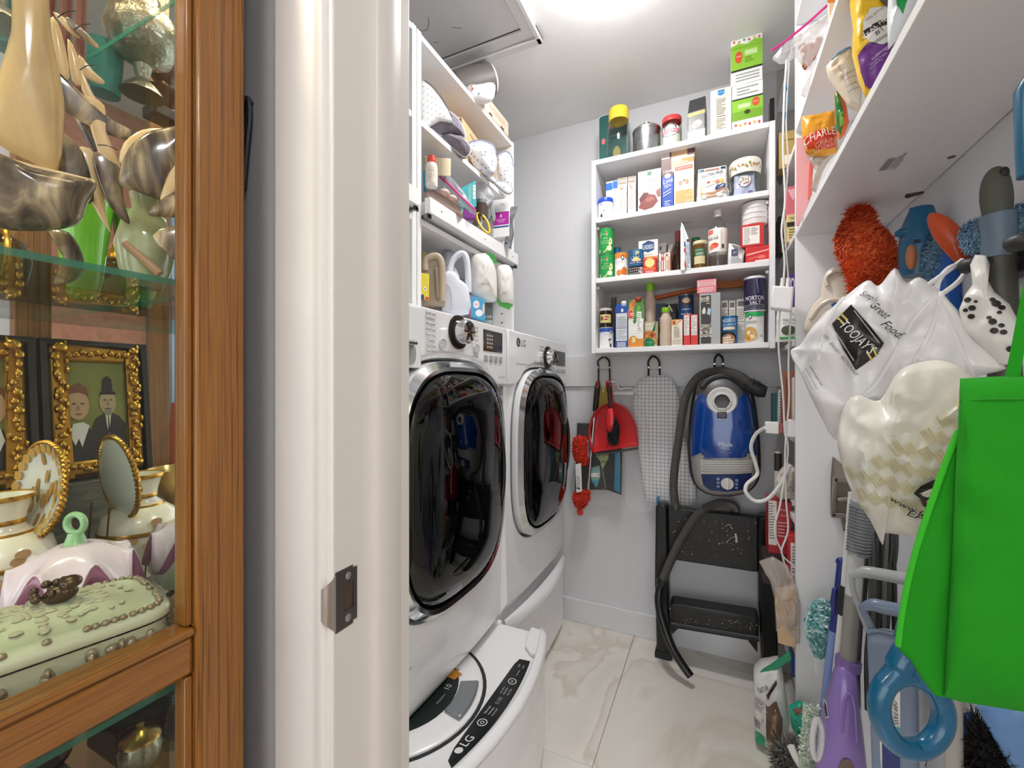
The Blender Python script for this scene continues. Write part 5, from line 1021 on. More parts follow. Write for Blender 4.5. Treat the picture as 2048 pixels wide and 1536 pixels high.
for lab, pts in (('black wire hook behind the red dustpan', [(1197, 765), (1197, 735), (1196, 722), (1208, 714), (1218, 722), (1219, 735), (1220, 765)]),
                 ('black wire hook behind the gridded ironing board', [(1297, 752), (1297, 735), (1297, 722), (1307, 712), (1318, 722), (1319, 735), (1320, 752)]),
                 ('black wire hook holding the vacuum cleaner', [(1429, 745), (1429, 728), (1430, 716), (1437, 709), (1445, 716), (1446, 728), (1447, 745)])):
    x, y = pts[3]; t = ything('wall_hook', lab, 'hook', x, y, YH, 'black wire wall hooks')
    L = locy(pts, x, y, YH)
    part('wire', t, lambda m: m.tube([(a, .0, b) for a, b in L], .0042, BLKM, 8, 4))
    for i in (1, 5): part('screw', t, lambda m: m.lathe([(.005, 0), (.0045, .003), (0, .0035)], BRUSH, 10, Matrix.Translation((L[i][0], -.004, L[i][1])) @ Matrix.Rotation(math.pi/2, 4, 'X')))
    part('back_plate', t, lambda m: m.bb(L[1][0]-.002, L[5][0]+.002, .004, .017, L[1][1]-.01, L[3][1]-.006, mat('#cfcac4', .5)), bevel=.003)
# fish print pouch in clear wrap
YF = 1.995
t = ything('fish_print_bag', 'black shopping pouch with green and blue fish drawing, in clear wrap', 'bag', 1200, 915, YF)
O = lambda p: locy(p, 1200, 915, YF)
pf = Puff(dense(O([(1154, 846), (1215, 846), (1244, 900), (1243, 990), (1215, 980), (1150, 979)])), .010, .006, p=4)
part('pouch', t, lambda m: pf.mesh(m, mat('#1a1c1a', .35)), smooth=60)
def fish(m):
    for poly, c in (([(1190, 905), (1218, 903), (1218, 915), (1206, 938), (1200, 920)], '#a9b878'), ([(1184, 935), (1200, 930), (1202, 950), (1195, 972), (1184, 960)], '#7fa7a0'), ([(1183, 945), (1200, 945), (1200, 953), (1183, 953)], '#e6e6dc'), ([(1184, 960), (1199, 960), (1193, 974)], '#2f92b4'), ([(1231, 902), (1241, 902), (1241, 986), (1229, 978)], '#1f8ab0')):
        decal(pf, O(poly), .001, mat(c, .4), m, 3)
part('fish_drawing', t, fish)
zig = O([(1190, 912), (1195, 907), (1199, 912), (1204, 907), (1208, 912), (1213, 907), (1218, 911)])
part('zigzag', t, lambda m: (m.tube([pf.face(x, z, .002) for x, z in zig], .0014, BLKM, 5), m.tube([pf.face(x+.01, z-.03, .002) for x, z in zig[:5]], .0014, BLKM, 5), m.tube([pf.face(x, z, .002) for x, z in O([(1206, 938), (1209, 955), (1212, 972), (1206, 980)])], .0008, mat('#d9d9cc', .5), 5, 4)))
pfw = Puff(dense(O([(1160, 800), (1190, 770), (1232, 762), (1246, 800), (1250, 990), (1230, 1012), (1190, 1008), (1148, 995), (1150, 850)])), .018, .012, p=3, nz=.008, ns=35)
part('clear_wrap', t, lambda m: pfw.mesh(m, film('#dfe3e4', .07, .1), 8), smooth=70)
# yellow cloth
t = ything('yellow_cloth', 'thin yellow cloth hanging behind the duster handle', 'cloth', 1205, 810, 2.005)
pf = Puff(dense(locy([(1198, 775), (1216, 770), (1218, 830), (1182, 862), (1176, 850), (1196, 815)], 1205, 810, 2.005)), .004, .004, p=3, nz=.004, ns=60)
part('cloth', t, lambda m: pf.mesh(m, mat('#c9b23a', .8)), smooth=70)
# red duster with telescopic pole
def fuzz(name, parent, pf, mats_, n, ln, w, curl=.6, seed=1):
    random.seed(seed); P = []; xs = [a for a, b in pf.o]; zs = [b for a, b in pf.o]; k = 0
    while len(P) < n and k < n*20:
        k += 1; x = random.uniform(min(xs), max(xs)); z = random.uniform(min(zs), max(zs)); d = pf.dep(x, z)
        if d <= .02: continue
        dx = x-pf.c[0]; dz = z-pf.c[1]; r = math.hypot(dx, dz) or 1; e = math.sqrt(max(0, 1-d*d))
        P.append((pf.face(x, z), Vector((dx/r*e*1.4, -d-.15, dz/r*e*1.4))))
        if random.random() < .25: P.append((Vector((x, pf.tb*d, z)), Vector((dx/r*e*1.4, d+.1, dz/r*e*1.4))))
    m = MB(); tufts(m, P, mats_, ln, w, curl); o = build(m, name, parent, smooth=60); o['kind'] = 'stuff'; return o
RED = [mat('#e2402a', .8), mat('#d03420', .8), mat('#f05a3c', .8)]
YD = 1.965
t = ything('red_duster', 'extending duster with red fluffy ends and black handle on the back wall', 'duster', 1175, 900, YD)
O = lambda p: locy(p, 1175, 900, YD)
a = O([(1196, 762), (1195, 775), (1190, 822)]); part('handle', t, lambda m: m.tube([(x, 0, z) for x, z in a], [.010, .014, .012], mat('#26201e', .5), 12))
part('hang_loop', t, lambda m: m.tube([(x, -.013, z) for x, z in O([(1194, 764), (1198, 764), (1198, 774), (1194, 774)])], .0025, mat('#b36a3c', .5), 6, 3, True))
a = O([(1190, 820), (1182, 905), (1176, 985)]); part('pole', t, lambda m: m.tube([(x, 0, z) for x, z in a], .0085, mat('#c4c6c8', .25, 1.0), 12))
a = O([(1176, 880), (1176, 915)]); part('blue_collar', t, lambda m: m.tube([(x, -.004, z) for x, z in a], .009, mat('#6fa3c8', .4), 10))
for i, pts in enumerate(([(1146, 890), (1150, 875), (1163, 872), (1176, 878), (1178, 905), (1176, 928), (1160, 928), (1148, 912)], [(1150, 985), (1165, 980), (1179, 982), (1178, 1000), (1168, 1015), (1155, 1014), (1148, 1000)])):
    pf = Puff(O(pts), .03, .03, smooth=3); h = part('duster_head', t, lambda m: pf.mesh(m, RED[1]), smooth=60)
    fuzz('fluff', h, pf, RED, 1100, .010, .0018, seed=i+3)
a = O([(1161, 1012), (1160, 1024)]); part('tip', t, lambda m: m.ell((a[1][0], 0, a[1][1]), (.016, .008, .018), mat('#d8432c', .35)))
pt = O([(1155, 926), (1166, 924), (1168, 980), (1157, 982)]); tg_ = part('paper_tag', t, lambda m: m.prism(pt, -.034, -.032, mat('#ecebea', .5)))
o4 = PYp(1161, 953, YD)-PYp(1175, 900, YD)
prints(tg_, lambda x, z, o=0: Vector((o4.x+x, -.0342-o, o4.z+z)), .024, .11, [('l', -.7, .7, -.4, .1, 8, '#7c7c7c'), ('t', 'DUSTER', 0, .28, .6, '#444444', 90), ('r', -.6, .6, -.47, -.4, '#333333')], name='printed_tag')
# clear hanging bag
t = ything('clear_hanging_bag', 'empty clear plastic bag with moulded hanger on the back wall', 'plastic bag', 1265, 900, 2.0)
O = lambda p: locy(p, 1265, 900, 2.0)
pf = Puff(dense(O([(1225, 784), (1265, 780), (1288, 800), (1296, 850), (1300, 900), (1316, 985), (1318, 1020), (1270, 1026), (1250, 1010), (1246, 950), (1240, 850)]), 5), .02, .012, p=3, nz=.013, ns=40)
part('film', t, lambda m: pf.mesh(m, film('#eceff0', .17, .06), 9), smooth=70)
a = O([(1208, 784), (1210, 770), (1222, 764), (1236, 766), (1240, 778), (1262, 776), (1272, 784)]); part('hanger', t, lambda m: m.tube([(x, -.014, z) for x, z in a], .0035, mat('#e6e8e9', .3), 8, 4))
part('hanger', t, lambda m: m.bb(O([(1215, 788)])[0][0], O([(1268, 788)])[0][0], -.018, -.012, O([(1268, 790)])[0][1], O([(1268, 783)])[0][1], mat('#e6e8e9', .3)), bevel=.002)
part('blue_sticker', t, lambda m: m.prism(O([(1314, 992), (1320, 990), (1320, 1004), (1314, 1006)]), -.022, -.020, mat('#2477a8', .4)))
# gridded ironing board
def grid_mat(a='#e4e4e6', b='#3a3a3e', s=.0165):
    m, nt, bs = newmat('gridded_cotton'); tc = nt.nodes.new('ShaderNodeTexCoord'); sp = nt.nodes.new('ShaderNodeSeparateXYZ'); cb = nt.nodes.new('ShaderNodeCombineXYZ'); br = nt.nodes.new('ShaderNodeTexBrick')
    nt.links.new(tc.outputs['Object'], sp.inputs[0]); nt.links.new(sp.outputs[0], cb.inputs[0]); nt.links.new(sp.outputs[2], cb.inputs[1]); nt.links.new(cb.outputs[0], br.inputs['Vector'])
    br.offset = 0; br.inputs['Scale'].default_value = 1; br.inputs['Brick Width'].default_value = s; br.inputs['Row Height'].default_value = s; br.inputs['Mortar Size'].default_value = .0007; br.inputs['Mortar Smooth'].default_value = .2
    br.inputs['Color1'].default_value = lin(a); br.inputs['Color2'].default_value = lin(a); br.inputs['Mortar'].default_value = lin(b)
    nt.links.new(br.outputs['Color'], bs.inputs['Base Color']); bs.inputs['Roughness'].default_value = .85
    return m
t = ything('ironing_board', 'small ironing board with black and white gridded cover', 'ironing board', 1330, 880, 2.02)
O = lambda p: locy(p, 1330, 880, 2.02)
pf = Puff(O([(1264, 800), (1270, 775), (1285, 757), (1308, 750), (1335, 753), (1352, 768), (1360, 800), (1366, 850), (1378, 900), (1390, 945), (1394, 985), (1388, 1008), (1350, 1014), (1300, 1010), (1288, 985), (1280, 930), (1270, 860)]), .018, .010, p=5, smooth=3)
part('padded_cover', t, lambda m: pf.mesh(m, grid_mat()), smooth=70)
part('board', t, lambda m: m.prism([(x*.96, z*.96) for x, z in pf.o], .008, .020, mat('#c9c9cb', .5)))
part('hem', t, lambda m: m.tube([(x, .004, z) for x, z in pf.o], .004, mat('#cfcfd2', .8), 6, 0, True))
# red dustpan with hand brush
YN = 1.955
t = ything('dustpan', 'red plastic dustpan hanging on the back wall', 'dustpan', 1228, 850, YN)
O = lambda p: locy(p, 1228, 850, YN)
RP = mat('#d8262c', .28, coat=.4); pan_ = [(1186, 905), (1181, 870), (1184, 845), (1194, 824), (1210, 810), (1228, 806), (1247, 812), (1262, 828), (1272, 852), (1276, 892), (1230, 899)]
po = O(pan_)
part('pan', t, lambda m: m.prism(po, .012, .016, RP), bevel=.001)
def wall_(m):
    q = O(pan_[:10]); n = len(q)
    Q = catmull([(x, 0, z) for x, z in q], 5)
    m.surf(lambda u, v: Vector((Q[int(u*(len(Q)-1))].x*(1+.0*v), .014-.055*v*math.sin(math.pi*min(1, .12+u*.88))**.5, Q[int(u*(len(Q)-1))].z)), len(Q)-1, 3, RP)
part('rim_wall', t, wall_, solid=.003, smooth=60)
part('ramp', t, lambda m: m.prism(O([(1186, 905), (1276, 892), (1274, 884), (1188, 896)]), -.004, .012, RP), bevel=.002)
part('rubber_lip', t, lambda m: m.prism(O([(1188, 907), (1276, 895), (1276, 899), (1190, 911)]), .0, .012, mat('#4a4546', .6)))
part('handle', t, lambda m: m.tube([(x, .004, z) for x, z in O([(1219, 765), (1221, 790), (1224, 812)])], .010, RP, 10))
t = ything('hand_brush', 'red hand brush with black bristles clipped in the dustpan', 'brush', 1224, 830, YN-.06)
O = lambda p: locy(p, 1224, 830, YN-.06)
pf = Puff(O([(1214, 822), (1219, 816), (1226, 818), (1229, 835), (1228, 860), (1220, 868), (1213, 860), (1212, 840)]), .012, .012, p=3, smooth=3)
part('back', t, lambda m: pf.mesh(m, RP), smooth=70)
part('grip', t, lambda m: m.tube([(x, 0, z) for x, z in O([(1217, 765), (1219, 785), (1221, 815)])], [.010, .011, .008], mat('#3a2222', .5), 12))
part('hang_ring', t, lambda m: m.tube([(x, -.006, z) for x, z in O([(1214, 763), (1220, 763), (1221, 772), (1214, 772)])], .003, RP, 6, 3, True))
bpf = Puff(O([(1216, 860), (1230, 835), (1238, 850), (1238, 880), (1232, 890), (1222, 888), (1217, 880)]), .01, .02, smooth=2)
bk = part('bristle_core', t, lambda m: bpf.mesh(m, mat('#141414', .8)), smooth=60)
fuzz('bristles', bk, bpf, [mat('#1c1a1a', .7), mat('#2c2a2a', .7)], 500, .014, .0009, .3, 5)
# ---------------------------------------------------------------- vacuum cleaner
YV = 1.93
t = ything('vacuum_cleaner', 'blue canister vacuum cleaner hanging on the back wall', 'vacuum cleaner', 1448, 865, YV)
O = lambda p: locy(p, 1448, 865, YV)
BLUE = mat('#0c4090', .16, coat=.7); SIL = mat('#b4b2ac', .35, .3); DGR = mat('#4b4b4d', .4)
outl = [(1399, 762), (1420, 748), (1445, 744), (1470, 748), (1491, 764), (1503, 800), (1510, 850), (1514, 900), (1514, 945), (1505, 968), (1485, 982), (1450, 987), (1415, 982), (1394, 966), (1385, 940), (1381, 890), (1384, 840), (1390, 795)]
ctr = O([(1448, 880)])[0]
pv = Puff(O(outl), .13, .07, p=3.2, c=ctr, smooth=3)
part('body', t, lambda m: pv.mesh(m, SIL, 10), smooth=60)
part('under_rim', t, lambda m: m.tube([(x*1.0, .0, z) for x, z in pv.o], .012, mat('#2a2a2c', .5), 8, 0, True))
hood = dense(O([(1391, 803), (1398, 790), (1407, 786), (1416, 812), (1430, 832), (1446, 840), (1464, 830), (1476, 812), (1484, 786), (1494, 788), (1502, 805), (1508, 850), (1511, 905), (1385, 907), (1384, 850)]), 4)
hd = part('hood', t, lambda m: decal(pv, [(x, z) for x, z in hood], .008, BLUE, m, 14), smooth=60)
top = dense(O([(1393, 790), (1400, 768), (1422, 752), (1445, 748), (1470, 752), (1490, 770), (1498, 790), (1484, 790), (1476, 815), (1464, 833), (1446, 842), (1430, 835), (1416, 815), (1407, 790)]), 3)
part('nose', t, lambda m: decal(pv, top, .006, DGR, m, 10), smooth=60)
part('carry_handle', t, lambda m: m.tube([pv.face(x, z, .012) for x, z in O([(1405, 775), (1418, 760), (1445, 752), (1472, 760), (1486, 775)])], .012, mat('#2c2c2d', .5), 10, 4))
q = O([(1443, 800)])[0]; yq = pv.face(*q).y; Tq = Matrix.Translation((q[0], yq, q[1])) @ Matrix.Rotation(math.pi/2, 4, 'X')
pr_ = part('hose_port', t, lambda m: (m.lathe([(.052, -.02), (.053, .008), (.048, .014), (.034, .012), (.032, .016), (.026, .016)], mat('#cfcecb', .35), 36, Tq), m.lathe([(.026, .016), (.024, -.01), (0, -.012)], mat('#262422', .5), 30, Tq)))
part('release_clip', pr_, lambda m: m.bb(q[0]-.016, q[0]+.016, yq-.018, yq+.01, q[1]-.064, q[1]-.040, mat('#222224', .3)), bevel=.003)
gr = dense(O([(1402, 910), (1500, 910), (1498, 934), (1404, 936)]), 6)
gp = part('grille', t, lambda m: decal(pv, gr, .009, mat('#c9c7c2', .4), m, 5))
gh = MB()
for i in range(30):
    for j in range(5):
        x, y = 1405+i*3.15+(j % 2)*1.6, 913+j*4.6; a, b = O([(x, y)])[0]; c = pv.face(a, b, .0096); r_ = .0018
        gh.add([c+Vector((r_*math.cos(k*1.047), 0, r_*math.sin(k*1.047))) for k in range(6)], [tuple(range(6))], mat('#2b2a29', .7))
g_ = build(gh, 'grille_holes', gp, smooth=0); g_['kind'] = 'stuff'
pn = dense(O([(1404, 938), (1500, 936), (1497, 958), (1486, 968), (1452, 972), (1420, 969), (1408, 960)]), 4)
part('control_panel', t, lambda m: decal(pv, pn, .008, mat('#12326a', .25), m, 5), smooth=60)
k_ = O([(1453, 954)])[0]; yk = pv.face(*k_).y; Tk = Matrix.Translation((k_[0], yk, k_[1])) @ Matrix.Rotation(math.pi/2, 4, 'X')
kn = part('knob', t, lambda m: m.lathe([(.023, -.005), (.0235, .010), (.021, .018), (0, .018)], SIL, 28, Tk))
part('knob_bar', kn, lambda m: m.box((k_[0], yk-.021, k_[1]), (.009, .008, .042), mat('#d4d2cc', .3)), bevel=.002)
fv = lambda x, z, o=0: pv.face(x, z, .0095+o)
c1 = O([(1450, 880)])[0]
prints(t, lambda x, z, o=0: fv(c1[0]+x, c1[1]+z, o), .1, .1, [('t', 'Miele', 0, -.0, .9, '#d6dbe4'), ('t', 'Pisces', 0, -.16, .6, '#aebbd0'), ('t', 'HEPA 1200 W', 0, -.3, .8, '#8fa3c4')], name='printed_logo')
prints(t, lambda x, z, o=0: fv(k_[0]+x, k_[1]+z, o+.0), .1, .1, [('r', s*.62-.1, s*.62+.1, v-.05, v+.05, '#8ea4c8') for s in (-1, 1) for v in (.15, 0, -.15)], name='printed_icons')
part('front_latch', t, lambda m: m.box(Vector((O([(1453, 983)])[0][0], -.05, O([(1453, 983)])[0][1]+.004)), (.03, .05, .014), mat('#1a2a4a', .4)), bevel=.004)
# hose, nozzle and wand
CORR = mat('#5b5955', .4)
def hose(m, pts, r, n, mt, pitch=.0045):
    P = catmull(pts, 40); L = [0]
    for a, b in zip(P, P[1:]): L.append(L[-1]+(b-a).length)
    N = int(L[-1]/pitch)*2; Q = []; j = 0
    for i in range(N+1):
        s = L[-1]*i/N
        while j < len(L)-2 and L[j+1] < s: j += 1
        f = (s-L[j])/max(1e-9, L[j+1]-L[j]); Q.append(P[j].lerp(P[j+1], f))
    m.tube(Q, [r*(1.06 if i % 2 else .90) for i in range(N+1)], mt, n)
VH = thing('vacuum_hose', 'grey corrugated vacuum hose looped over the cleaner with black curved wand', 'hose', PYp(1348, 1000, 1.9))
L0 = VH.location
A = [PYp(x, y, Y)-L0 for x, y, Y in ((1498, 768, 1.80), (1478, 752, 1.82), (1440, 742, 1.85), (1400, 752, 1.86), (1375, 785, 1.88), (1364, 830, 1.90), (1357, 880, 1.91), (1348, 950, 1.92), (1349, 1000, 1.93), (1362, 1040, 1.995), (1400, 1075, 2.005), (1450, 1060, 2.005), (1471, 1022, 1.99), (1458, 1008, 1.94), (1430, 1008, 1.91), (1395, 1030, 1.89), (1365, 1075, 1.87), (1340, 1125, 1.86), (1325, 1162, 1.85))]
part('hose', VH, lambda m: hose(m, A, .0165, 12, CORR), smooth=25)
part('connector', VH, lambda m: m.tube([PYp(x, y, 1.80)-L0 for x, y in ((1494, 764), (1502, 772), (1510, 776), (1522, 782), (1532, 784))], [.020, .024, .026, .025, .020], mat('#1b1b1b', .5), 16))
part('connector_ribs', VH, lambda m: [m.tube([PYp(x, y, 1.80)-L0 for x, y in ((x0, y0), (x0+2, y0+1))], .028, mat('#202020', .5), 16) for x0, y0 in ((1500, 770), (1505, 773), (1510, 775))])
wp = [(1326, 1158, 1.85), (1320, 1175, 1.85), (1317, 1200, 1.84), (1322, 1232, 1.83), (1340, 1285, 1.80), (1360, 1322, 1.79), (1381, 1352, 1.78)]
part('wand', VH, lambda m: m.tube([PYp(x, y, Y)-L0 for x, y, Y in wp], lambda f: .021 if f < .12 else .0165-.003*abs(f-.6), mat('#161616', .3), 16, 5))
# ---------------------------------------------------------------- step stool
YT = 1.965
t = ything('step_stool', 'black plastic two-step stool with paint splashes leaning on the back wall', 'step stool', 1430, 1180, YT)
O = lambda p: locy(p, 1430, 1180, YT)
BP = mat('#1b1b1a', .45, bump=.3, bscale=160); BP2 = mat('#161616', .3)
part('leg', t, lambda m: m.prism(O([(1314, 1006), (1330, 1004), (1336, 1008), (1340, 1210), (1345, 1302), (1330, 1310), (1316, 1307), (1312, 1150)]), -.045, .03, BP2), bevel=.008)
part('leg', t, lambda m: m.prism(O([(1514, 1028), (1530, 1026), (1548, 1032), (1552, 1150), (1554, 1364), (1524, 1358), (1516, 1200)]), -.045, .03, BP2), bevel=.008)
part('foot_cap', t, lambda m: m.prism(O([(1312, 1290), (1347, 1296), (1346, 1308), (1330, 1314), (1312, 1308)]), -.050, .033, mat('#232323', .6)), bevel=.004)
part('foot_cap', t, lambda m: m.prism(O([(1522, 1340), (1556, 1348), (1555, 1368), (1524, 1362)]), -.050, .033, mat('#232323', .6)), bevel=.004)
bd = [(1337, 1012), (1515, 1030), (1515, 1139), (1505, 1138), (1350, 1115), (1338, 1112)]
ub = part('upper_step', t, lambda m: m.prism(O(bd), -.030, .01, BP), bevel=.005)
ls = part('lower_step', t, lambda m: m.prism(O([(1343, 1188), (1514, 1214), (1514, 1262), (1345, 1234)]), -.085, .0, BP), bevel=.012)
part('front_lip', ls, lambda m: m.tube([Vector((x, -.085, z)) for x, z in O([(1345, 1228), (1514, 1254)])], .012, BP, 10))
part('brace', t, lambda m: (m.prism(O([(1342, 1236), (1372, 1240), (1344, 1264)]), -.02, .0, BP2), m.prism(O([(1514, 1262), (1480, 1256), (1514, 1300)]), -.02, .0, BP2)))
part('hinge_pin', t, lambda m: m.tube([Vector((x, -.05, z)) for x, z in O([(1342, 1205), (1350, 1208)])], .006, mat('#bdbdbd', .3, 1.0), 8))
random.seed(11); sp = MB()
WHP = mat('#d8d2c6', .6)
def blob(x, y, r, yy): 
    c = O([(x, y)])[0]; n = 7; a0 = random.random()*6
    sp.add([(c[0]+r*random.uniform(.7, 1.2)*math.cos(a0+k*6.283/n), yy, c[1]+r*random.uniform(.7, 1.2)*math.sin(a0+k*6.283/n)) for k in range(n)], [tuple(range(n))], WHP)
for i in range(110):
    blob(random.uniform(1342, 1512), random.uniform(1034, 1110), random.choice((.0008, .0008, .0012, .002)), -.0308)
for i in range(70): blob(random.uniform(1350, 1510), random.uniform(1218, 1238), random.choice((.0008, .001, .0016)), -.0858)
s_ = build(sp, 'paint_specks', t, smooth=0); s_['kind'] = 'stuff'
part('paint_drip', t, lambda m: (m.tube([Vector((x, -.031, z)) for x, z in O([(1450, 1048), (1458, 1044), (1462, 1050), (1464, 1054)])], .004, WHP, 6, 3, flat=.4), m.tube([Vector((x, -.031, z)) for x, z in O([(1470, 1062), (1472, 1072), (1472, 1080)])], .004, WHP, 6, 3, flat=.4), m.tube([Vector((x, -.031, z)) for x, z in O([(1471, 1068), (1460, 1072), (1452, 1082)])], .0018, WHP, 6, 3, flat=.4)))
# ================================================================ shelving along the right wall
XF = .228; YQ = 1.60
T_ = thing('tall_shelving', 'white floor-to-ceiling shelving along the right wall', 'shelf unit', (XF, YQ, 0))
Dp = XR-XF
part('partition', T_, lambda m: m.bb(0, Dp-.002, 0, .018, .002, ZC-.002, SHELF), bevel=.0012)
TZ = (2.28, 1.927, 1.644, 1.30, .99, .73, .47, .22)
for z in TZ: part('shelf', T_, lambda m: m.bb(.001, Dp-.002, .0185, YB-YQ-.004, z-.018, z, SHELF), bevel=.0012)
part('side_panel', T_, lambda m: m.bb(.0, Dp-.002, YB-YQ-.0035, YB-YQ-.001, 0, ZC-.002, mat('#b9b6b2', .5)))
for z in (1.62, 1.945, 2.28): part('shelf', T_, lambda m: m.bb(.0, Dp-.003, -1.13, -.001, z, z+.018, SHELF), bevel=.0012)
part('end_support', T_, lambda m: m.bb(.0, Dp-.003, -1.148, -1.131, 1.62, ZC-.002, SHELF), bevel=.0012)
hm = MB()
for x in (.03, .17):
    for k in range(50): hm.box((x, .0186, .2+k*.04), (.006, .0008, .006), mat('#3d3d3d', .7))
h = build(hm, 'peg_holes', T_); h['kind'] = 'stuff'
c_ = PZp(1780, 325, 1.62)-T_.location
prints(T_, lambda x, z, o=0: Vector((c_.x+z, c_.y-x, .0+1.62-.0003-o)), .075, .07, [('l', -1, 1, .1, .3, 4, '#7a7a7a')]+[('r', -.9+.08*i, -.9+.08*i+.04*(1+i % 2)*.6, -.15, .06, '#5a5a5a') for i in range(20)], name='printed_barcode')
part('nail', T_, lambda m: m.tube([PD(1815, 392, .95)-T_.location, PD(1845, 385, .98)-T_.location], [.005, .003], mat('#3a2422', .4, .5), 8))
part('cam_cover', T_, lambda m: m.lathe([(.007, 0), (.006, -.001), (0, -.001)], mat('#55524f', .4), 12, Matrix.Translation(PZp(1903, 314, 1.62)-T_.location)))
# ---- boxes and bags in the far part
def rbox(name, lab, cat, x0, x1, yt, zs, Y, th, col, pr, left=None, stick=0.0):
    xa = XatY(x0, Y); xb = XatY(x1, Y); z1 = ZatY((x0+x1)/2, yt, Y)
    w = xb-xa; t = thing(name, lab, cat, ((xa+xb)/2, Y+th/2, zs+.0004)); h = max(.02, z1-zs)
    part('carton', t, lambda m: m.bb(-w/2, w/2, -th/2, th/2, 0, h, mat(col, .4)), bevel=.0015)
    if pr: prints(t, bface(th), w, h, pr)
    return t
rbox('gold_tin', 'gold square tea tin on the upper far shelf', 'tin', 1558, 1592, 262, 1.927, 1.80, .06, '#b99a5a', [('t', 'TWIN', .2, .75, 1.0, '#3a2f1c'), ('r', -.5, .4, .1, .35, '#efe3c0')])
t = vthing('grey_plastic_bag', 'crumpled grey plastic bag on the upper far shelf', 'plastic bag', 1562, 350, 1.64)
pf = Puff(dense(loc2([(1553, 318), (1566, 312), (1578, 322), (1574, 350), (1560, 372), (1553, 362)], 1562, 350, 1.64)), .02, .02, nz=.008, ns=70); part('bag', t, lambda m: pf.mesh(m, film('#7d8287', .9, .25)), smooth=60)
rbox('pink_packet', 'pink and red packet on the far shelf', 'packet', 1572, 1600, 372, 1.644+.09, 1.74, .05, '#d8707a', [('p', [(-.8, .9), (0, .5), (.8, .9)], '#efb4b8')])
rbox('yellow_carton', 'cream carton with black band under the pink packet', 'box', 1574, 1602, 428, 1.644, 1.735, .06, '#dcc88a', [('r', -1, 1, .55, .72, '#2c2a28'), ('t', 'TEA', -.2, .85, .8, '#3a3428'), ('l', -.7, .7, .1, .5, 4, '#7a6c44')])
t = rbox('dark_basket', 'black wire basket with yellow edge on the far shelf', 'basket', 1556, 1574, 432, 1.644, 1.86, .08, '#24211e', [('r', -.2, 1, .3, .36, '#cdbf5a'), ('r', -.2, 0, .0, .36, '#cdbf5a')])
rbox('purple_bottle_box', 'purple carton with round emblem behind the white adapter', 'box', 1577, 1604, 548, 1.30+.10, 1.70, .05, '#5a2f86', [('e', -.4, .75, .3, .16, '#e8def0'), ('e', -.4, .75, .18, .09, '#5a2f86')])
xa = XatY(1571, 1.70)
pouch('potato_flakes_bag', 'white and green bag of mashed potato flakes on the far shelf', 'bag', xa+.008, 1.67, 1.30, .075, .115, .05, '#dfe0dc', [('t', 'MASHED', .1, .62, 1.2, '#333333'), ('t', 'POTATOES', .1, .52, 1.2, '#333333'), ('e', -.1, .32, .6, .14, '#4a5238'), ('r', -.8, .8, .06, .13, '#3f9a4e'), ('t', 'SON', .45, .8, .7, '#b06a2c')])
rbox('brown_caddy', 'brown plastic caddy on the middle far shelf', 'caddy', 1566, 1600, 742, .99, 1.70, .06, '#9a5f48', [('r', -.7, -.4, .1, .9, '#7c4836'), ('r', .0, .3, .1, .9, '#7c4836')])
rbox('teal_carton', 'teal carton at the back of the middle far shelf', 'box', 1545, 1558, 787, .99, 1.93, .05, '#2f7f8a', [])
rbox('white_carton', 'white nutrition label carton on the middle far shelf', 'box', 1557, 1574, 780, .99, 1.86, .05, '#e3e2de', [('l', -.8, .8, .1, .95, 12, '#5c5a56'), ('r', -.6, .6, .3, .36, '#b5484a')])
rbox('floral_tin', 'cream tin with red flower on the middle far shelf', 'tin', 1586, 1606, 755, .99, 1.66, .03, '#ded6c6', [('e', -.4, .75, .25, .08, '#c23a34')])
xa = XatY(1557, 1.90)
t, r_, h_ = pcan('chestnut can with red and white label on the lower far shelf', 1549, 1565, 902, 3, '#d9d6d0', [('r', -1, 1, .6, .95, '#33302c'), ('e', 0, .35, .5, .18, '#8a4a2c'), ('e', 0, .45, .3, .1, '#c9b07a')], zb=.73, dy=.04)
t = vthing('shredded_paper_bag', 'clear bag of cream shredded paper on the lower far shelf', 'plastic bag', 1573, 965, 1.48)
pf = Puff(dense(loc2([(1549, 960), (1560, 940), (1575, 925), (1590, 935), (1600, 970), (1600, 1000), (1580, 996), (1560, 1000), (1548, 985)], 1573, 965, 1.48)), .035, .03, nz=.02, ns=60)
part('shreds', t, lambda m: pf.mesh(m, mat('#dccfbd', .8, bump=.8, bscale=120), 8), smooth=50)
pf2 = Puff([(x*1.06, z*1.06) for x, z in pf.o], .042, .03, nz=.016, ns=60); part('film', t, lambda m: pf2.mesh(m, film('#f2f2f2', .2, .08), 8), smooth=60)
rbox('recipe_box', 'white and red mix box printed Recipe on the low far shelf', 'box', 1537, 1584, 1003, .47+.10, 1.72, .10, '#b02a34', [('r', -1, -.3, .2, 1, '#e6e2dc'), ('l', -.95, -.4, .3, .97, 14, '#7c7872'), ('t', 'Recipe', .3, .85, .7, '#efdcd8'), ('t', 'Guide', .3, .75, .5, '#efdcd8'), ('l', -.2, .8, .35, .65, 5, '#dcaaa8'), ('r', -1, 1, 0, .06, '#3a2a2c')])
part('block', thing('low_box', 'dark box under the recipe box', 'box', (XatY(1560, 1.73), 1.77, .4704)), lambda m: m.bb(-.05, .05, -.05, .05, 0, .0992, mat('#3a3230', .6)), bevel=.002)
rbox('red_white_carton', 'red framed cereal carton on the low far shelf', 'box', 1577, 1612, 1072, .47, 1.64, .05, '#c22c30', [('r', -.75, .8, .08, .88, '#e4e2de'), ('l', -.6, .7, .4, .84, 9, '#6a6662'), ('l', -.6, .7, .12, .36, 5, '#5a8ea0')])
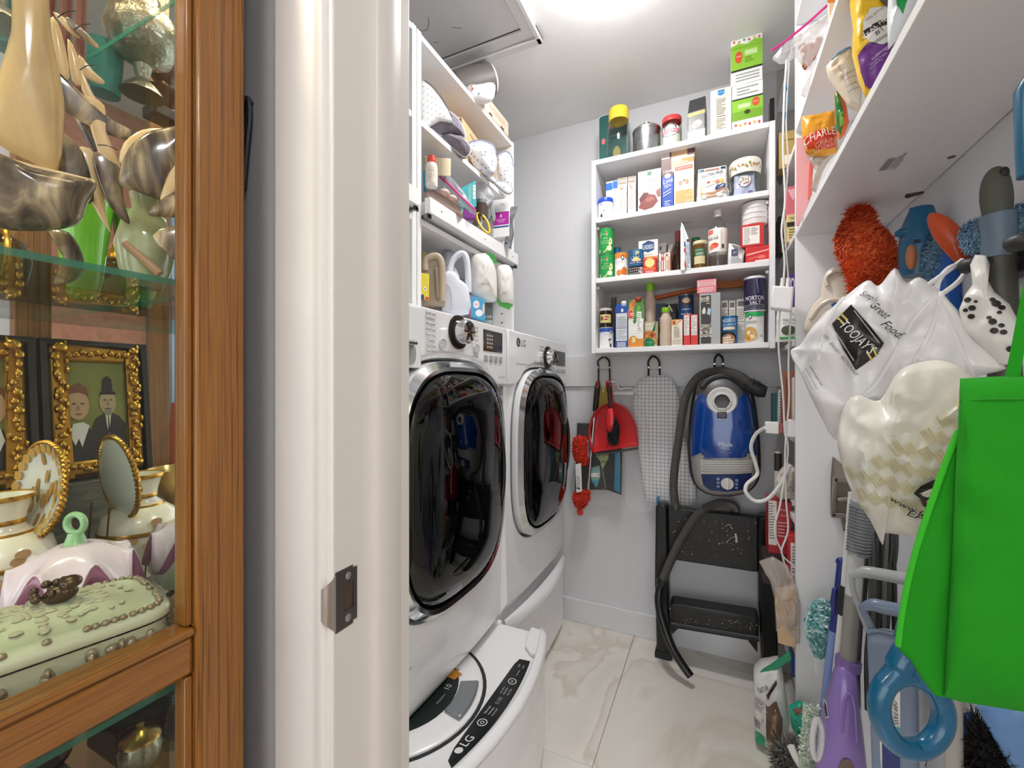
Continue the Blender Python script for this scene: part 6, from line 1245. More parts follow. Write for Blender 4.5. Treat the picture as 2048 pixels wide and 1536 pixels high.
rbox('blue_yellow_carton', 'tall blue and yellow carton on the lowest far shelf', 'box', 1583, 1612, 1205, .22, 1.635, .05, '#24488f', [('p', [(-.9, .95), (.2, .95), (-.2, .2), (-.9, .4)], '#dcc07a'), ('r', -.6, .6, .04, .1, '#c9372e')])
# cardboard box in plastic
t = vthing('wrapped_parcel', 'brown cardboard parcel numbered 40 in torn clear plastic', 'box', 1560, 1190, 1.36)
o_ = loc2([(1532, 1150), (1572, 1150), (1590, 1190), (1590, 1290), (1560, 1280), (1540, 1262)], 1560, 1190, 1.36)
part('carton', t, lambda m: m.prism(loc2([(1550, 1190), (1592, 1186), (1592, 1290), (1556, 1280)], 1560, 1190, 1.36), -.02, .06, KRAFT), bevel=.002)
pf = Puff(dense(loc2([(1518, 1122), (1545, 1112), (1575, 1130), (1592, 1165), (1602, 1210), (1600, 1290), (1575, 1275), (1552, 1262), (1548, 1195), (1535, 1140)], 1560, 1190, 1.36)), .03, .03, nz=.02, ns=45)
part('torn_plastic', t, lambda m: pf.mesh(m, film('#d9cec4', .4, .12), 8), smooth=60)
prints(t, lambda x, z, o=0: Vector((x, -.0202-o, z)), 2, 1, [('t', '40', .028, -.08, .034, '#2f2620', 80)], name='printed_number')
# pet food bag on the floor
cx, cy = 1543, 1490; d_ = (EYE)*FPX/(1492-768)
t = vthing('pet_food_bag', 'white and green pet food bag with dog picture standing on the floor', 'bag', 1543, 1491, d_)
pf = Puff(dense(loc2([(1507, 1338), (1520, 1325), (1556, 1318), (1566, 1345), (1580, 1440), (1570, 1480), (1545, 1492), (1510, 1472), (1508, 1400)], 1543, 1491, d_)), .05, .05, p=4, nz=.016, ns=34)
part('bag', t, lambda m: pf.mesh(m, mat('#d5d3ce', .35), 8), smooth=60)
def m2(x, y): return loc2([(x, y)], 1543, 1491, d_)[0]
def poly(pts, c): return ('p', loc2(pts, 1543, 1491, d_), c)
def pbag(m):
    for pts, c in (([(1509, 1440), (1530, 1450), (1530, 1482), (1510, 1470)], '#1f9a6e'), ([(1532, 1395), (1552, 1380), (1566, 1420), (1560, 1470), (1540, 1482), (1533, 1450)], '#6b5443'), ([(1541, 1410), (1553, 1405), (1553, 1440), (1542, 1445)], '#a58a70'), ([(1535, 1462), (1550, 1455), (1552, 1472), (1538, 1478)], '#cbb08c'), ([(1533, 1370), (1552, 1340), (1554, 1348), (1536, 1378)], '#3a3230')): decal(pf, dense(loc2(pts, 1543, 1491, d_), 3), .002, mat(c, .4), m, 4)
part('picture_panels', t, pbag)
a = m2(1527, 1358); b = m2(1518, 1385); e = m2(1512, 1425)
prints(t, lambda x, z, o=0: pf.face(x, z, o+.003), 2, 1, [('t', 'NATUR', a[0], a[1], .034, '#2c2c2a', 35, .012)]+[('r', e[0]-.004+.0022*i, e[0]-.003+.0022*i, e[1]-.012, e[1]+.012, '#333333') for i in range(8)]+[('l', b[0]-.012, b[0]+.014, b[1]-.03, b[1]+.015, 8, '#8d8a84')], name='printed_lettering')
part('folded_top', t, lambda m: m.prism(loc2([(1520, 1330), (1540, 1318), (1578, 1290), (1582, 1306), (1548, 1330), (1524, 1342)], 1543, 1491, d_), -.04, -.03, mat('#1c8a5c', .35)), bevel=.002)
t = vthing('teal_pet_bag', 'teal pet treat bag lying on the floor by the partition', 'bag', 1592, 1440, 1.30)
pf = Puff(dense(loc2([(1577, 1412), (1600, 1402), (1622, 1420), (1622, 1470), (1600, 1482), (1582, 1450)], 1592, 1440, 1.30)), .03, .03, nz=.008, ns=50); part('bag', t, lambda m: pf.mesh(m, mat('#1ea786', .35)), smooth=60)
part('picture', t, lambda m: decal(pf, loc2([(1584, 1412), (1602, 1406), (1606, 1416), (1590, 1420)], 1592, 1440, 1.30), .002, mat('#7a5a4a', .5), m, 3))
t = vthing('floor_brush', 'white handled brush with grey bristles on the floor', 'brush', 1580, 1520, 1.22)
pf = Puff(dense(loc2([(1546, 1496), (1570, 1486), (1592, 1488), (1604, 1520), (1602, 1560), (1570, 1560), (1552, 1530)], 1580, 1520, 1.22)), .02, .04); 
bk = part('bristle_core', t, lambda m: pf.mesh(m, mat('#55524d', .8)), smooth=60)
fuzz('bristles', bk, pf, [mat('#6e6a64', .7), mat('#8a867f', .7), mat('#4a4742', .7)], 900, .03, .0012, .5, 9)
part('handle', t, lambda m: m.tube([Vector((x, -.03, z)) for x, z in loc2([(1582, 1478), (1592, 1500), (1604, 1520)], 1580, 1520, 1.22)], .010, mat('#e3e2de', .35), 10))
# ---- cords and adapters hanging on the front edge
WC = mat('#e6e5e2', .4); dC = 1.36
AD = vthing('power_adapter', 'white charger block with cords hanging on the tall shelving', 'adapter', 1565, 598, 1.33)
def cord(t, px, py, d, pts, r, mt=WC): return part('cord', t, lambda m: m.tube(loc3(pts, px, py, d), r, mt, 8, 5))
part('block', AD, lambda m: m.prism(loc2([(1545, 573), (1588, 576), (1584, 624), (1540, 618)], 1565, 598, 1.33), -.02, .025, mat('#f0f0ee', .3)), bevel=.005)
for x in (1566, 1577): part('plug', AD, lambda m: m.tube([Vector((a, 0, b)) for a, b in loc2([(x, 556), (x-2, 575)], 1565, 598, 1.33)], .006, WC, 10))
A_ = (AD, 1565, 598, 1.33)
cord(*A_, [(1573, 120, dC), (1568, 200, dC), (1566, 300, dC), (1570, 400, dC), (1563, 460, dC), (1569, 520, dC), (1567, 562, dC)], .0028)
cord(*A_, [(1578, 125, dC), (1572, 240, dC), (1576, 330, dC), (1568, 430, dC), (1572, 500, dC), (1577, 560, dC)], .0022)
cord(*A_, [(1570, 160, dC), (1576, 200, dC), (1570, 235, dC), (1566, 250, dC)], .002, mat('#3f88b4', .4))['label'] = 'thin blue cord'
cord(*A_, [(1560, 620, dC), (1557, 690, dC), (1566, 790, dC), (1569, 850, dC), (1576, 900, dC), (1568, 960, dC), (1560, 1010, dC), (1549, 1055, dC), (1553, 1080, dC), (1562, 1100, dC), (1570, 1130, dC), (1590, 1178, dC)], .0026)
cord(*A_, [(1582, 620, dC), (1577, 720, dC), (1578, 800, dC), (1572, 870, dC), (1570, 930, dC), (1572, 1000, dC), (1576, 1060, dC), (1563, 1105, dC), (1585, 1130, dC), (1600, 1150, dC), (1598, 1172, dC), (1588, 1180, dC)], .0026)
t = vthing('power_strip', 'white plug, socket and thick vacuum cord level with the vacuum cleaner', 'socket', 1560, 857, 1.40)
part('plug', t, lambda m: m.prism(loc2([(1530, 843), (1558, 844), (1558, 868), (1531, 866)], 1560, 857, 1.40), -.014, .014, mat('#e3e2df', .35)), bevel=.003)
part('red_switch', t, lambda m: m.prism(loc2([(1558, 846), (1566, 846), (1566, 866), (1558, 866)], 1560, 857, 1.40), -.012, .012, mat('#8a1f22', .3)), bevel=.001)
part('socket', t, lambda m: m.prism(loc2([(1566, 846), (1580, 838), (1592, 842), (1592, 874), (1568, 872)], 1560, 857, 1.40), -.02, .02, mat('#e9e8e5', .35)), bevel=.003)
cord(t, 1560, 857, 1.40, [(1531, 855, 1.41), (1512, 868, 1.45), (1502, 895, 1.47), (1512, 930, 1.47), (1514, 950, 1.47), (1494, 968, 1.46), (1492, 985, 1.45), (1510, 1002, 1.44), (1535, 998, 1.42), (1560, 970, 1.40), (1580, 930, 1.38)], .006)

# ================================================================ upper bay shelves: pet treats
def vbag(name, lab, pts, d, col, tf=.03, nz=.006, ns=45, rough=.3, panels=(), texts=(), cat='bag', tb=None, p=2.4, c=None, dn=4, mt=None, smooth_o=0):
    cx = sum(a for a, b in pts)/len(pts); cy = sum(b for a, b in pts)/len(pts)
    t = vthing(name, lab, cat, cx, cy, d)
    q = loc2(pts, cx, cy, d); pf = Puff(q if smooth_o else dense(q, dn), tf, tf if tb is None else tb, p=p, nz=nz, ns=ns, smooth=smooth_o)
    part('bag', t, lambda m: pf.mesh(m, mt or mat(col, rough), 14), smooth=65)
    if panels:
        def f(m):
            for k, (pp, cc) in enumerate(panels): decal(pf, dense(loc2(pp, cx, cy, d), 3), .0014+.0005*k, mat(cc, rough) if isinstance(cc, str) else cc, m, 6)
        part('printed_panels', t, f, smooth=65)
    if texts:
        it = []
        for tx in texts:
            (s, x, y, w, cc, rot), hv = tx[:6], (tx[6] if len(tx) > 6 else None); a = loc2([(x, y)], cx, cy, d)[0]
            it.append(('t', s, a[0], a[1], w*d/FPX, cc, rot, hv*d/FPX if hv else None))
        prints(t, lambda x, z, o=0: pf.face(x, z, o+.0045), 2, 1, it, name='printed_lettering')
    return t, pf
vbag('pet_food_bag', 'yellow and purple pet food bag printed with a meat badge on the right shelf', [(1690, -60), (1700, 20), (1706, 60), (1704, 110), (1716, 160), (1732, 195), (1760, 195), (1790, 120), (1810, 30), (1815, -60)], .86, '#e8bc1e', .04, .006,
     panels=[([(1716, 128), (1735, 112), (1770, 100), (1790, 100), (1770, 190), (1735, 195), (1722, 160)], '#6a2f80'), ([(1755, -20), (1790, -30), (1795, 20), (1775, 45), (1760, 30)], '#5a4a38'), ([(1727, 70), (1740, 45), (1770, 40), (1790, 60), (1786, 100), (1765, 112), (1738, 110), (1726, 92)], '#d9d5cc'), ([(1727, 88), (1780, 58), (1786, 68), (1731, 98)], '#2b2622')],
     texts=[('REAL MEAT', 1757, 78, 52, '#efe8dc', 29, 7), ('#1', 1757, 92, 12, '#2b2622', 29), ('INGREDIENT', 1762, 102, 36, '#2b2622', 25, 5), ('MADE WITH REAL', 1752, 55, 34, '#2b2622', 25, 3), ('GUARANTEED', 1760, 130, 30, '#d9c8e2', 35, 5), ('Crude Protein', 1757, 140, 28, '#c8b4d4', 35), ('Crude Fat', 1752, 150, 22, '#c8b4d4', 35)])
vbag('dog_treat_pouch', 'cream treat pouch with blue zip strip on the right shelf', [(1652, 135), (1672, 110), (1702, 95), (1712, 130), (1724, 185), (1720, 225), (1700, 215), (1675, 180), (1655, 150)], .98, '#dccdb8', .025, .006,
     panels=[([(1662, 120), (1704, 98), (1704, 104), (1662, 128)], '#5b7f93'), ([(1680, 145), (1712, 135), (1724, 185), (1718, 215), (1700, 210)], '#dfd9d0')], texts=[('Ingredients and', 1698, 160, 24, '#3a352e', 18), ('mixed tocopherols', 1702, 170, 26, '#4a453c', 18), ('natural flavor', 1706, 180, 22, '#4a453c', 18), ('dried chicken', 1708, 190, 20, '#4a453c', 18)])
vbag('chew_bag', 'orange and green chew bag behind the cream pouch', [(1668, 185), (1682, 180), (1694, 215), (1698, 245), (1690, 268), (1678, 280), (1670, 250)], 1.02, '#d8682a', .02, .004, panels=[([(1668, 188), (1676, 190), (1688, 235), (1682, 275), (1671, 260)], '#2f6e2e'), ([(1678, 235), (1686, 232), (1688, 255), (1680, 262)], '#7db04a')])
vbag('dog_food_pouch', 'orange and red dog food pouch with white lettering on the right shelf', [(1602, 236), (1640, 230), (1672, 221), (1675, 270), (1674, 305), (1650, 312), (1614, 310), (1604, 275)], 1.13, '#dd9a22', .03, .005,
     panels=[([(1607, 280), (1674, 262), (1675, 302), (1612, 308)], '#cc3b22')], texts=[('CHARLEE', 1643, 279, 58, '#f6e7da', 7, 15), ('GRAIN', 1650, 295, 32, '#e8b08a', 7, 8), ('MADE IN USA', 1638, 238, 24, '#5a4212', 6), ('FAMILY OWNED', 1638, 243, 26, '#5a4212', 6), ('ALL SCALES', 1648, 303, 34, '#f0c9b4', 7)])
vbag('twisted_bag', 'clear twisted bag of kibble under the orange pouch', [(1614, 312), (1640, 308), (1668, 308), (1655, 325), (1645, 345), (1632, 385), (1622, 380), (1632, 340)], 1.16, '#b8ab98', .02, .01, mt=film('#cfc4b4', .75, .15))
t = vthing('pink_folder', 'pink plastic folder standing on the right shelf against the partition', 'folder', 1620, 370, 1.22)
part('folder', t, lambda m: m.prism(loc2([(1592, 275), (1604, 275), (1618, 320), (1628, 325), (1620, 400), (1597, 452), (1592, 450)], 1620, 370, 1.22), 0, .006, mat('#e3a5a6', .4)), bevel=.001)
part('spine', t, lambda m: m.prism(loc2([(1618, 325), (1626, 325), (1624, 390), (1616, 400)], 1620, 370, 1.22), -.008, 0, mat('#e06a62', .4)), bevel=.001)
vbag('treat_bag', 'green and white treat bag at the near end of the right shelf', [(1778, -40), (1800, -60), (1850, -60), (1830, 10), (1805, 55), (1785, 85), (1776, 95), (1774, 40)], .76, '#dadfe0', .03, .006, panels=[([(1788, -20), (1818, -30), (1815, 20), (1806, 45), (1794, 35)], '#149a4e'), ([(1818, -40), (1835, -40), (1826, 0), (1818, 15)], '#74b6d8')])
# zip bags on the shelf above
t, pf = vbag('bone_bag', 'clear zip bag of chew bones with pink closure on the upper right shelf', [(1545, 118), (1562, 100), (1600, 70), (1655, 30), (1660, 60), (1640, 95), (1618, 140), (1606, 130), (1590, 108), (1572, 112), (1556, 124)], 1.16, '#eceef0', .025, .014, mt=film('#eef0f2', .45, .1))
cx = sum(a for a, b in [(1545, 118), (1562, 100), (1600, 70), (1655, 30), (1660, 60), (1640, 95), (1618, 140), (1606, 130), (1590, 108), (1572, 112), (1556, 124)])/11; cy = sum((118, 100, 70, 30, 60, 95, 140, 130, 108, 112, 124))/11
part('zipper', t, lambda m: m.tube([Vector((x, -.03, z)) for x, z in loc2([(1543, 116), (1570, 98), (1610, 66), (1655, 26)], cx, cy, 1.16)], .0035, mat('#d2308a', .3), 6, 4))
for pp in ([(1604, 92), (1612, 112), (1612, 132)], [(1620, 90), (1618, 110), (1614, 136)], [(1640, 78), (1632, 96), (1622, 120)]): part('chew_bone', t, lambda m: m.tube([Vector((x, .0, z)) for x, z in loc2(pp, cx, cy, 1.16)], .009, mat('#a8643c', .5), 8, 3))
vbag('zip_bag', 'second clear zip bag hanging below the bone bag', [(1612, 140), (1640, 110), (1645, 130), (1626, 170), (1612, 195), (1602, 190), (1616, 165)], 1.15, '#eeeeee', .015, .01, mt=film('#e6dfe4', .4, .1))
t = vthing('orange_carton', 'orange and cream carton at the top of the right shelf', 'box', 1662, 20, 1.05)
part('carton', t, lambda m: m.prism(loc2([(1654, -40), (1682, -40), (1676, 20), (1660, 50), (1656, 20)], 1662, 20, 1.05), 0, .04, mat('#e9bf94', .4)), bevel=.002)
part('band', t, lambda m: m.prism(loc2([(1654, -20), (1682, -30), (1681, 2), (1655, 6)], 1662, 20, 1.05), -.001, 0, mat('#d8842a', .4)))
# ================================================================ lower bay: brooms, dusters, bags
CER = mat('#dccfbf', .25, coat=.4)
t = vthing('ceramic_hook', 'cream glazed hanger plate on the partition', 'hook', 1655, 600, 1.27)
o_ = [(1607, 660), (1612, 635), (1625, 610), (1640, 595), (1643, 570), (1652, 545), (1668, 533), (1690, 532), (1715, 545), (1715, 600), (1690, 640), (1650, 662), (1620, 670)]
pf = Puff(loc2(o_, 1655, 600, 1.27), .022, .008, p=3, smooth=3); part('plate', t, lambda m: pf.mesh(m, CER), smooth=60)
part('ridge', t, lambda m: (m.tube([pf.face(x, z, .004) for x, z in loc2([(1622, 640), (1640, 615), (1662, 603), (1690, 604)], 1655, 600, 1.27)], .007, CER, 8, 4), m.tube([pf.face(x, z, .004) for x, z in loc2([(1655, 575), (1652, 560), (1668, 545), (1690, 543)], 1655, 600, 1.27)], .006, CER, 8, 4), m.tube([pf.face(x, z, .004) for x, z in loc2([(1636, 650), (1650, 632), (1668, 622)], 1655, 600, 1.27)], .006, CER, 8, 4)))
part('screw', t, lambda m: m.ell(pf.face(*loc2([(1683, 552)], 1655, 600, 1.27)[0], .002), (.004, .002, .004), mat('#b9a56a', .3, .9), 8, 6))
part('blue_dot', t, lambda m: m.ell(pf.face(*loc2([(1672, 612)], 1655, 600, 1.27)[0], .002), (.012, .004, .006), mat('#2a6ea8', .3), 10, 6))
OR = [mat('#d8481c', .85), mat('#e8602a', .85), mat('#c03a14', .85), mat('#f07a3a', .85)]
t = vthing('orange_duster', 'shaggy orange microfibre duster hanging on the right', 'duster', 1735, 500, 1.10)
pf = Puff(loc2([(1700, 425), (1725, 416), (1745, 425), (1752, 450), (1775, 475), (1786, 500), (1790, 530), (1778, 560), (1745, 585), (1705, 588), (1700, 560), (1690, 530), (1677, 500), (1677, 470), (1690, 445)], 1735, 500, 1.10), .04, .04, smooth=3)
hd = part('duster_head', t, lambda m: pf.mesh(m, OR[2]), smooth=60); fuzz('shag', hd, pf, OR, 7000, .013, .0024, 1.5, 21)
part('hang_strap', t, lambda m: m.tube([Vector((x, -.01, z)) for x, z in loc2([(1784, 522), (1800, 516), (1826, 516), (1822, 530), (1796, 532)], 1735, 500, 1.10)], .005, mat('#b5652c', .5), 8, 4, flat=.5))
TEAL = mat('#0d5578', .3)
t = vthing('teal_duster_holder', 'teal plastic handle end with knob beside the orange duster', 'handle', 1835, 490, .95)
L = lambda p: loc2(p, 1835, 490, .95)
part('barrel', t, lambda m: m.tube([Vector((x, 0, z)) for x, z in L([(1843, 416), (1840, 450), (1838, 500), (1834, 552)])], [.020, .031, .036, .030], TEAL, 20))
part('hanging_tab', t, lambda m: m.prism(L([(1818, 418), (1856, 415), (1856, 440), (1820, 440)]), -.012, .012, TEAL), bevel=.003)
part('knob', t, lambda m: m.tube([Vector((x, -.016, z)) for x, z in L([(1822, 466), (1800, 470), (1790, 472)])], [.010, .010, .004], TEAL, 12))
part('slot', t, lambda m: m.tube([Vector((x, -.034, z)) for x, z in L([(1828, 490), (1842, 490)])], .004, mat('#082a3c', .5), 8))
part('wood_insert', t, lambda m: m.ell(Vector((*L([(1823, 520)])[0][:1], -.030, L([(1823, 520)])[0][1])), (.010, .012, .028), mat('#b9744a', .5)))
TER = mat('#c04a1e', .3)
t = vthing('terracotta_scraper', 'terracotta oval plastic scraper handle on the right', 'handle', 1900, 480, .78)
pf = Puff(loc2([(1855, 432), (1866, 425), (1890, 430), (1915, 448), (1938, 475), (1950, 505), (1945, 515), (1925, 535), (1910, 525), (1885, 500), (1866, 475), (1855, 450)], 1900, 480, .78), .016, .016, smooth=3)
part('shell', t, lambda m: pf.mesh(m, TER), smooth=70)
BF = [mat('#6f93ad', .85), mat('#557d9a', .85), mat('#88abc2', .85)]
for lab, pts, d, n in (('light blue fuzzy mop pad behind the terracotta handle', [(1862, 480), (1880, 470), (1885, 520), (1875, 560), (1855, 570), (1850, 530)], .92, 900),
                       ('blue fuzzy mop head at the far right under the grey handle', [(1928, 465), (1950, 448), (1985, 445), (2040, 420), (2090, 415), (2090, 520), (2040, 520), (1985, 510), (1950, 505), (1935, 490)], .70, 2200)):
    cx = sum(a for a, b in pts)/len(pts); cy = sum(b for a, b in pts)/len(pts); t = vthing('mop_pad', lab, 'mop pad', cx, cy, d)
    pf = Puff(loc2(pts, cx, cy, d), .03, .03, smooth=3); hd = part('pad', t, lambda m: pf.mesh(m, BF[1]), smooth=60); fuzz('pile', hd, pf, BF, n*2, .011, .0018, 1.2, n)
t = vthing('blue_broom', 'bright blue broom handle end between dusters', 'handle', 1888, 520, .90)
part('sleeve', t, lambda m: m.tube([Vector((x, 0, z)) for x, z in loc2([(1886, 490), (1888, 530), (1900, 640)], 1888, 520, .90)], [.018, .024, .024], mat('#1f5fb4', .35), 14))
t = vthing('grey_scrub_brush', 'large grey soft-grip brush handle hanging at the far right', 'handle', 1992, 440, .68)
L = lambda p: loc2(p, 1992, 440, .68)
pf = Puff(L([(1958, 400), (1962, 365), (1978, 340), (2000, 332), (2018, 345), (2027, 375), (2028, 410), (2020, 440), (2000, 452), (1972, 456), (1964, 435)]), .014, .012, smooth=3); part('grip', t, lambda m: pf.mesh(m, mat('#4b4e46', .6)), smooth=70)
part('hang_hole', t, lambda m: m.ell(pf.face(*L([(2008, 348)])[0], -.001), (.006, .004, .009), mat('#14140f', .6)))
part('blue_shaft', t, lambda m: m.tube([Vector((x, .002, z)) for x, z in L([(1994, 430), (1998, 470), (1996, 515)])], [.022, .021, .019], mat('#5f7285', .4), 16))
part('lower_shaft', t, lambda m: m.tube([Vector((x, .004, z)) for x, z in L([(2000, 510), (2000, 560), (2004, 640), (2010, 760)])], .019, mat('#4a4a42', .45), 16))
t = thing('tool_rack', 'black tool rack with yellow studs on the right wall', 'tool rack', (XR-.02, .90, 1.352))
part('rail', t, lambda m: m.bb(-.012, .018, -.30, .12, -.02, .02, mat('#1f2122', .5)), bevel=.004)
for y in (-.05, .075):
    cl = part('clip', t, lambda m: m.tube([(-.012, y-.035, 0), (-.055, y-.034, 0), (-.062, y-.02, 0)], .012, mat('#222426', .5), 10, 3)); part('stud', cl, lambda m: m.lathe([(.008, 0), (.006, .004), (0, .005)], mat('#c8c23a', .4), 12, Matrix.Translation((-.04, y-.034, .012))))
t = vthing('teal_broom', 'teal handle end at the far right edge', 'handle', 2062, 255, .48)
part('grip', t, lambda m: m.tube([Vector((x, 0, z)) for x, z in loc2([(2068, 150), (2058, 180), (2058, 300), (2064, 350)], 2062, 255, .48)], [.008, .012, .011, .012], TEAL, 14))
# ---------------------------------------------------------------- white carrier bag
WB = mat('#e9e8e8', .22)
dT = .76; cx, cy = 1790, 690
t = vthing('restaurant_carrier_bag', 'glossy white restaurant carrier bag with black logo hanging on the right', 'carrier bag', cx, cy, dT)
L = lambda p: loc2(p, cx, cy, dT)
up = [(1582, 700), (1600, 690), (1625, 655), (1655, 625), (1695, 590), (1735, 562), (1758, 572), (1790, 538), (1812, 566), (1838, 556), (1875, 578), (1900, 605), (1950, 660), (2008, 728), (2004, 742), (1960, 752), (1920, 772), (1880, 800), (1830, 830), (1760, 850), (1700, 850), (1672, 880), (1640, 830), (1600, 745), (1584, 716)]
pf = Puff(L(up), .045, .035, p=2.6, c=L([(1790, 720)])[0], nz=.030, ns=15, smooth=4); part('bag', t, lambda m: pf.mesh(m, WB, 24), smooth=70)
for q in ([(1866, 600), (1830, 640), (1800, 690), (1760, 760), (1720, 800)], [(1880, 590), (1860, 660), (1830, 720), (1790, 790)], [(1870, 600), (1905, 680), (1940, 750)], [(1690, 600), (1660, 650), (1640, 720)]):
    part('crease', t, lambda m: m.tube([pf.face(x, z, -.003) for x, z in [(v.x, v.y) for v in catmull([(a, b, 0) for a, b in L(q)], 6)]], .005, WB, 8))
for q in ([(1830, 588), (1870, 560), (1905, 535), (1925, 520)], [(1872, 585), (1878, 560), (1900, 535), (1930, 528)], [(1884, 588), (1920, 560), (1945, 520)]): part('handle_cord', t, lambda m: m.tube([v for v in loc3([(a, b, .72) for a, b in q], cx, cy, dT)], .004, mat('#e0dfdd', .4), 8, 4))
def lp(x, y): return L([(x, y)])[0]
sc = dT/FPX
def lt(s, x, y, w, c, rot, h=None, sh=0): a = lp(x, y); return ('t', s, a[0], a[1], w*sc, c, rot, h*sc if h else None, sh)
decs = [([(1669, 652), (1706, 616), (1740, 655), (1769, 690), (1757, 712), (1716, 742), (1690, 700)], '#232222'), ([(1677, 641), (1680, 638), (1694, 652), (1691, 655)], '#d8c46a'), ([(1684, 634), (1687, 631), (1701, 645), (1698, 648)], '#d8c46a'), ([(1735, 708), (1738, 705), (1748, 722), (1745, 725)], '#d8c46a'), ([(1746, 700), (1749, 697), (1757, 714), (1754, 717)], '#d8c46a')]
part('logo_panel', t, lambda m: [decal(pf, dense(L(pp), 3), .0012+.0006*k, mat(c, .3), m, 5) for k, (pp, c) in enumerate(decs)], smooth=65)
part('logo_rule', t, lambda m: (m.tube([pf.face(x, z, .002) for x, z in dense(L([(1676, 668), (1712, 724)]), 6)[:7]], .0006, mat('#e8e6e2', .4), 4), m.tube([pf.face(x, z, .002) for x, z in dense(L([(1712, 628), (1760, 690)]), 6)[:7]], .0006, mat('#e8e6e2', .4), 4)))
prints(t, lambda x, z, o=0: pf.face(x, z, o+.0035), 2, 1, [lt("TOOJAY'S", 1716, 680, 78, '#f1efec', -52, 24), lt('Simply', 1741, 603, 34, '#2a2a2a', -40, 15, .3), lt('Great', 1763, 628, 36, '#2a2a2a', -47, 13, .3), lt('Food.', 1786, 664, 40, '#2a2a2a', -48, 15, .3), lt('DELI - BAKERY - RESTAURANT', 1686, 712, 100, '#5a5a58', -58, 6), lt('www.toojays.com', 1636, 752, 48, '#3a3a3a', -62, 6), lt('BOCA RATON PALM BEACH', 1627, 758, 50, '#8a8a88', -62, 4), lt('VERO BEACH ORLANDO', 1619, 760, 46, '#8a8a88', -62, 4)], name='printed_lettering')
# second, cream bag below
d2 = .70; cx, cy = 1800, 900
t = vthing('cream_carrier_bag', 'cream carrier bag with tan bar pattern hanging under the white bag', 'carrier bag', cx, cy, d2)
L = lambda p: loc2(p, cx, cy, d2)
lo = [(1676, 868), (1690, 810), (1716, 790), (1760, 800), (1800, 740), (1870, 720), (1930, 740), (1960, 790), (1945, 860), (1900, 960), (1860, 1040), (1830, 1070), (1800, 1068), (1768, 1066), (1765, 1085), (1740, 1040), (1700, 975), (1682, 920)]
pg = Puff(L(lo), .04, .035, p=2.8, nz=.030, ns=19, smooth=4); part('bag', t, lambda m: pg.mesh(m, mat('#e6e4da', .28), 22), smooth=70)
bars = MB(); random.seed(4)
for i in range(9):
    for j in range(8):
        x0 = 1700+i*30-j*4; y0 = 800+j*34-i*12+ (17 if i % 2 else 0)
        if y0 > 1010-(.0 if x0 > 1700 else 60): continue
        for k in range(4):
            if y0 < 925-(x0-1690)*.60: continue
            a = L([(x0+k*5, y0-k*2.5)])[0]; b = L([(x0+k*5+16, y0-k*2.5+22)])[0]
            if pg.dep(*a) < .25 or pg.dep(*b) < .25: continue
            n_ = ((b[1]-a[1]), -(b[0]-a[0])); l_ = math.hypot(*n_); n_ = (n_[0]/l_*.0009, n_[1]/l_*.0009)
            N = 3
            for s in range(N):
                p0 = (a[0]+(b[0]-a[0])*s/N, a[1]+(b[1]-a[1])*s/N); p1 = (a[0]+(b[0]-a[0])*(s+1)/N, a[1]+(b[1]-a[1])*(s+1)/N)
                bars.add([pg.face(p0[0]-n_[0], p0[1]-n_[1], .0010), pg.face(p1[0]-n_[0], p1[1]-n_[1], .0010), pg.face(p1[0]+n_[0], p1[1]+n_[1], .0010), pg.face(p0[0]+n_[0], p0[1]+n_[1], .0010)], [(0, 1, 2, 3)], mat('#cfc294', .4))
b_ = build(bars, 'printed_bars', t, smooth=0); b_['kind'] = 'stuff'
s2 = d2/FPX
def l2(s, x, y, w, c, rot, h=None): a = L([(x, y)])[0]; return ('t', s, a[0], a[1], w*s2, c, rot, h*s2 if h else None)
part('owl_emblem', t, lambda m: [decal(pg, dense(L(pp), 3), .002+.0006*k, mat(c, .35), m, 4) for k, (pp, c) in enumerate((([(1826, 974), (1840, 960), (1862, 950), (1885, 946), (1885, 1000), (1860, 1012), (1845, 1004), (1838, 984)], '#1c1a18'), ([(1836, 975), (1862, 965), (1880, 962), (1870, 978), (1852, 984)], '#e3dfd0'), ([(1850, 990), (1866, 986), (1866, 1000), (1852, 1002)], '#d8a020')))], smooth=60)
prints(t, lambda x, z, o=0: pg.face(x, z, o+.0035), 2, 1, [l2('www.fo', 1818, 1004, 62, '#1c1a18', -32, 10), l2('EAT', 1842, 1026, 40, '#1c1a18', -25, 12)], name='printed_lettering')
# paw print bag
t, pf = vbag('paw_print_bag', 'knotted white bag with black paw prints behind the carrier bag', [(1918, 620), (1930, 590), (1945, 570), (1940, 530), (1950, 510), (1972, 512), (1980, 530), (1975, 560), (1990, 585), (2020, 610), (2045, 660), (2045, 730), (2000, 730), (1960, 690), (1925, 660)], .67, '#e6e6e2', .03, .012, 25)
pcx = sum((1918, 1930, 1945, 1940, 1950, 1972, 1980, 1975, 1990, 2020, 2045, 2045, 2000, 1960, 1925))/15; pcy = sum((620, 590, 570, 530, 510, 512, 530, 560, 585, 610, 660, 730, 730, 690, 660))/15
def paws(m):
    for X, Y, r in ((1936, 604, 7), (1945, 620, 7), (1932, 624, 5), (1943, 636, 7), (1952, 608, 4), (1992, 612, 9), (2003, 620, 7), (1985, 605, 6), (1998, 630, 5), (1985, 648, 8), (1988, 665, 8), (2002, 655, 6), (2006, 668, 7), (1978, 640, 5), (2020, 700, 8)):
        pp = loc2([(X+r*1.1*math.cos(a*.7), Y+r*.75*math.sin(a*.7)) for a in range(9)], pcx, pcy, .67); decal(pf, pp, .0015, mat('#2a2422', .5), m, 3)
part('paw_prints', t, paws)
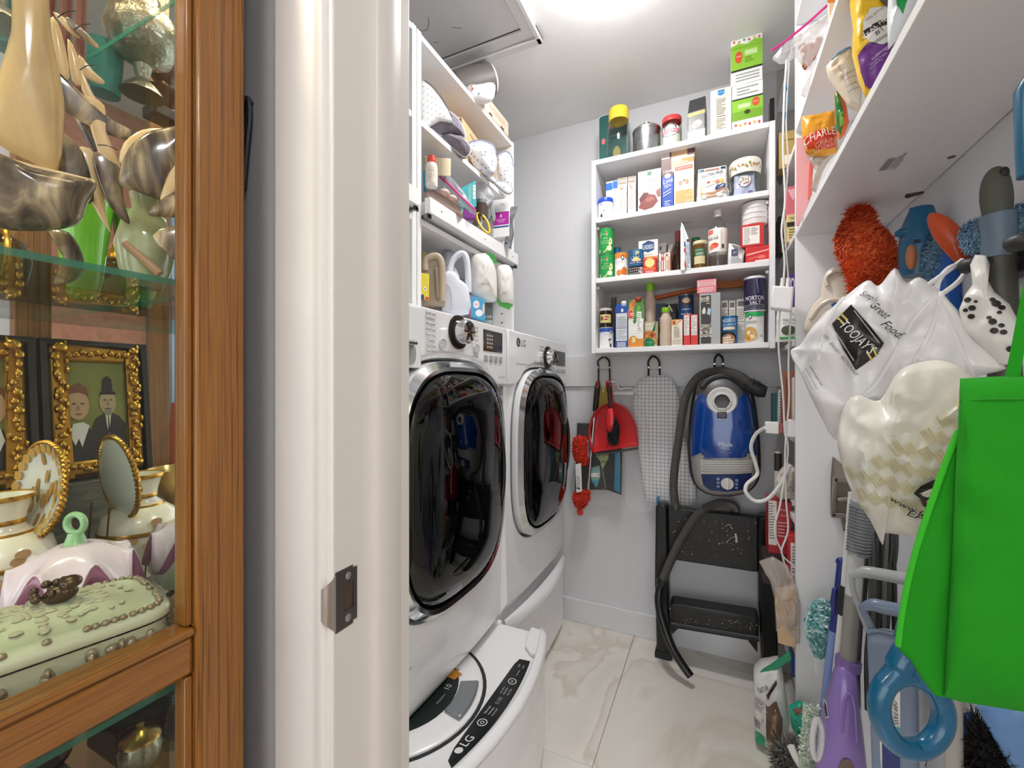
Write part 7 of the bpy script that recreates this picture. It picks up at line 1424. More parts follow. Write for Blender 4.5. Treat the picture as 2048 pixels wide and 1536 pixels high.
# ---------------------------------------------------------------- green tote
GT = mat('#0b9002', .85, bump=.25, bscale=900)
dG = .52; cx, cy = 1940, 1090
t = vthing('green_tote', 'bright green fabric tote bag hanging at the right edge', 'tote bag', cx, cy, dG)
L = lambda p: loc2(p, cx, cy, dG)
fp = L([(1920, 757), (1990, 753), (2080, 752), (2100, 900), (2100, 1420), (2050, 1420), (1985, 1412), (1920, 1402), (1888, 1390), (1896, 1250), (1904, 1100), (1910, 960), (1915, 860)])
pf = Puff(dense(fp, 3), .03, .02, p=3.2, nz=.012, ns=12); part('front_panel', t, lambda m: pf.mesh(m, GT, 18), smooth=70)
gp = L([(1916, 868), (1912, 960), (1906, 1100), (1898, 1250), (1890, 1395), (1868, 1390), (1845, 1360), (1822, 1322), (1798, 1300), (1796, 1285), (1806, 1220), (1822, 1140), (1845, 1060), (1872, 980), (1896, 915)])
pq = Puff(dense(gp, 3), .004, .03, p=3, nz=.003, ns=20); part('side_gusset', t, lambda m: pq.mesh(m, GT, 8), smooth=70)
part('stitched_edge', t, lambda m: m.tube([Vector((x, -.003, z)) for x, z in L([(1918, 860), (1896, 915), (1872, 980), (1845, 1060), (1822, 1140), (1806, 1220), (1797, 1290)])], .0035, mat('#35b822', .8), 8, 4))
part('top_hem', t, lambda m: m.tube([pf.face(x, z, .002) for x, z in L([(1920, 800), (1990, 797), (2075, 797)])], .0012, mat('#168a08', .8), 6))
part('handle_strap', t, lambda m: m.prism(L([(2010, 757), (2048, 560), (2075, 480), (2090, 490), (2062, 620), (2040, 757)]), .0, .003, GT))
# ---------------------------------------------------------------- long handled tools standing at the bottom
GRY = mat('#c9cac8', .35); MG = mat('#8e9294', .4)
t = vthing('steam_mop', 'purple steam mop with grey ribbed handle standing by the partition', 'steam mop', 1690, 1300, 1.05)
L = lambda p, d=1.05: loc3([(a, b, d) for a, b in p], 1690, 1300, 1.05)
part('upper_tube', t, lambda m: m.tube(L([(1722, 985), (1714, 1080), (1706, 1200)]), .017, GRY, 14))
gp = part('grip', t, lambda m: m.tube(L([(1727, 1005), (1721, 1060), (1716, 1110)]), [.026, .025, .020], MG, 16))
for k in range(15): part('rib', gp, lambda m: m.tube([v+Vector((0, -.004, 0)) for v in L([(1726-k*.65, 1012+k*6.4), (1726-k*.65-.3, 1015+k*6.4)])], .0275-.0002*k, mat('#7f8385', .4), 12))
part('tube', t, lambda m: m.tube(L([(1706, 1190), (1700, 1260), (1696, 1325)]), .0165, mat('#8d8b86', .4), 14))
part('collar', t, lambda m: m.tube(L([(1697, 1318), (1695, 1336)]), .026, mat('#7a62a0', .35), 16))
PUR = mat('#8a70b4', .28, coat=.4)
pf = Puff([(v.x, v.z) for v in L([(1676, 1326), (1712, 1334), (1720, 1400), (1728, 1470), (1736, 1560), (1732, 1640), (1625, 1640), (1626, 1560), (1636, 1470), (1654, 1390)])], .055, .05, smooth=3, p=2.4)
bd = part('body', t, lambda m: pf.mesh(m, PUR, 9), smooth=70)
part('tank_window', bd, lambda m: decal(pf, [(v.x, v.z) for v in catmull(L([(1672, 1560), (1680, 1500), (1695, 1484), (1710, 1500), (1722, 1560), (1700, 1620), (1680, 1610)]), 4, True)], .003, mat('#6e5a54', .12), m, 6), smooth=60)
part('ridge', bd, lambda m: m.tube([pf.face(v.x, v.z, .001) for v in catmull(L([(1684, 1440), (1690, 1380), (1700, 1365), (1708, 1385), (1712, 1450)]), 5)], .0035, PUR, 8))
part('badge', bd, lambda m: (decal(pf, [(v.x, v.z) for v in L([(1646, 1410), (1652, 1405), (1658, 1425), (1652, 1432), (1645, 1420)])], .003, mat('#e6e6ea', .3), m, 3), decal(pf, [(v.x, v.z) for v in L([(1647, 1413), (1652, 1409), (1656, 1424), (1652, 1429), (1647, 1419)])], .004, mat('#26242a', .3), m, 3)))
part('side_handle', t, lambda m: m.tube(L([(1633, 1438), (1625, 1470), (1626, 1505), (1634, 1518), (1642, 1495), (1643, 1455)], 1.0), .006, mat('#c9c8ca', .3), 8, 4, True))
# cable bundle
t = vthing('cable_bundle', 'bundle of grey power cables hanging behind the mop', 'cable', 1760, 1150, 1.08)
random.seed(3)
CB = [mat('#3c3c3b', .45), mat('#565654', .45), mat('#6e6e6b', .45)]
for k in range(20):
    x = 1735+k*3.0+random.uniform(-3, 3); d = 1.05+random.uniform(-.02, .06); e = x+random.uniform(-26, 4)
    part('cable', t, lambda m: m.tube(loc3([(x, 1040, d), (x+random.uniform(-4, 4), 1100, d), ((x+e)/2+random.uniform(-5, 5), 1180, d), (e, 1300, d), (e+random.uniform(-5, 8), 1420, d)], 1760, 1150, 1.08), .0045, CB[k % 3], 7, 5))
t = vthing('navy_duster_stick', 'navy and light blue duster stick leaning on the partition', 'duster stick', 1668, 1260, 1.16)
L = lambda p, d=1.16: loc3([(a, b, d) for a, b in p], 1668, 1260, 1.16)
part('handle', t, lambda m: m.tube(L([(1682, 1126), (1676, 1190), (1668, 1262)]), [.009, .010, .012], mat('#1c2a7a', .35), 12))
part('knuckle', t, lambda m: m.ell(L([(1682, 1124)])[0], (.012, .010, .012), mat('#1c2a7a', .35)))
part('trigger', t, lambda m: m.prism([(v.x, v.z) for v in L([(1664, 1178), (1674, 1172), (1672, 1225), (1664, 1232), (1660, 1205)])], -.01, .01, mat('#1c2a7a', .35)), bevel=.003)
part('shaft', t, lambda m: m.tube(L([(1668, 1260), (1660, 1330), (1652, 1400), (1640, 1500), (1630, 1600)]), .0115, mat('#7d93c8', .35), 12))
t = vthing('white_pole', 'white mop pole with black clamp beside the navy stick', 'pole', 1695, 1200, 1.13)
L = lambda p, d=1.13: loc3([(a, b, d) for a, b in p], 1695, 1200, 1.13)
part('pole', t, lambda m: m.tube(L([(1706, 985), (1698, 1080), (1690, 1180), (1678, 1300), (1668, 1400)]), .010, mat('#dcdcda', .35), 12))
part('clamp', t, lambda m: m.tube(L([(1690, 1172), (1686, 1210), (1684, 1250)]), [.013, .014, .006], mat('#1f2022', .4), 12))
AQ = [mat('#bfe0dd', .85), mat('#8cc6c6', .85), mat('#dcebe9', .85), mat('#5fb0b4', .85)]
t = vthing('aqua_feather_duster', 'pale aqua disposable duster head on the partition', 'duster', 1642, 1275, 1.24)
L = lambda p: loc2(p, 1642, 1275, 1.24)
pf = Puff(L([(1628, 1208), (1650, 1202), (1664, 1220), (1666, 1260), (1662, 1300), (1650, 1312), (1632, 1306), (1622, 1280), (1616, 1245), (1624, 1225)]), .02, .02, smooth=3); hd = part('pad', t, lambda m: pf.mesh(m, AQ[0]), smooth=60); fuzz('fibres', hd, pf, AQ, 900, .014, .006, .8, 31)
part('sleeve', t, lambda m: m.prism(L([(1626, 1300), (1660, 1306), (1656, 1356), (1630, 1352)]), -.006, .006, mat('#dfe6e4', .5)), bevel=.003)
PG = [mat('#d5dfd0', .85), mat('#c4d4bc', .85), mat('#e6ebe0', .85)]
t = vthing('mop_refill', 'white and green ribbed mop refill pad standing by the partition', 'mop pad', 1618, 1480, 1.16)
pf = Puff(dense(loc2([(1608, 1410), (1638, 1416), (1636, 1480), (1628, 1580), (1598, 1580), (1602, 1480)], 1618, 1480, 1.16), 3), .02, .02); hd = part('pad', t, lambda m: pf.mesh(m, PG[1]), smooth=60); fuzz('pile', hd, pf, PG, 1300, .008, .003, .9, 41)
t = thing('latch_box', 'taupe metal latch bracket screwed to the partition', 'bracket', PYp(1685, 1005, YQ-.002))
tp_ = mat('#8f8578', .4, .3); L = lambda p: locy(p, 1685, 1005, YQ-.002)
part('frame', t, lambda m: (m.prism(L([(1664, 952), (1672, 950), (1668, 1032), (1660, 1030)]), -.02, 0, tp_), m.prism(L([(1664, 952), (1715, 954), (1715, 966), (1664, 962)]), -.02, 0, tp_), m.prism(L([(1661, 1022), (1715, 1026), (1715, 1034), (1660, 1032)]), -.02, 0, tp_)), bevel=.003)
part('plate', t, lambda m: m.prism(L([(1668, 960), (1718, 962), (1716, 1026), (1664, 1024)]), -.008, 0, mat('#7c7468', .45, .3)))
part('lever', t, lambda m: m.tube([Vector((x, -.018, z)) for x, z in L([(1672, 998), (1690, 996), (1704, 1000), (1718, 998)])], .008, tp_, 10, 3))
part('tab', t, lambda m: m.prism(L([(1680, 1032), (1712, 1034), (1708, 1066), (1686, 1062)]), -.006, 0, tp_), bevel=.002)
for x, y in ((1669, 957), (1665, 1026), (1691, 1042), (1690, 1058)): part('screw', t, lambda m: m.ell((L([(x, y)])[0][0], -.021 if y < 1030 else -.007, L([(x, y)])[0][1]), (.004, .002, .004), mat('#3a332c', .4, .6), 8, 6))
# litter scoops
def scoop(lab, d, cx, cy, hpts, body, col, prn):
    t = vthing('litter_scoop', lab, 'scoop', cx, cy, d); L = lambda p: loc2(p, cx, cy, d); c = mat(col, .3)
    part('handle_bar', t, lambda m: m.tube([Vector((x, 0, z)) for x, z in L(hpts[0])], hpts[1], c, 12, 3))
    part('handle_frame', t, lambda m: m.tube([Vector((x, .002, z)) for x, z in L(hpts[2])], .006, c, 10, 3))
    pf = Puff(dense(L(body), 3), .014, .012, p=5); b = part('blade', t, lambda m: pf.mesh(m, c, 6), smooth=60)
    part('rim', b, lambda m: m.tube([Vector((x, -.006, z)) for x, z in L(body[:4])], .004, c, 8, 4))
    if prn: prn(t, pf, L)
    return t
scoop('light grey litter scoop with D handle behind the blue one', .95, 1740, 1300, ([(1704, 1152), (1730, 1144), (1780, 1152), (1835, 1162)], [.006, .008, .010, .013, .013, .013, .013, .013, .012, .009], [(1704, 1150), (1706, 1180), (1720, 1220), (1736, 1262)]), [(1736, 1262), (1760, 1258), (1790, 1262), (1830, 1275), (1834, 1560), (1745, 1560)], '#a9adad', None)
def sticker(t, pf, L):
    dk = lambda pts, c, k, m: decal(pf, dense(L(pts), 3), .001+.0005*k, mat(c, .35), m, 4)
    st = part('sticker', t, lambda m: [dk(p, c, k, m) for k, (p, c) in enumerate((([(1756, 1340), (1800, 1348), (1800, 1600), (1764, 1600)], '#e3e2dc'), ([(1755, 1337), (1800, 1346), (1800, 1366), (1755, 1358)], '#1c2a72'), ([(1762, 1440), (1800, 1445), (1800, 1475), (1763, 1472)], '#2a9ab0'), ([(1764, 1476), (1800, 1478), (1800, 1600), (1766, 1600)], '#22306e')))])
    s = .85/FPX; a = L([(1790, 1415)])[0]; b = L([(1778, 1422)])[0]; e = L([(1774, 1356)])[0]
    prints(st, lambda x, z, o=0: pf.face(x, z, o+.0045), 2, 1, [('t', 'OPP.PAW', a[0], a[1], 48*s, '#2a2a28', -85, 9*s), ('t', 'SCOOP', b[0], b[1], 34*s, '#2a2a28', -85, 8*s), ('e', e[0], e[1], .012, .011, '#39b0c0'), ('e', e[0], e[1], .008, .007, '#1c6a8a'), ('e', e[0], e[1], .004, .004, '#39b0c0')], name='printed_lettering')
scoop('blue grey litter scoop with printed sticker standing on the right', .85, 1780, 1380, ([(1724, 1216), (1745, 1210), (1775, 1216), (1840, 1228)], [.005, .008, .010, .012, .013, .013, .013, .013, .012, .009], [(1724, 1214), (1726, 1222), (1738, 1245), (1746, 1262)]), [(1734, 1262), (1756, 1258), (1790, 1266), (1836, 1280), (1840, 1600), (1746, 1600)], '#74849a', sticker)
# teal ring handle
TL2 = mat('#0b5f86', .25, coat=.3)
t = vthing('ring_grip_brush', 'glossy teal ring handle of a floor brush in front of the scoops', 'handle', 1818, 1415, .64)
L = lambda p: loc3([(a, b, .64) for a, b in p], 1818, 1415, .64)
part('ring', t, lambda m: m.tube(L([(1758, 1405), (1775, 1365), (1815, 1350), (1862, 1372), (1886, 1415), (1880, 1462), (1845, 1495), (1800, 1492), (1768, 1455)]), .0145, TL2, 16, 6, True))
part('neck', t, lambda m: m.tube(L([(1768, 1370), (1790, 1345), (1808, 1312), (1825, 1285), (1840, 1230)]), [.014]*8+[.017]*9+[.022]*8, TL2, 16, 6))
part('web', t, lambda m: m.prism([(v.x, v.z) for v in L([(1790, 1345), (1808, 1312), (1850, 1312), (1878, 1380), (1840, 1358), (1815, 1350)])], -.008, .008, TL2), bevel=.004)
part('black_thread', t, lambda m: m.tube([v+Vector((0, -.016, 0)) for v in L([(1834, 1474), (1846, 1488), (1852, 1508), (1850, 1520)])], .0006, BLKM, 5, 4))
t = vthing('grey_pole', 'pale grey broom pole behind the green tote', 'pole', 1910, 1470, .74)
part('pole', t, lambda m: m.tube(loc3([(1902, 1300, .74), (1906, 1400, .74), (1908, 1600, .74)], 1910, 1470, .74), .0125, mat('#a8a49c', .4), 14))
t = vthing('light_blue_broom', 'light blue broom head with black bristles at the bottom right', 'broom', 1990, 1480, .72)
L = lambda p: loc2(p, 1990, 1480, .72)
pf = Puff(dense(L([(1952, 1405), (2060, 1395), (2080, 1600), (2040, 1580), (2010, 1510), (1975, 1450)]), 3), .02, .02, p=4); part('head', t, lambda m: pf.mesh(m, mat('#6b94c8', .35)), smooth=60)
bp = Puff(dense(L([(1950, 1430), (1975, 1455), (2010, 1515), (2036, 1580), (1930, 1600), (1925, 1520), (1935, 1460)]), 3), .015, .03); bk = part('bristle_core', t, lambda m: bp.mesh(m, mat('#0e0d0c', .8)), smooth=60)
fuzz('bristles', bk, bp, [mat('#151310', .7), mat('#231f1b', .7)], 1200, .03, .0008, .4, 51)
t = vthing('blue_bucket_edge', 'dark blue scoop edge behind the broom bristles', 'scoop', 1925, 1500, .80)
part('blade', t, lambda m: m.prism(loc2([(1915, 1440), (1945, 1430), (1950, 1560), (1918, 1560)], 1925, 1500, .80), 0, .02, mat('#1f4a8a', .35)), bevel=.004)
# ================================================================ curio cabinet on the left
OSTOPS = [(0, '#3a2108'), (.38, '#6e4414'), (.5, '#9a6626'), (.6, '#84541e'), (1, '#b98a44')]
OAK = ramp_mat('oak', OSTOPS, 430, .32, (1, 1, .010), 5, .8, .35, coat=.25)
OAKR = ramp_mat('oak_rail', OSTOPS, 430, .28, (1, .010, 1), 5, .8, .3, coat=.35)
GE = film('#2f7f68', .75, .1); PANE = glass('#fbfdfc', .98)
CF, CB_, CE, CN = -.446, -.96, .2905, -.55
C_ = thing('curio_cabinet', 'oak framed glass curio cabinet with mirrored end, at the left', 'cabinet', (CF, 0, 0))
X = lambda x: x-CF
part('stile', C_, lambda m: m.bb(X(-.472), 0, .2435, CE, .0, 2.1, OAK), bevel=.003)
part('stile_bead', C_, lambda m: m.bb(X(-.470), X(-.4515), .2365, .2433, .93, 2.05, OAK), bevel=.002)
part('stile_bead', C_, lambda m: m.bb(X(-.470), X(-.4515), .2365, .2433, .1, .882, OAK), bevel=.002)
part('stile', C_, lambda m: m.bb(X(-.472), 0, CN, CN+.048, 0, 2.1, OAK), bevel=.003)
part('rail', C_, lambda m: m.slab([(X(-.472), CN+.0485), (X(-.449), CN+.0485), (X(-.449), .2430), (X(-.472), .2430)], .884, .921, OAKR), bevel=.004)
part('rail_cap', C_, lambda m: m.bb(X(-.474), X(-.4455), CN+.0485, .2430, .9212, .929, OAKR), bevel=.003)
part('rail', C_, lambda m: m.bb(X(-.472), 0, CN+.0485, .2430, 2.05, 2.1, OAKR), bevel=.003)
part('rail', C_, lambda m: m.bb(X(-.472), 0, CN+.0485, .2430, 0, .1, OAKR), bevel=.003)
part('back_post', C_, lambda m: m.bb(X(CB_), X(CB_+.02), CE-.025, CE, 0, 2.1, OAK)); part('back_post', C_, lambda m: m.bb(X(CB_), X(CB_+.02), CN, CN+.03, 0, 2.1, OAK)); part('back_post', C_, lambda m: m.bb(X(CB_-.012), X(CB_+.004), .097, .128, .1, 2.05, OAK))
part('top', C_, lambda m: m.bb(X(CB_), 0, CN, CE, 2.1005, 2.13, OAKR)); part('bottom', C_, lambda m: m.bb(X(CB_), X(-.4725), CN+.05, CE-.03, .06, .09, OAKR))
part('end_panel', C_, lambda m: m.bb(X(CB_+.0205), X(-.4725), .287, CE, 0, 2.1, OAK))
part('mirror', C_, lambda m: m.bb(X(CB_+.0205), X(-.4725), .285, .2868, .1, 2.09, mirror_mat()))
part('pane', C_, lambda m: m.add([(X(-.459), CN+.05, .929), (X(-.459), .2365, .929), (X(-.459), .2365, 2.05), (X(-.459), CN+.05, 2.05)], [(0, 1, 2, 3)], PANE))
part('pane', C_, lambda m: m.add([(X(-.459), CN+.05, .1), (X(-.459), .2365, .1), (X(-.459), .2365, .884), (X(-.459), CN+.05, .884)], [(0, 1, 2, 3)], PANE))
def gshelf(z, x0=-.945, x1=-.477, th=.006):
    def f(m):
        a, b, c, d = X(x0), X(x1), CN+.035, .2845
        v = [(a, c, z-th), (b, c, z-th), (b, d, z-th), (a, d, z-th), (a, c, z), (b, c, z), (b, d, z), (a, d, z)]
        m.add(v, [(0, 3, 2, 1), (4, 5, 6, 7)], glass('#eef7f3', .97)); m.add(v, [(0, 1, 5, 4), (1, 2, 6, 5), (2, 3, 7, 6), (3, 0, 4, 7)], GE)
    s = part('glass_shelf', C_, f, smooth=0)
SM, SU, ST, SL = .868, 1.262, 1.605, .62
for z in (SM, SU, ST, SL): gshelf(z)
lampc = part('lamp', C_, lambda m: m.lathe([(.045, 0), (.045, -.012), (0, -.014)], emit('#ffe9c8', CURIO_POWER*22), 24, Matrix.Translation((X(-.64), .12, 2.099))))
part('lamp', C_, lambda m: m.lathe([(.045, 0), (.045, -.012), (0, -.014)], emit('#ffe9c8', CURIO_POWER*22), 24, Matrix.Translation((X(-.80), -.1, 2.099))))
# ---- main shelf
GOLD = mat('#c99a3c', .25, .9); GOLD2 = mat('#b8862f', .35, .7); IV = mat('#efe6d2', .25, coat=.5); PORC = mat('#e9ebe2', .18, coat=.6)
t = thing('riser', 'dark marbled riser block at the back of the curio shelf', 'riser', (-.925, .03, SM+.0005))
part('block', t, lambda m: m.bb(-.025, .025, -.30, .2535, 0, .137, ramp_mat('dark_marble', [(0, '#2b2925'), (.5, '#6e6a60'), (1, '#a7a292')], 40, .3, (1, .3, 1), 6, 2.0)), bevel=.002)
# painting
t = thing('framed_portrait', 'gilt framed portrait of a couple leaning at the back of the curio', 'painting', (-.918, .2145, SM+.1385), rot=(-.10, 0, math.pi/2))
part('backboard', t, lambda m: m.bb(-.068, .068, .004, .014, 0, .224, mat('#17140f', .4)), bevel=.002)
part('backboard_edge', t, lambda m: (m.bb(-.068, -.060, -.012, .006, 0, .224, mat('#1b1712', .35)), m.bb(.060, .068, -.012, .006, 0, .224, mat('#1b1712', .35)), m.bb(-.068, .068, -.012, .006, .216, .224, mat('#1b1712', .35))))
def gilt(m):
    for a, b, c, d in ((-.058, -.038, .008, .214), (.038, .058, .008, .214), (-.038, .038, .008, .03), (-.038, .038, .19, .214)): m.bb(a, b, -.008, .004, c, d, GOLD2)
fr_ = part('gilt_frame', t, gilt, bevel=.004)
random.seed(8); orn = MB()
for sx in (-1, 1):
    for k in range(15):
        z = .018+k*.0138; r = .0085 if k in (0, 7, 14) else .0055; orn.ell((sx*(.048+random.uniform(-.004, .004)), -.011, z), (r*random.uniform(.7, 1.2), r*.8, r*random.uniform(.8, 1.3)), GOLD, 8, 6)
        orn.ell((sx*(.046+random.uniform(-.008, .010)), -.010, z+.006), (.003, .004, .006), GOLD, 6, 5)
for k in range(9):
    for z in (.02, .203): orn.ell((-.036+k*.009, -.010, z+random.uniform(-.004, .004)), (.005*random.uniform(.7, 1.4), .005, .005), GOLD if k % 4 else GOLD2, 8, 6)
o_ = build(orn, 'carved_leaves', fr_, smooth=60); o_['kind'] = 'stuff'
CANV = ramp_mat('painted_ground', [(0, '#5c5c26'), (.5, '#80803c'), (1, '#9a9a58')], 18, .5)
cv = part('canvas', t, lambda m: m.bb(-.039, .039, -.002, .004, .028, .192, CANV))
pcv = lambda x, z, o=0: Vector((x, -.0022-o, z))
PP = [('p', [(-.036, .03), (-.036, .085), (-.028, .098), (-.020, .104), (-.006, .104), (.004, .096), (.009, .08), (.010, .03)], '#2c221c'), ('p', [(-.017, .105), (-.009, .105), (-.0105, .085), (-.013, .07)], '#d8d2c4'), ('p', [(-.0135, .1), (-.0125, .1), (-.012, .07), (-.0145, .075)], '#1c1814'),
      ('e', -.013, .123, .011, .020, '#b09a78'), ('p', [(-.024, .136), (-.003, .136), (-.003, .139), (-.006, .142), (-.007, .162), (-.013, .168), (-.019, .162), (-.020, .142), (-.024, .139)], '#1c1712'), ('e', -.017, .127, .002, .0012, '#3a2c22'), ('e', -.009, .127, .002, .0012, '#3a2c22'), ('p', [(-.0135, .126), (-.0125, .126), (-.0115, .118), (-.0145, .118)], '#8a7050'), ('p', [(-.018, .114), (-.008, .114), (-.010, .103), (-.013, .099), (-.016, .103)], '#8d8474'), ('e', -.013, .1125, .004, .001, '#6e3a30'),
      ('p', [(.008, .03), (.010, .078), (.018, .09), (.034, .088), (.039, .075), (.039, .03)], '#23221f'), ('p', [(.012, .086), (.020, .092), (.032, .090), (.036, .072), (.030, .055), (.026, .066), (.022, .052), (.018, .066)], '#dcd9d0'),
      ('e', .025, .120, .0135, .024, '#c09a74'), ('p', [(.011, .125), (.014, .148), (.024, .156), (.036, .148), (.039, .126), (.035, .138), (.024, .140), (.015, .136)], '#7c4a2c'), ('e', .020, .122, .0025, .0013, '#3a2c22'), ('e', .030, .122, .0025, .0013, '#3a2c22'), ('p', [(.0245, .121), (.0255, .121), (.0268, .111), (.0232, .111)], '#9a744e'), ('e', .025, .105, .0045, .0013, '#8a4a3c')]
prints(cv, pcv, 2, 1, PP, name='printed_portrait')
# plate with rope rim
t = thing('rope_rim_plate', 'cream plate with gold leaves and twisted gold rim on a stand', 'plate', (-.79, .252, SM), .06)
Tp = Matrix.Translation((0, 0, .155)) @ Matrix.Rotation(math.pi/2-.12, 4, 'X')
part('plate', t, lambda m: m.lathe([(0, .002), (.03, .002), (.052, .008), (.058, .010), (.058, .007), (.05, .003), (.03, -.003), (0, -.003)], PORC, 40, Tp), smooth=60)
def rope(m):
    R = .060; P = []
    for s in (0, math.pi):
        pts = []
        for i in range(240):
            a = 2*math.pi*i/240; q = a*28+s; r = R+.0018*math.cos(q); pts.append(Tp @ Vector((r*math.cos(a), r*math.sin(a), .008+.0018*math.sin(q))))
        m.tube(pts, .0021, GOLD, 5, 0, True)
part('rope_rim', t, rope, smooth=60)
fpl = lambda x, z, o=0: Tp @ Vector((x, z, .0024+o+max(0, (math.hypot(x, z)-.03))*.24))
lv = []
random.seed(5)
for k in range(15):
    a = random.random()*6.28; r = random.uniform(.01, .042); x, z = r*math.cos(a), r*math.sin(a); lv.append(('e', x, z, .004, .009, '#b3863a'))
for k in range(24):
    a = k*.2618; lv.append(('e', .052*math.cos(a), .052*math.sin(a), .006, .006, '#c79a44'))
prints(t, fpl, 2, 1, lv, name='printed_leaves', seg=2)
part('wire_stand', t, lambda m: (m.tube([(-.03, .012, .12), (-.03, .016, .06), (-.025, .0, .001), (-.025, -.03, .001), (-.025, -.034, .085)], .0012, mat('#6b4a24', .4, .6), 6), m.tube([(.03, .012, .12), (.03, .016, .06), (.025, .0, .001), (.025, -.03, .001), (.025, -.034, .085)], .0012, mat('#6b4a24', .4, .6), 6), m.tube([(-.025, -.03, .001), (.025, -.03, .001)], .0012, mat('#6b4a24', .4, .6), 6)))
# vase
t = thing('gilt_vase', 'cream vase with gold bands and tan leaves on the curio shelf', 'vase', (-.797, .214, SM+.0005))
part('vase', t, lambda m: m.lathe([(0, 0), (.022, 0), (.024, .004), (.03, .02), (.045, .05), (.049, .075), (.044, .095), (.028, .108), (.020, .116), (.021, .13), (.026, .150), (.029, .153), (.027, .153), (.019, .13)], IV, 36), smooth=60)
part('gold_band', t, lambda m: [m.lathe([(r+.0004, z-.003), (r+.0012, z), (r+.0004, z+.003)], GOLD, 36) for r, z in ((.0495, .072), (.0285, .107), (.0205, .122), (.0285, .152))])
random.seed(6)
prints(t, cface(.0488, 1.4), .098, .15, [('e', random.uniform(-1.9, 1.9), random.uniform(.25, .6), .1, .035, '#c49a6a') for _ in range(22)], seg=3)
# petal tureen (its twin in the picture is the reflection)
PET1 = mat('#e6d3de', .18, coat=.6); PLUM = mat('#a86a86', .2, coat=.5); CEL = mat('#cfdcb8', .2, coat=.5); GRN = mat('#8fbf86', .2, coat=.5); BRZ = mat('#5c4a38', .35, .8)
t = thing('petal_tureen', 'lidded porcelain tureen shaped like a pink flower on bronze feet', 'tureen', (-.632, .2235, SM+.0005), .4)
rfl = lambda a, z: 1+.05*math.cos(7*a)
part('bowl', t, lambda m: m.lathe([(0, .026), (.02, .024), (.042, .034), (.050, .052), (.048, .072), (.045, .084), (.040, .084)], ramp_mat('painted_porcelain', [(0, '#7f9a5a'), (.35, '#c4d4a4'), (.5, '#e6e6d4'), (.62, '#e6d8d4'), (.72, '#b8506a'), (1, '#d88aa0')], 22, .2, coat=.5), 48, rf=rfl), smooth=60)
def petals(m):
    def f(u, v):
        a = u*2*math.pi; w = math.cos(7*a); r = .008+.046*v**.8*(1+.09*w*v); z = .118-.014*v-.022*v*v*(1+1.0*w*v)
        return Vector((r*math.cos(a), r*math.sin(a), z))
    m.surf(f, 96, 8, PET1, cu=True)
ld = part('lid', t, petals, smooth=70, solid=.0015)
def skirt(m):
    def f(u, v):
        a = u*2*math.pi; w = math.cos(7*a); r0 = .054*(1+.09*w); z0 = .082-.022*w; r = r0-.010*v; z = z0-.024*v*(1-.8*w)
        return Vector((r*math.cos(a), r*math.sin(a), z))
    m.surf(f, 96, 3, PLUM, cu=True)
part('petal_skirt', t, skirt, smooth=70, solid=.001)
kb = part('knob', ld, lambda m: (m.lathe([(.014, .112), (.009, .120), (.006, .130)], GRN, 20), m.tube([(.010*math.cos(a), 0, .139+.010*math.sin(a)) for a in [k*.2618 for k in range(24)]], .0034, GRN, 8, 0, True)), smooth=60)
for s in (-1, 1): part('handle', t, lambda m: m.tube([(s*.046, 0, .076), (s*.060, 0, .078), (s*.064, 0, .062), (s*.052, 0, .050)], .004, CEL, 8, 4))
for k in range(3):
    a = k*2.094+.4; part('foot', t, lambda m: m.tube([(.036*math.cos(a), .036*math.sin(a), .036), (.046*math.cos(a), .046*math.sin(a), .02), (.040*math.cos(a), .040*math.sin(a), .008), (.047*math.cos(a), .047*math.sin(a), .003)], [.007, .0065, .006, .0055, .005, .0045, .004, .0035, .003, .003, .0035, .004, .004], BRZ, 8, 4))
# celadon box with grape knob
CL = mat('#c3c8a8', .22, coat=.5); RLF = mat('#978a70', .32, .45)
t = thing('celadon_box', 'pale green relief box with bronze grape knob in front on the curio shelf', 'box', (-.537, .165, SM+.0005), -.2)
def bodyb(m):
    lv = [(.80, 0.0), (.92, .012), (1.0, .045), (.97, .066), (1.0, .070)]; n = 48; o = [(y, x) for x, y in supere(.168, .112, 7, n)]
    vs = [(x*s, y*s, z) for s, z in lv for x, y in o]
    m.add(vs, [(k*n+i, k*n+(i+1) % n, (k+1)*n+(i+1) % n, (k+1)*n+i) for k in range(4) for i in range(n)]+[tuple(range(n))], CL)
part('bowl', t, bodyb, smooth=60)
def lidb(m):
    lv = [(1.0, .0715), (1.02, .074), (1.0, .080), (.84, .085), (.82, .0845), (.5, .092), (0.01, .096)]; n = 48; o = [(y, x) for x, y in supere(.168, .112, 7, n)]
    vs = [(x*s, y*s, z) for s, z in lv for x, y in o]; m.add(vs, [(k*n+i, k*n+(i+1) % n, (k+1)*n+(i+1) % n, (k+1)*n+i) for k in range(6) for i in range(n)], CL)
ld = part('lid', t, lidb, smooth=60)
random.seed(12); rl = MB(); O4 = [(y, x) for x, y in supere(.168, .112, 7, 400)]
L4 = [0.0]
for (xa, ya), (xb, yb) in zip(O4, O4[1:]+O4[:1]): L4.append(L4[-1]+math.hypot(xb-xa, yb-ya))
O4 = [O4[next(i for i in range(400) if L4[i+1] >= L4[-1]*k/72)] for k in range(72)]
for i in range(0, 72):
    x, y = O4[i]; rl.ell((x*.92, y*.92, .0838), (.0034, .0034, .0026), RLF, 6, 5)
for k in range(150):
    i = random.randrange(72); s = random.uniform(.1, .75); x, y = O4[i]; rl.ell((x*s, y*s, .0955-.011*s*s*1.2), (random.uniform(.002, .005), random.uniform(.002, .005), .0012), mat('#b9b498', .3), 6, 5)
o_ = build(rl, 'lid_relief', ld, smooth=60); o_['kind'] = 'stuff'
rl = MB()
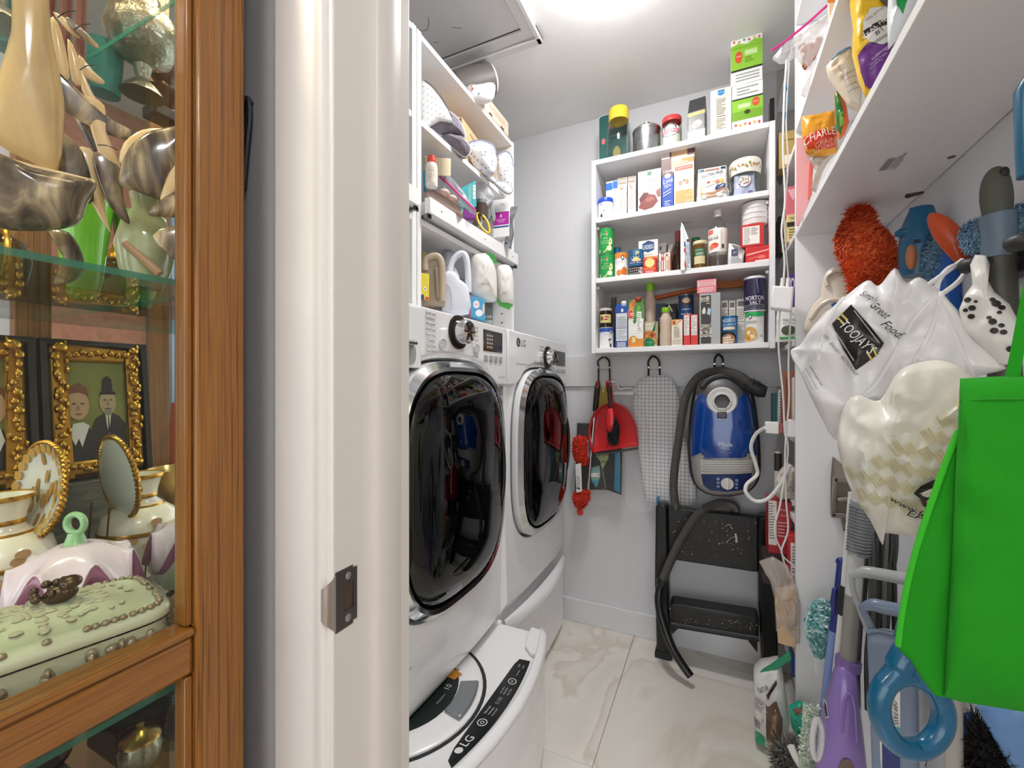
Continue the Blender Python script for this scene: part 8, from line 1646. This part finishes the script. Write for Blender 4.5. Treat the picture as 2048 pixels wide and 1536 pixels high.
for k in range(520):
    i = random.randrange(72); z = random.choice((.018, .03, .042, .05, .058))+random.uniform(-.006, .006); s = .94+.06*min(1, z/.045); x, y = O4[i]
    rl.ell((x*s, y*s, z), (random.uniform(.002, .006), random.uniform(.002, .006), random.uniform(.002, .007)), RLF, 6, 5)
o_ = build(rl, 'side_relief', t, smooth=60); o_['kind'] = 'stuff'
kn = part('knob', ld, lambda m: (m.ell((0, .014, .102), (.006, .012, .008), BRZ), m.ell((.004, .020, .112), (.008, .008, .006), BRZ)))
for k in range(18): part('grape', kn, lambda m: m.ell((random.uniform(-.010, .010), .006+random.uniform(-.012, .016), .103+random.uniform(0, .010)), (.0036, .0036, .0036), BRZ, 8, 6))
for sx in (-1, 1):
    for sy in (-1, 1): part('foot', t, lambda m: m.tube([(sx*.042, sy*.066, .030), (sx*.050, sy*.074, .018), (sx*.046, sy*.070, .004)], [.007, .008, .006], BRZ, 8))
t = thing('gold_bowl', 'gold lustre footed bowl at the back of the curio shelf', 'bowl', (-.845, .14, SM+.0005))
part('bowl', t, lambda m: m.lathe([(0, 0), (.025, 0), (.02, .008), (.008, .02), (.008, .08), (.015, .095), (.034, .12), (.043, .147), (.041, .147), (.03, .122), (0, .10)], mat('#c8a35e', .2, .5), 32), smooth=60)
# ---- middle glass shelf
t = thing('lime_vase', 'lime green ribbed glass vase on the middle curio shelf', 'vase', (-.705, .256, SU+.0005))
part('vase', t, lambda m: m.lathe([(0, .0), (.010, 0), (.014, .008), (.018, .03), (.022, .07), (.026, .105), (.028, .125), (.0265, .125), (.020, .07), (.012, .012), (0, .01)], mat('#7ed63a', .15, coat=.6), 40, rf=lambda a, z: 1+.03*math.cos(20*a)), smooth=60)
t = thing('gilt_ewer', 'glass ewer with gilt mounts on the middle curio shelf', 'ewer', (-.85, .2203, SU+.0005))
part('glass_body', t, lambda m: m.lathe([(.012, .018), (.03, .03), (.036, .06), (.030, .085), (.02, .092)], glass('#cfd6a8', .8), 28), smooth=60)
part('gilt_base', t, lambda m: m.lathe([(0, 0), (.026, 0), (.022, .01), (.013, .02), (.016, .026)], GOLD, 28, rf=lambda a, z: 1+.08*math.cos(9*a)), smooth=60)
part('gilt_top', t, lambda m: m.lathe([(.022, .088), (.018, .1), (.010, .108), (.006, .118), (0, .122)], GOLD, 24), smooth=60)
part('handle', t, lambda m: m.tube([(.02, 0, .096), (.042, 0, .09), (.048, 0, .06), (.036, 0, .035)], .003, GOLD, 8, 4))
t = thing('pale_green_vase', 'pale green glass vase on the middle curio shelf', 'vase', (-.555, .2525, SU+.0005))
part('vase', t, lambda m: m.lathe([(0, 0), (.014, 0), (.022, .02), (.026, .045), (.020, .07), (.011, .085), (.014, .10), (.012, .10), (.009, .085)], mat('#b4be94', .12, coat=.5), 32), smooth=60)
# ---- horn birds
HC = ramp_mat('pale_horn', [(0, '#8d7a58'), (.35, '#d9b67a'), (.6, '#ead2a4'), (1, '#f2e4c8')], 22, .2, (1, 1, .35), 4, 1.0, coat=.5)
HD = ramp_mat('dark_horn', [(0, '#1c1713'), (.42, '#3d332c'), (.52, '#7c6c56'), (.66, '#d9c49a'), (1, '#e6d4ae')], 30, .2, (1, 1, .3), 5, 1.4, coat=.5)
HG = ramp_mat('grey_horn', [(0, '#8a8074'), (.38, '#c4a878'), (.58, '#dfbd80'), (1, '#d6b67e')], 18, .2, (1, 1, .4), 4, 1.0, coat=.5)
def horn(t, nm, pts, c, d, m_, tf=.006, o=(0, 0)):
    k = 1.22 if nm == 'feather' else 1.06; mx = sum(a for a, b in pts)/len(pts); my = sum(b for a, b in pts)/len(pts)
    pf = Puff(loc2([(mx+(x-mx)*k, my+(y-my)*k) for x, y in pts], o[0], o[1], o[2]), tf, tf, smooth=3)
    mb = MB(); mb.T = Matrix.Translation((0, d-o[2], 0)); pf.mesh(mb, m_, 6); return build(mb, nm, t, smooth=70)
O1 = (90, 300, .38)
t = vthing('horn_bird', 'large carved horn bird with feather blades on the middle curio shelf', 'figurine', *O1)
horn(t, 'body', [(30, -30), (88, -30), (100, 80), (118, 170), (125, 235), (112, 340), (60, 322), (10, 296), (-20, 262), (-5, 180), (25, 80)], 0, .37, HG, .014, O1)
horn(t, 'nest', [(-30, 318), (60, 344), (150, 364), (186, 376), (168, 415), (150, 452), (60, 464), (-30, 440)], 0, .37, HD, .016, O1)
part('nest_rim', t, lambda m: m.tube([Vector((x, -.012, z)) for x, z in loc2([(-30, 320), (60, 346), (130, 362), (186, 376)], *O1)], .004, HC, 8, 4))
horn(t, 'hooked_beak', [(100, 452), (140, 458), (166, 500), (168, 535), (142, 556), (106, 560), (124, 538), (128, 505), (112, 475)], 0, .40, HD, .008, O1)
for k, (c, pts) in enumerate((('c', [(105, 15), (124, 40), (138, 118), (114, 104)]), ('c', [(140, 50), (160, 85), (168, 130), (148, 122)]), ('c', [(166, 74), (192, 105), (212, 124), (200, 126), (172, 108)]), ('d', [(112, 118), (150, 150), (205, 200), (245, 235), (278, 246), (262, 252), (215, 240), (150, 205), (116, 172)]),
                              ('c', [(164, 105), (186, 150), (207, 192), (192, 184), (170, 150)]), ('d', [(146, 158), (188, 200), (214, 290), (188, 264), (158, 205)]), ('c', [(180, 188), (214, 200), (216, 240), (242, 308), (234, 316), (205, 284)]), ('d', [(118, 252), (166, 290), (184, 372), (148, 368), (104, 346)]), ('c', [(163, 284), (202, 298), (216, 400), (224, 432), (204, 404), (174, 342)]), ('d', [(198, 298), (240, 308), (250, 380), (260, 422), (226, 392), (204, 340)]), ('d', [(140, 0), (165, 20), (197, 52), (190, 54), (155, 26)]), ('c', [(112, -20), (150, 5), (160, 28), (140, 16)]))):
    horn(t, 'feather', pts, 0, .405+.006*(k % 3), HC if c == 'c' else HD, .0035, O1)
RW = mat('#7c4a3a', .4, var=.1)
for x0, x1, yb in ((102, 100, 78), (136, 130, 130), (164, 158, 200)): part('rod', t, lambda m: m.tube(loc3([(x0, -60, .43), (x1, yb, .43)], *O1), .0042, RW, 8))
for a, b in (((115, 35), (150, 22)), ((148, 60), (180, 48)), ((160, 140), (190, 130)), ((195, 290), (235, 300))): part('binding_wire', t, lambda m: m.tube(loc3([(*a, .40), ((a[0]+b[0])/2, (a[1]+b[1])/2-4, .395), (*b, .40)], *O1), .0005, BLKM, 4, 3))
O2 = (320, 380, .425)
t = vthing('horn_bird', 'smaller carved horn bird beside the oak post on the middle curio shelf', 'figurine', *O2)
horn(t, 'wing', [(245, 335), (258, 300), (295, 268), (345, 256), (400, 238), (402, 290), (372, 330), (335, 368), (326, 396), (272, 378), (244, 366)], 0, .425, HD, .010, O2)
horn(t, 'wing_edge', [(240, 322), (248, 282), (285, 256), (328, 256), (292, 280), (262, 306)], 0, .43, HC, .005, O2)
horn(t, 'tail', [(322, 398), (350, 330), (400, 296), (402, 358), (345, 402)], 0, .42, HC, .005, O2)
horn(t, 'body', [(298, 430), (350, 385), (402, 378), (402, 446), (345, 436)], 0, .42, HD, .008, O2)
horn(t, 'foot', [(308, 472), (360, 454), (352, 504), (402, 488), (396, 516), (350, 518)], 0, .425, HD, .004, O2)
part('perch', t, lambda m: m.tube(loc3([(250, 486, .44), (320, 548, .45)], *O2), .004, mat('#b98f6a', .5), 8))
# ---- top glass shelf
t = thing('silver_ball_vase', 'silver filigree ball vase on the top curio shelf', 'vase', (-.80, .21, ST+.0005))
SVR = mat('#b9b1a0', .25, .9, bump=.5, bscale=130)
part('foot', t, lambda m: m.lathe([(0, 0), (.028, 0), (.022, .01), (.008, .025), (.012, .045)], SVR, 24)); part('ball', t, lambda m: m.lathe([(.012, .045), (.036, .06), (.046, .09), (.040, .12), (.02, .138), (.022, .15)], SVR, 32), smooth=60)
t = thing('bronze_bust', 'small dark bronze bust on the top curio shelf', 'figurine', (-.85, .16, ST+.0005))
BZ2 = mat('#5a3a26', .3, .6)
part('pedestal', t, lambda m: m.bb(-.02, .02, -.02, .02, 0, .02, mat('#2a211b', .4)), bevel=.003)
part('bust', t, lambda m: (m.lathe([(.012, .02), (.026, .035), (.028, .05), (.012, .058), (.010, .066)], BZ2, 20), m.ell((0, 0, .085), (.017, .02, .024), BZ2), m.ell((0, -.019, .084), (.004, .005, .006), BZ2, 8, 6), m.ell((0, .004, .098), (.019, .021, .016), mat('#3a2418', .4, .5))), smooth=60)
t = thing('teal_tumbler', 'teal ribbed glass tumbler on the top curio shelf', 'glass', (-.85, .236, ST+.0005))
part('glass', t, lambda m: m.lathe([(0, 0), (.018, 0), (.022, .06), (.024, .075), (.022, .075), (.016, .004), (0, .004)], film('#2f9c9a', .75, .1), 28, rf=lambda a, z: 1+.03*math.cos(14*a)), smooth=60)
# ---- lower compartment
t = thing('silver_pot', 'small lidded gilt sugar pot in the lower curio compartment', 'pot', (-.733, .243, SL+.0005))
part('pot', t, lambda m: m.lathe([(0, 0), (.015, 0), (.023, .012), (.025, .028), (.02, .04)], mat('#b8b39c', .22, .7, bump=.25, bscale=150), 28), smooth=60)
part('lid', t, lambda m: m.lathe([(.024, .04), (.022, .044), (.008, .052), (.004, .054), (.005, .06), (0, .062)], mat('#b0894a', .25, .9), 28), smooth=60)
t = thing('cut_glass_tumbler', 'cut glass tumbler in the lower curio compartment', 'glass', (-.735, .19, SL+.0005))
part('glass', t, lambda m: m.lathe([(0, 0), (.024, 0), (.026, .01), (.024, .05), (.020, .078), (.018, .078), (.021, .05), (.022, .014), (0, .012)], glass('#f3f6f4', .85, 1.6), 28, rf=lambda a, z: 1+.02*math.cos(24*a)), smooth=40)
t = thing('lacquer_box', 'dark red lacquer stand in the lower curio compartment', 'stand', (-.80, .215, SL+.0005))
part('box', t, lambda m: m.bb(-.045, .045, -.045, .045, 0, .05, mat('#3f1418', .25)), bevel=.004); part('rim', t, lambda m: m.lathe([(.048, .05), (.062, .056), (.062, .062), (0, .062)], mat('#120d0d', .15), 36))
t = thing('white_bowl', 'white bowl on the red stand in the lower curio compartment', 'bowl', (-.80, .215, SL+.063))
part('bowl', t, lambda m: m.lathe([(0, 0), (.03, 0), (.05, .02), (.058, .045), (.056, .045), (.04, .01), (0, .006)], mat('#e6e2d2', .25), 36), smooth=60)
t = thing('glass_dish', 'clear glass dish in the lower curio compartment', 'dish', (-.62, .15, SL+.0005))
part('dish', t, lambda m: m.lathe([(0, 0), (.03, 0), (.045, .03), (.05, .06), (.048, .06), (.04, .03), (0, .006)], glass('#eef4f2', .88, 1.5), 32), smooth=60)
# ---- dining room things seen in the mirror
t = thing('dining_table', 'dark granite topped table in the dining room', 'table', (-2.0, -.75, 0))
part('top', t, lambda m: m.bb(-.42, .45, -.6, .62, .80, .84, ramp_mat('granite', [(0, '#2c2925'), (.5, '#5c574e'), (1, '#8d877a')], 60, .2)), bevel=.006)
for sx in (-1, 1):
    for sy in (-1, 1): part('leg', t, lambda m: m.bb(sx*.38-.03, sx*.38+.03, sy*.54-.03, sy*.54+.03, 0, .7995, OAK), bevel=.004)
t = thing('orange_bag', 'orange paper shopping bag on the dining table', 'bag', (-1.98, -.47, .841), .3)
part('bag', t, lambda m: m.add([(-.09, -.05, 0), (.09, -.05, 0), (.09, .05, 0), (-.09, .05, 0), (-.1, -.03, .24), (.1, -.03, .24), (.1, .03, .24), (-.1, .03, .24)], [(0, 3, 2, 1), (0, 1, 5, 4), (1, 2, 6, 5), (2, 3, 7, 6), (3, 0, 4, 7)], mat('#d9772c', .6)), solid=.002)
part('handle', t, lambda m: m.tube([(-.05, -.03, .24), (-.045, -.03, .30), (0, -.03, .32), (.045, -.03, .30), (.05, -.03, .24)], .004, mat('#33302c', .6), 8, 4))
part('strap', t, lambda m: m.bb(-.03, .0, -.054, -.05, 0, .24, mat('#4a4a48', .6)))
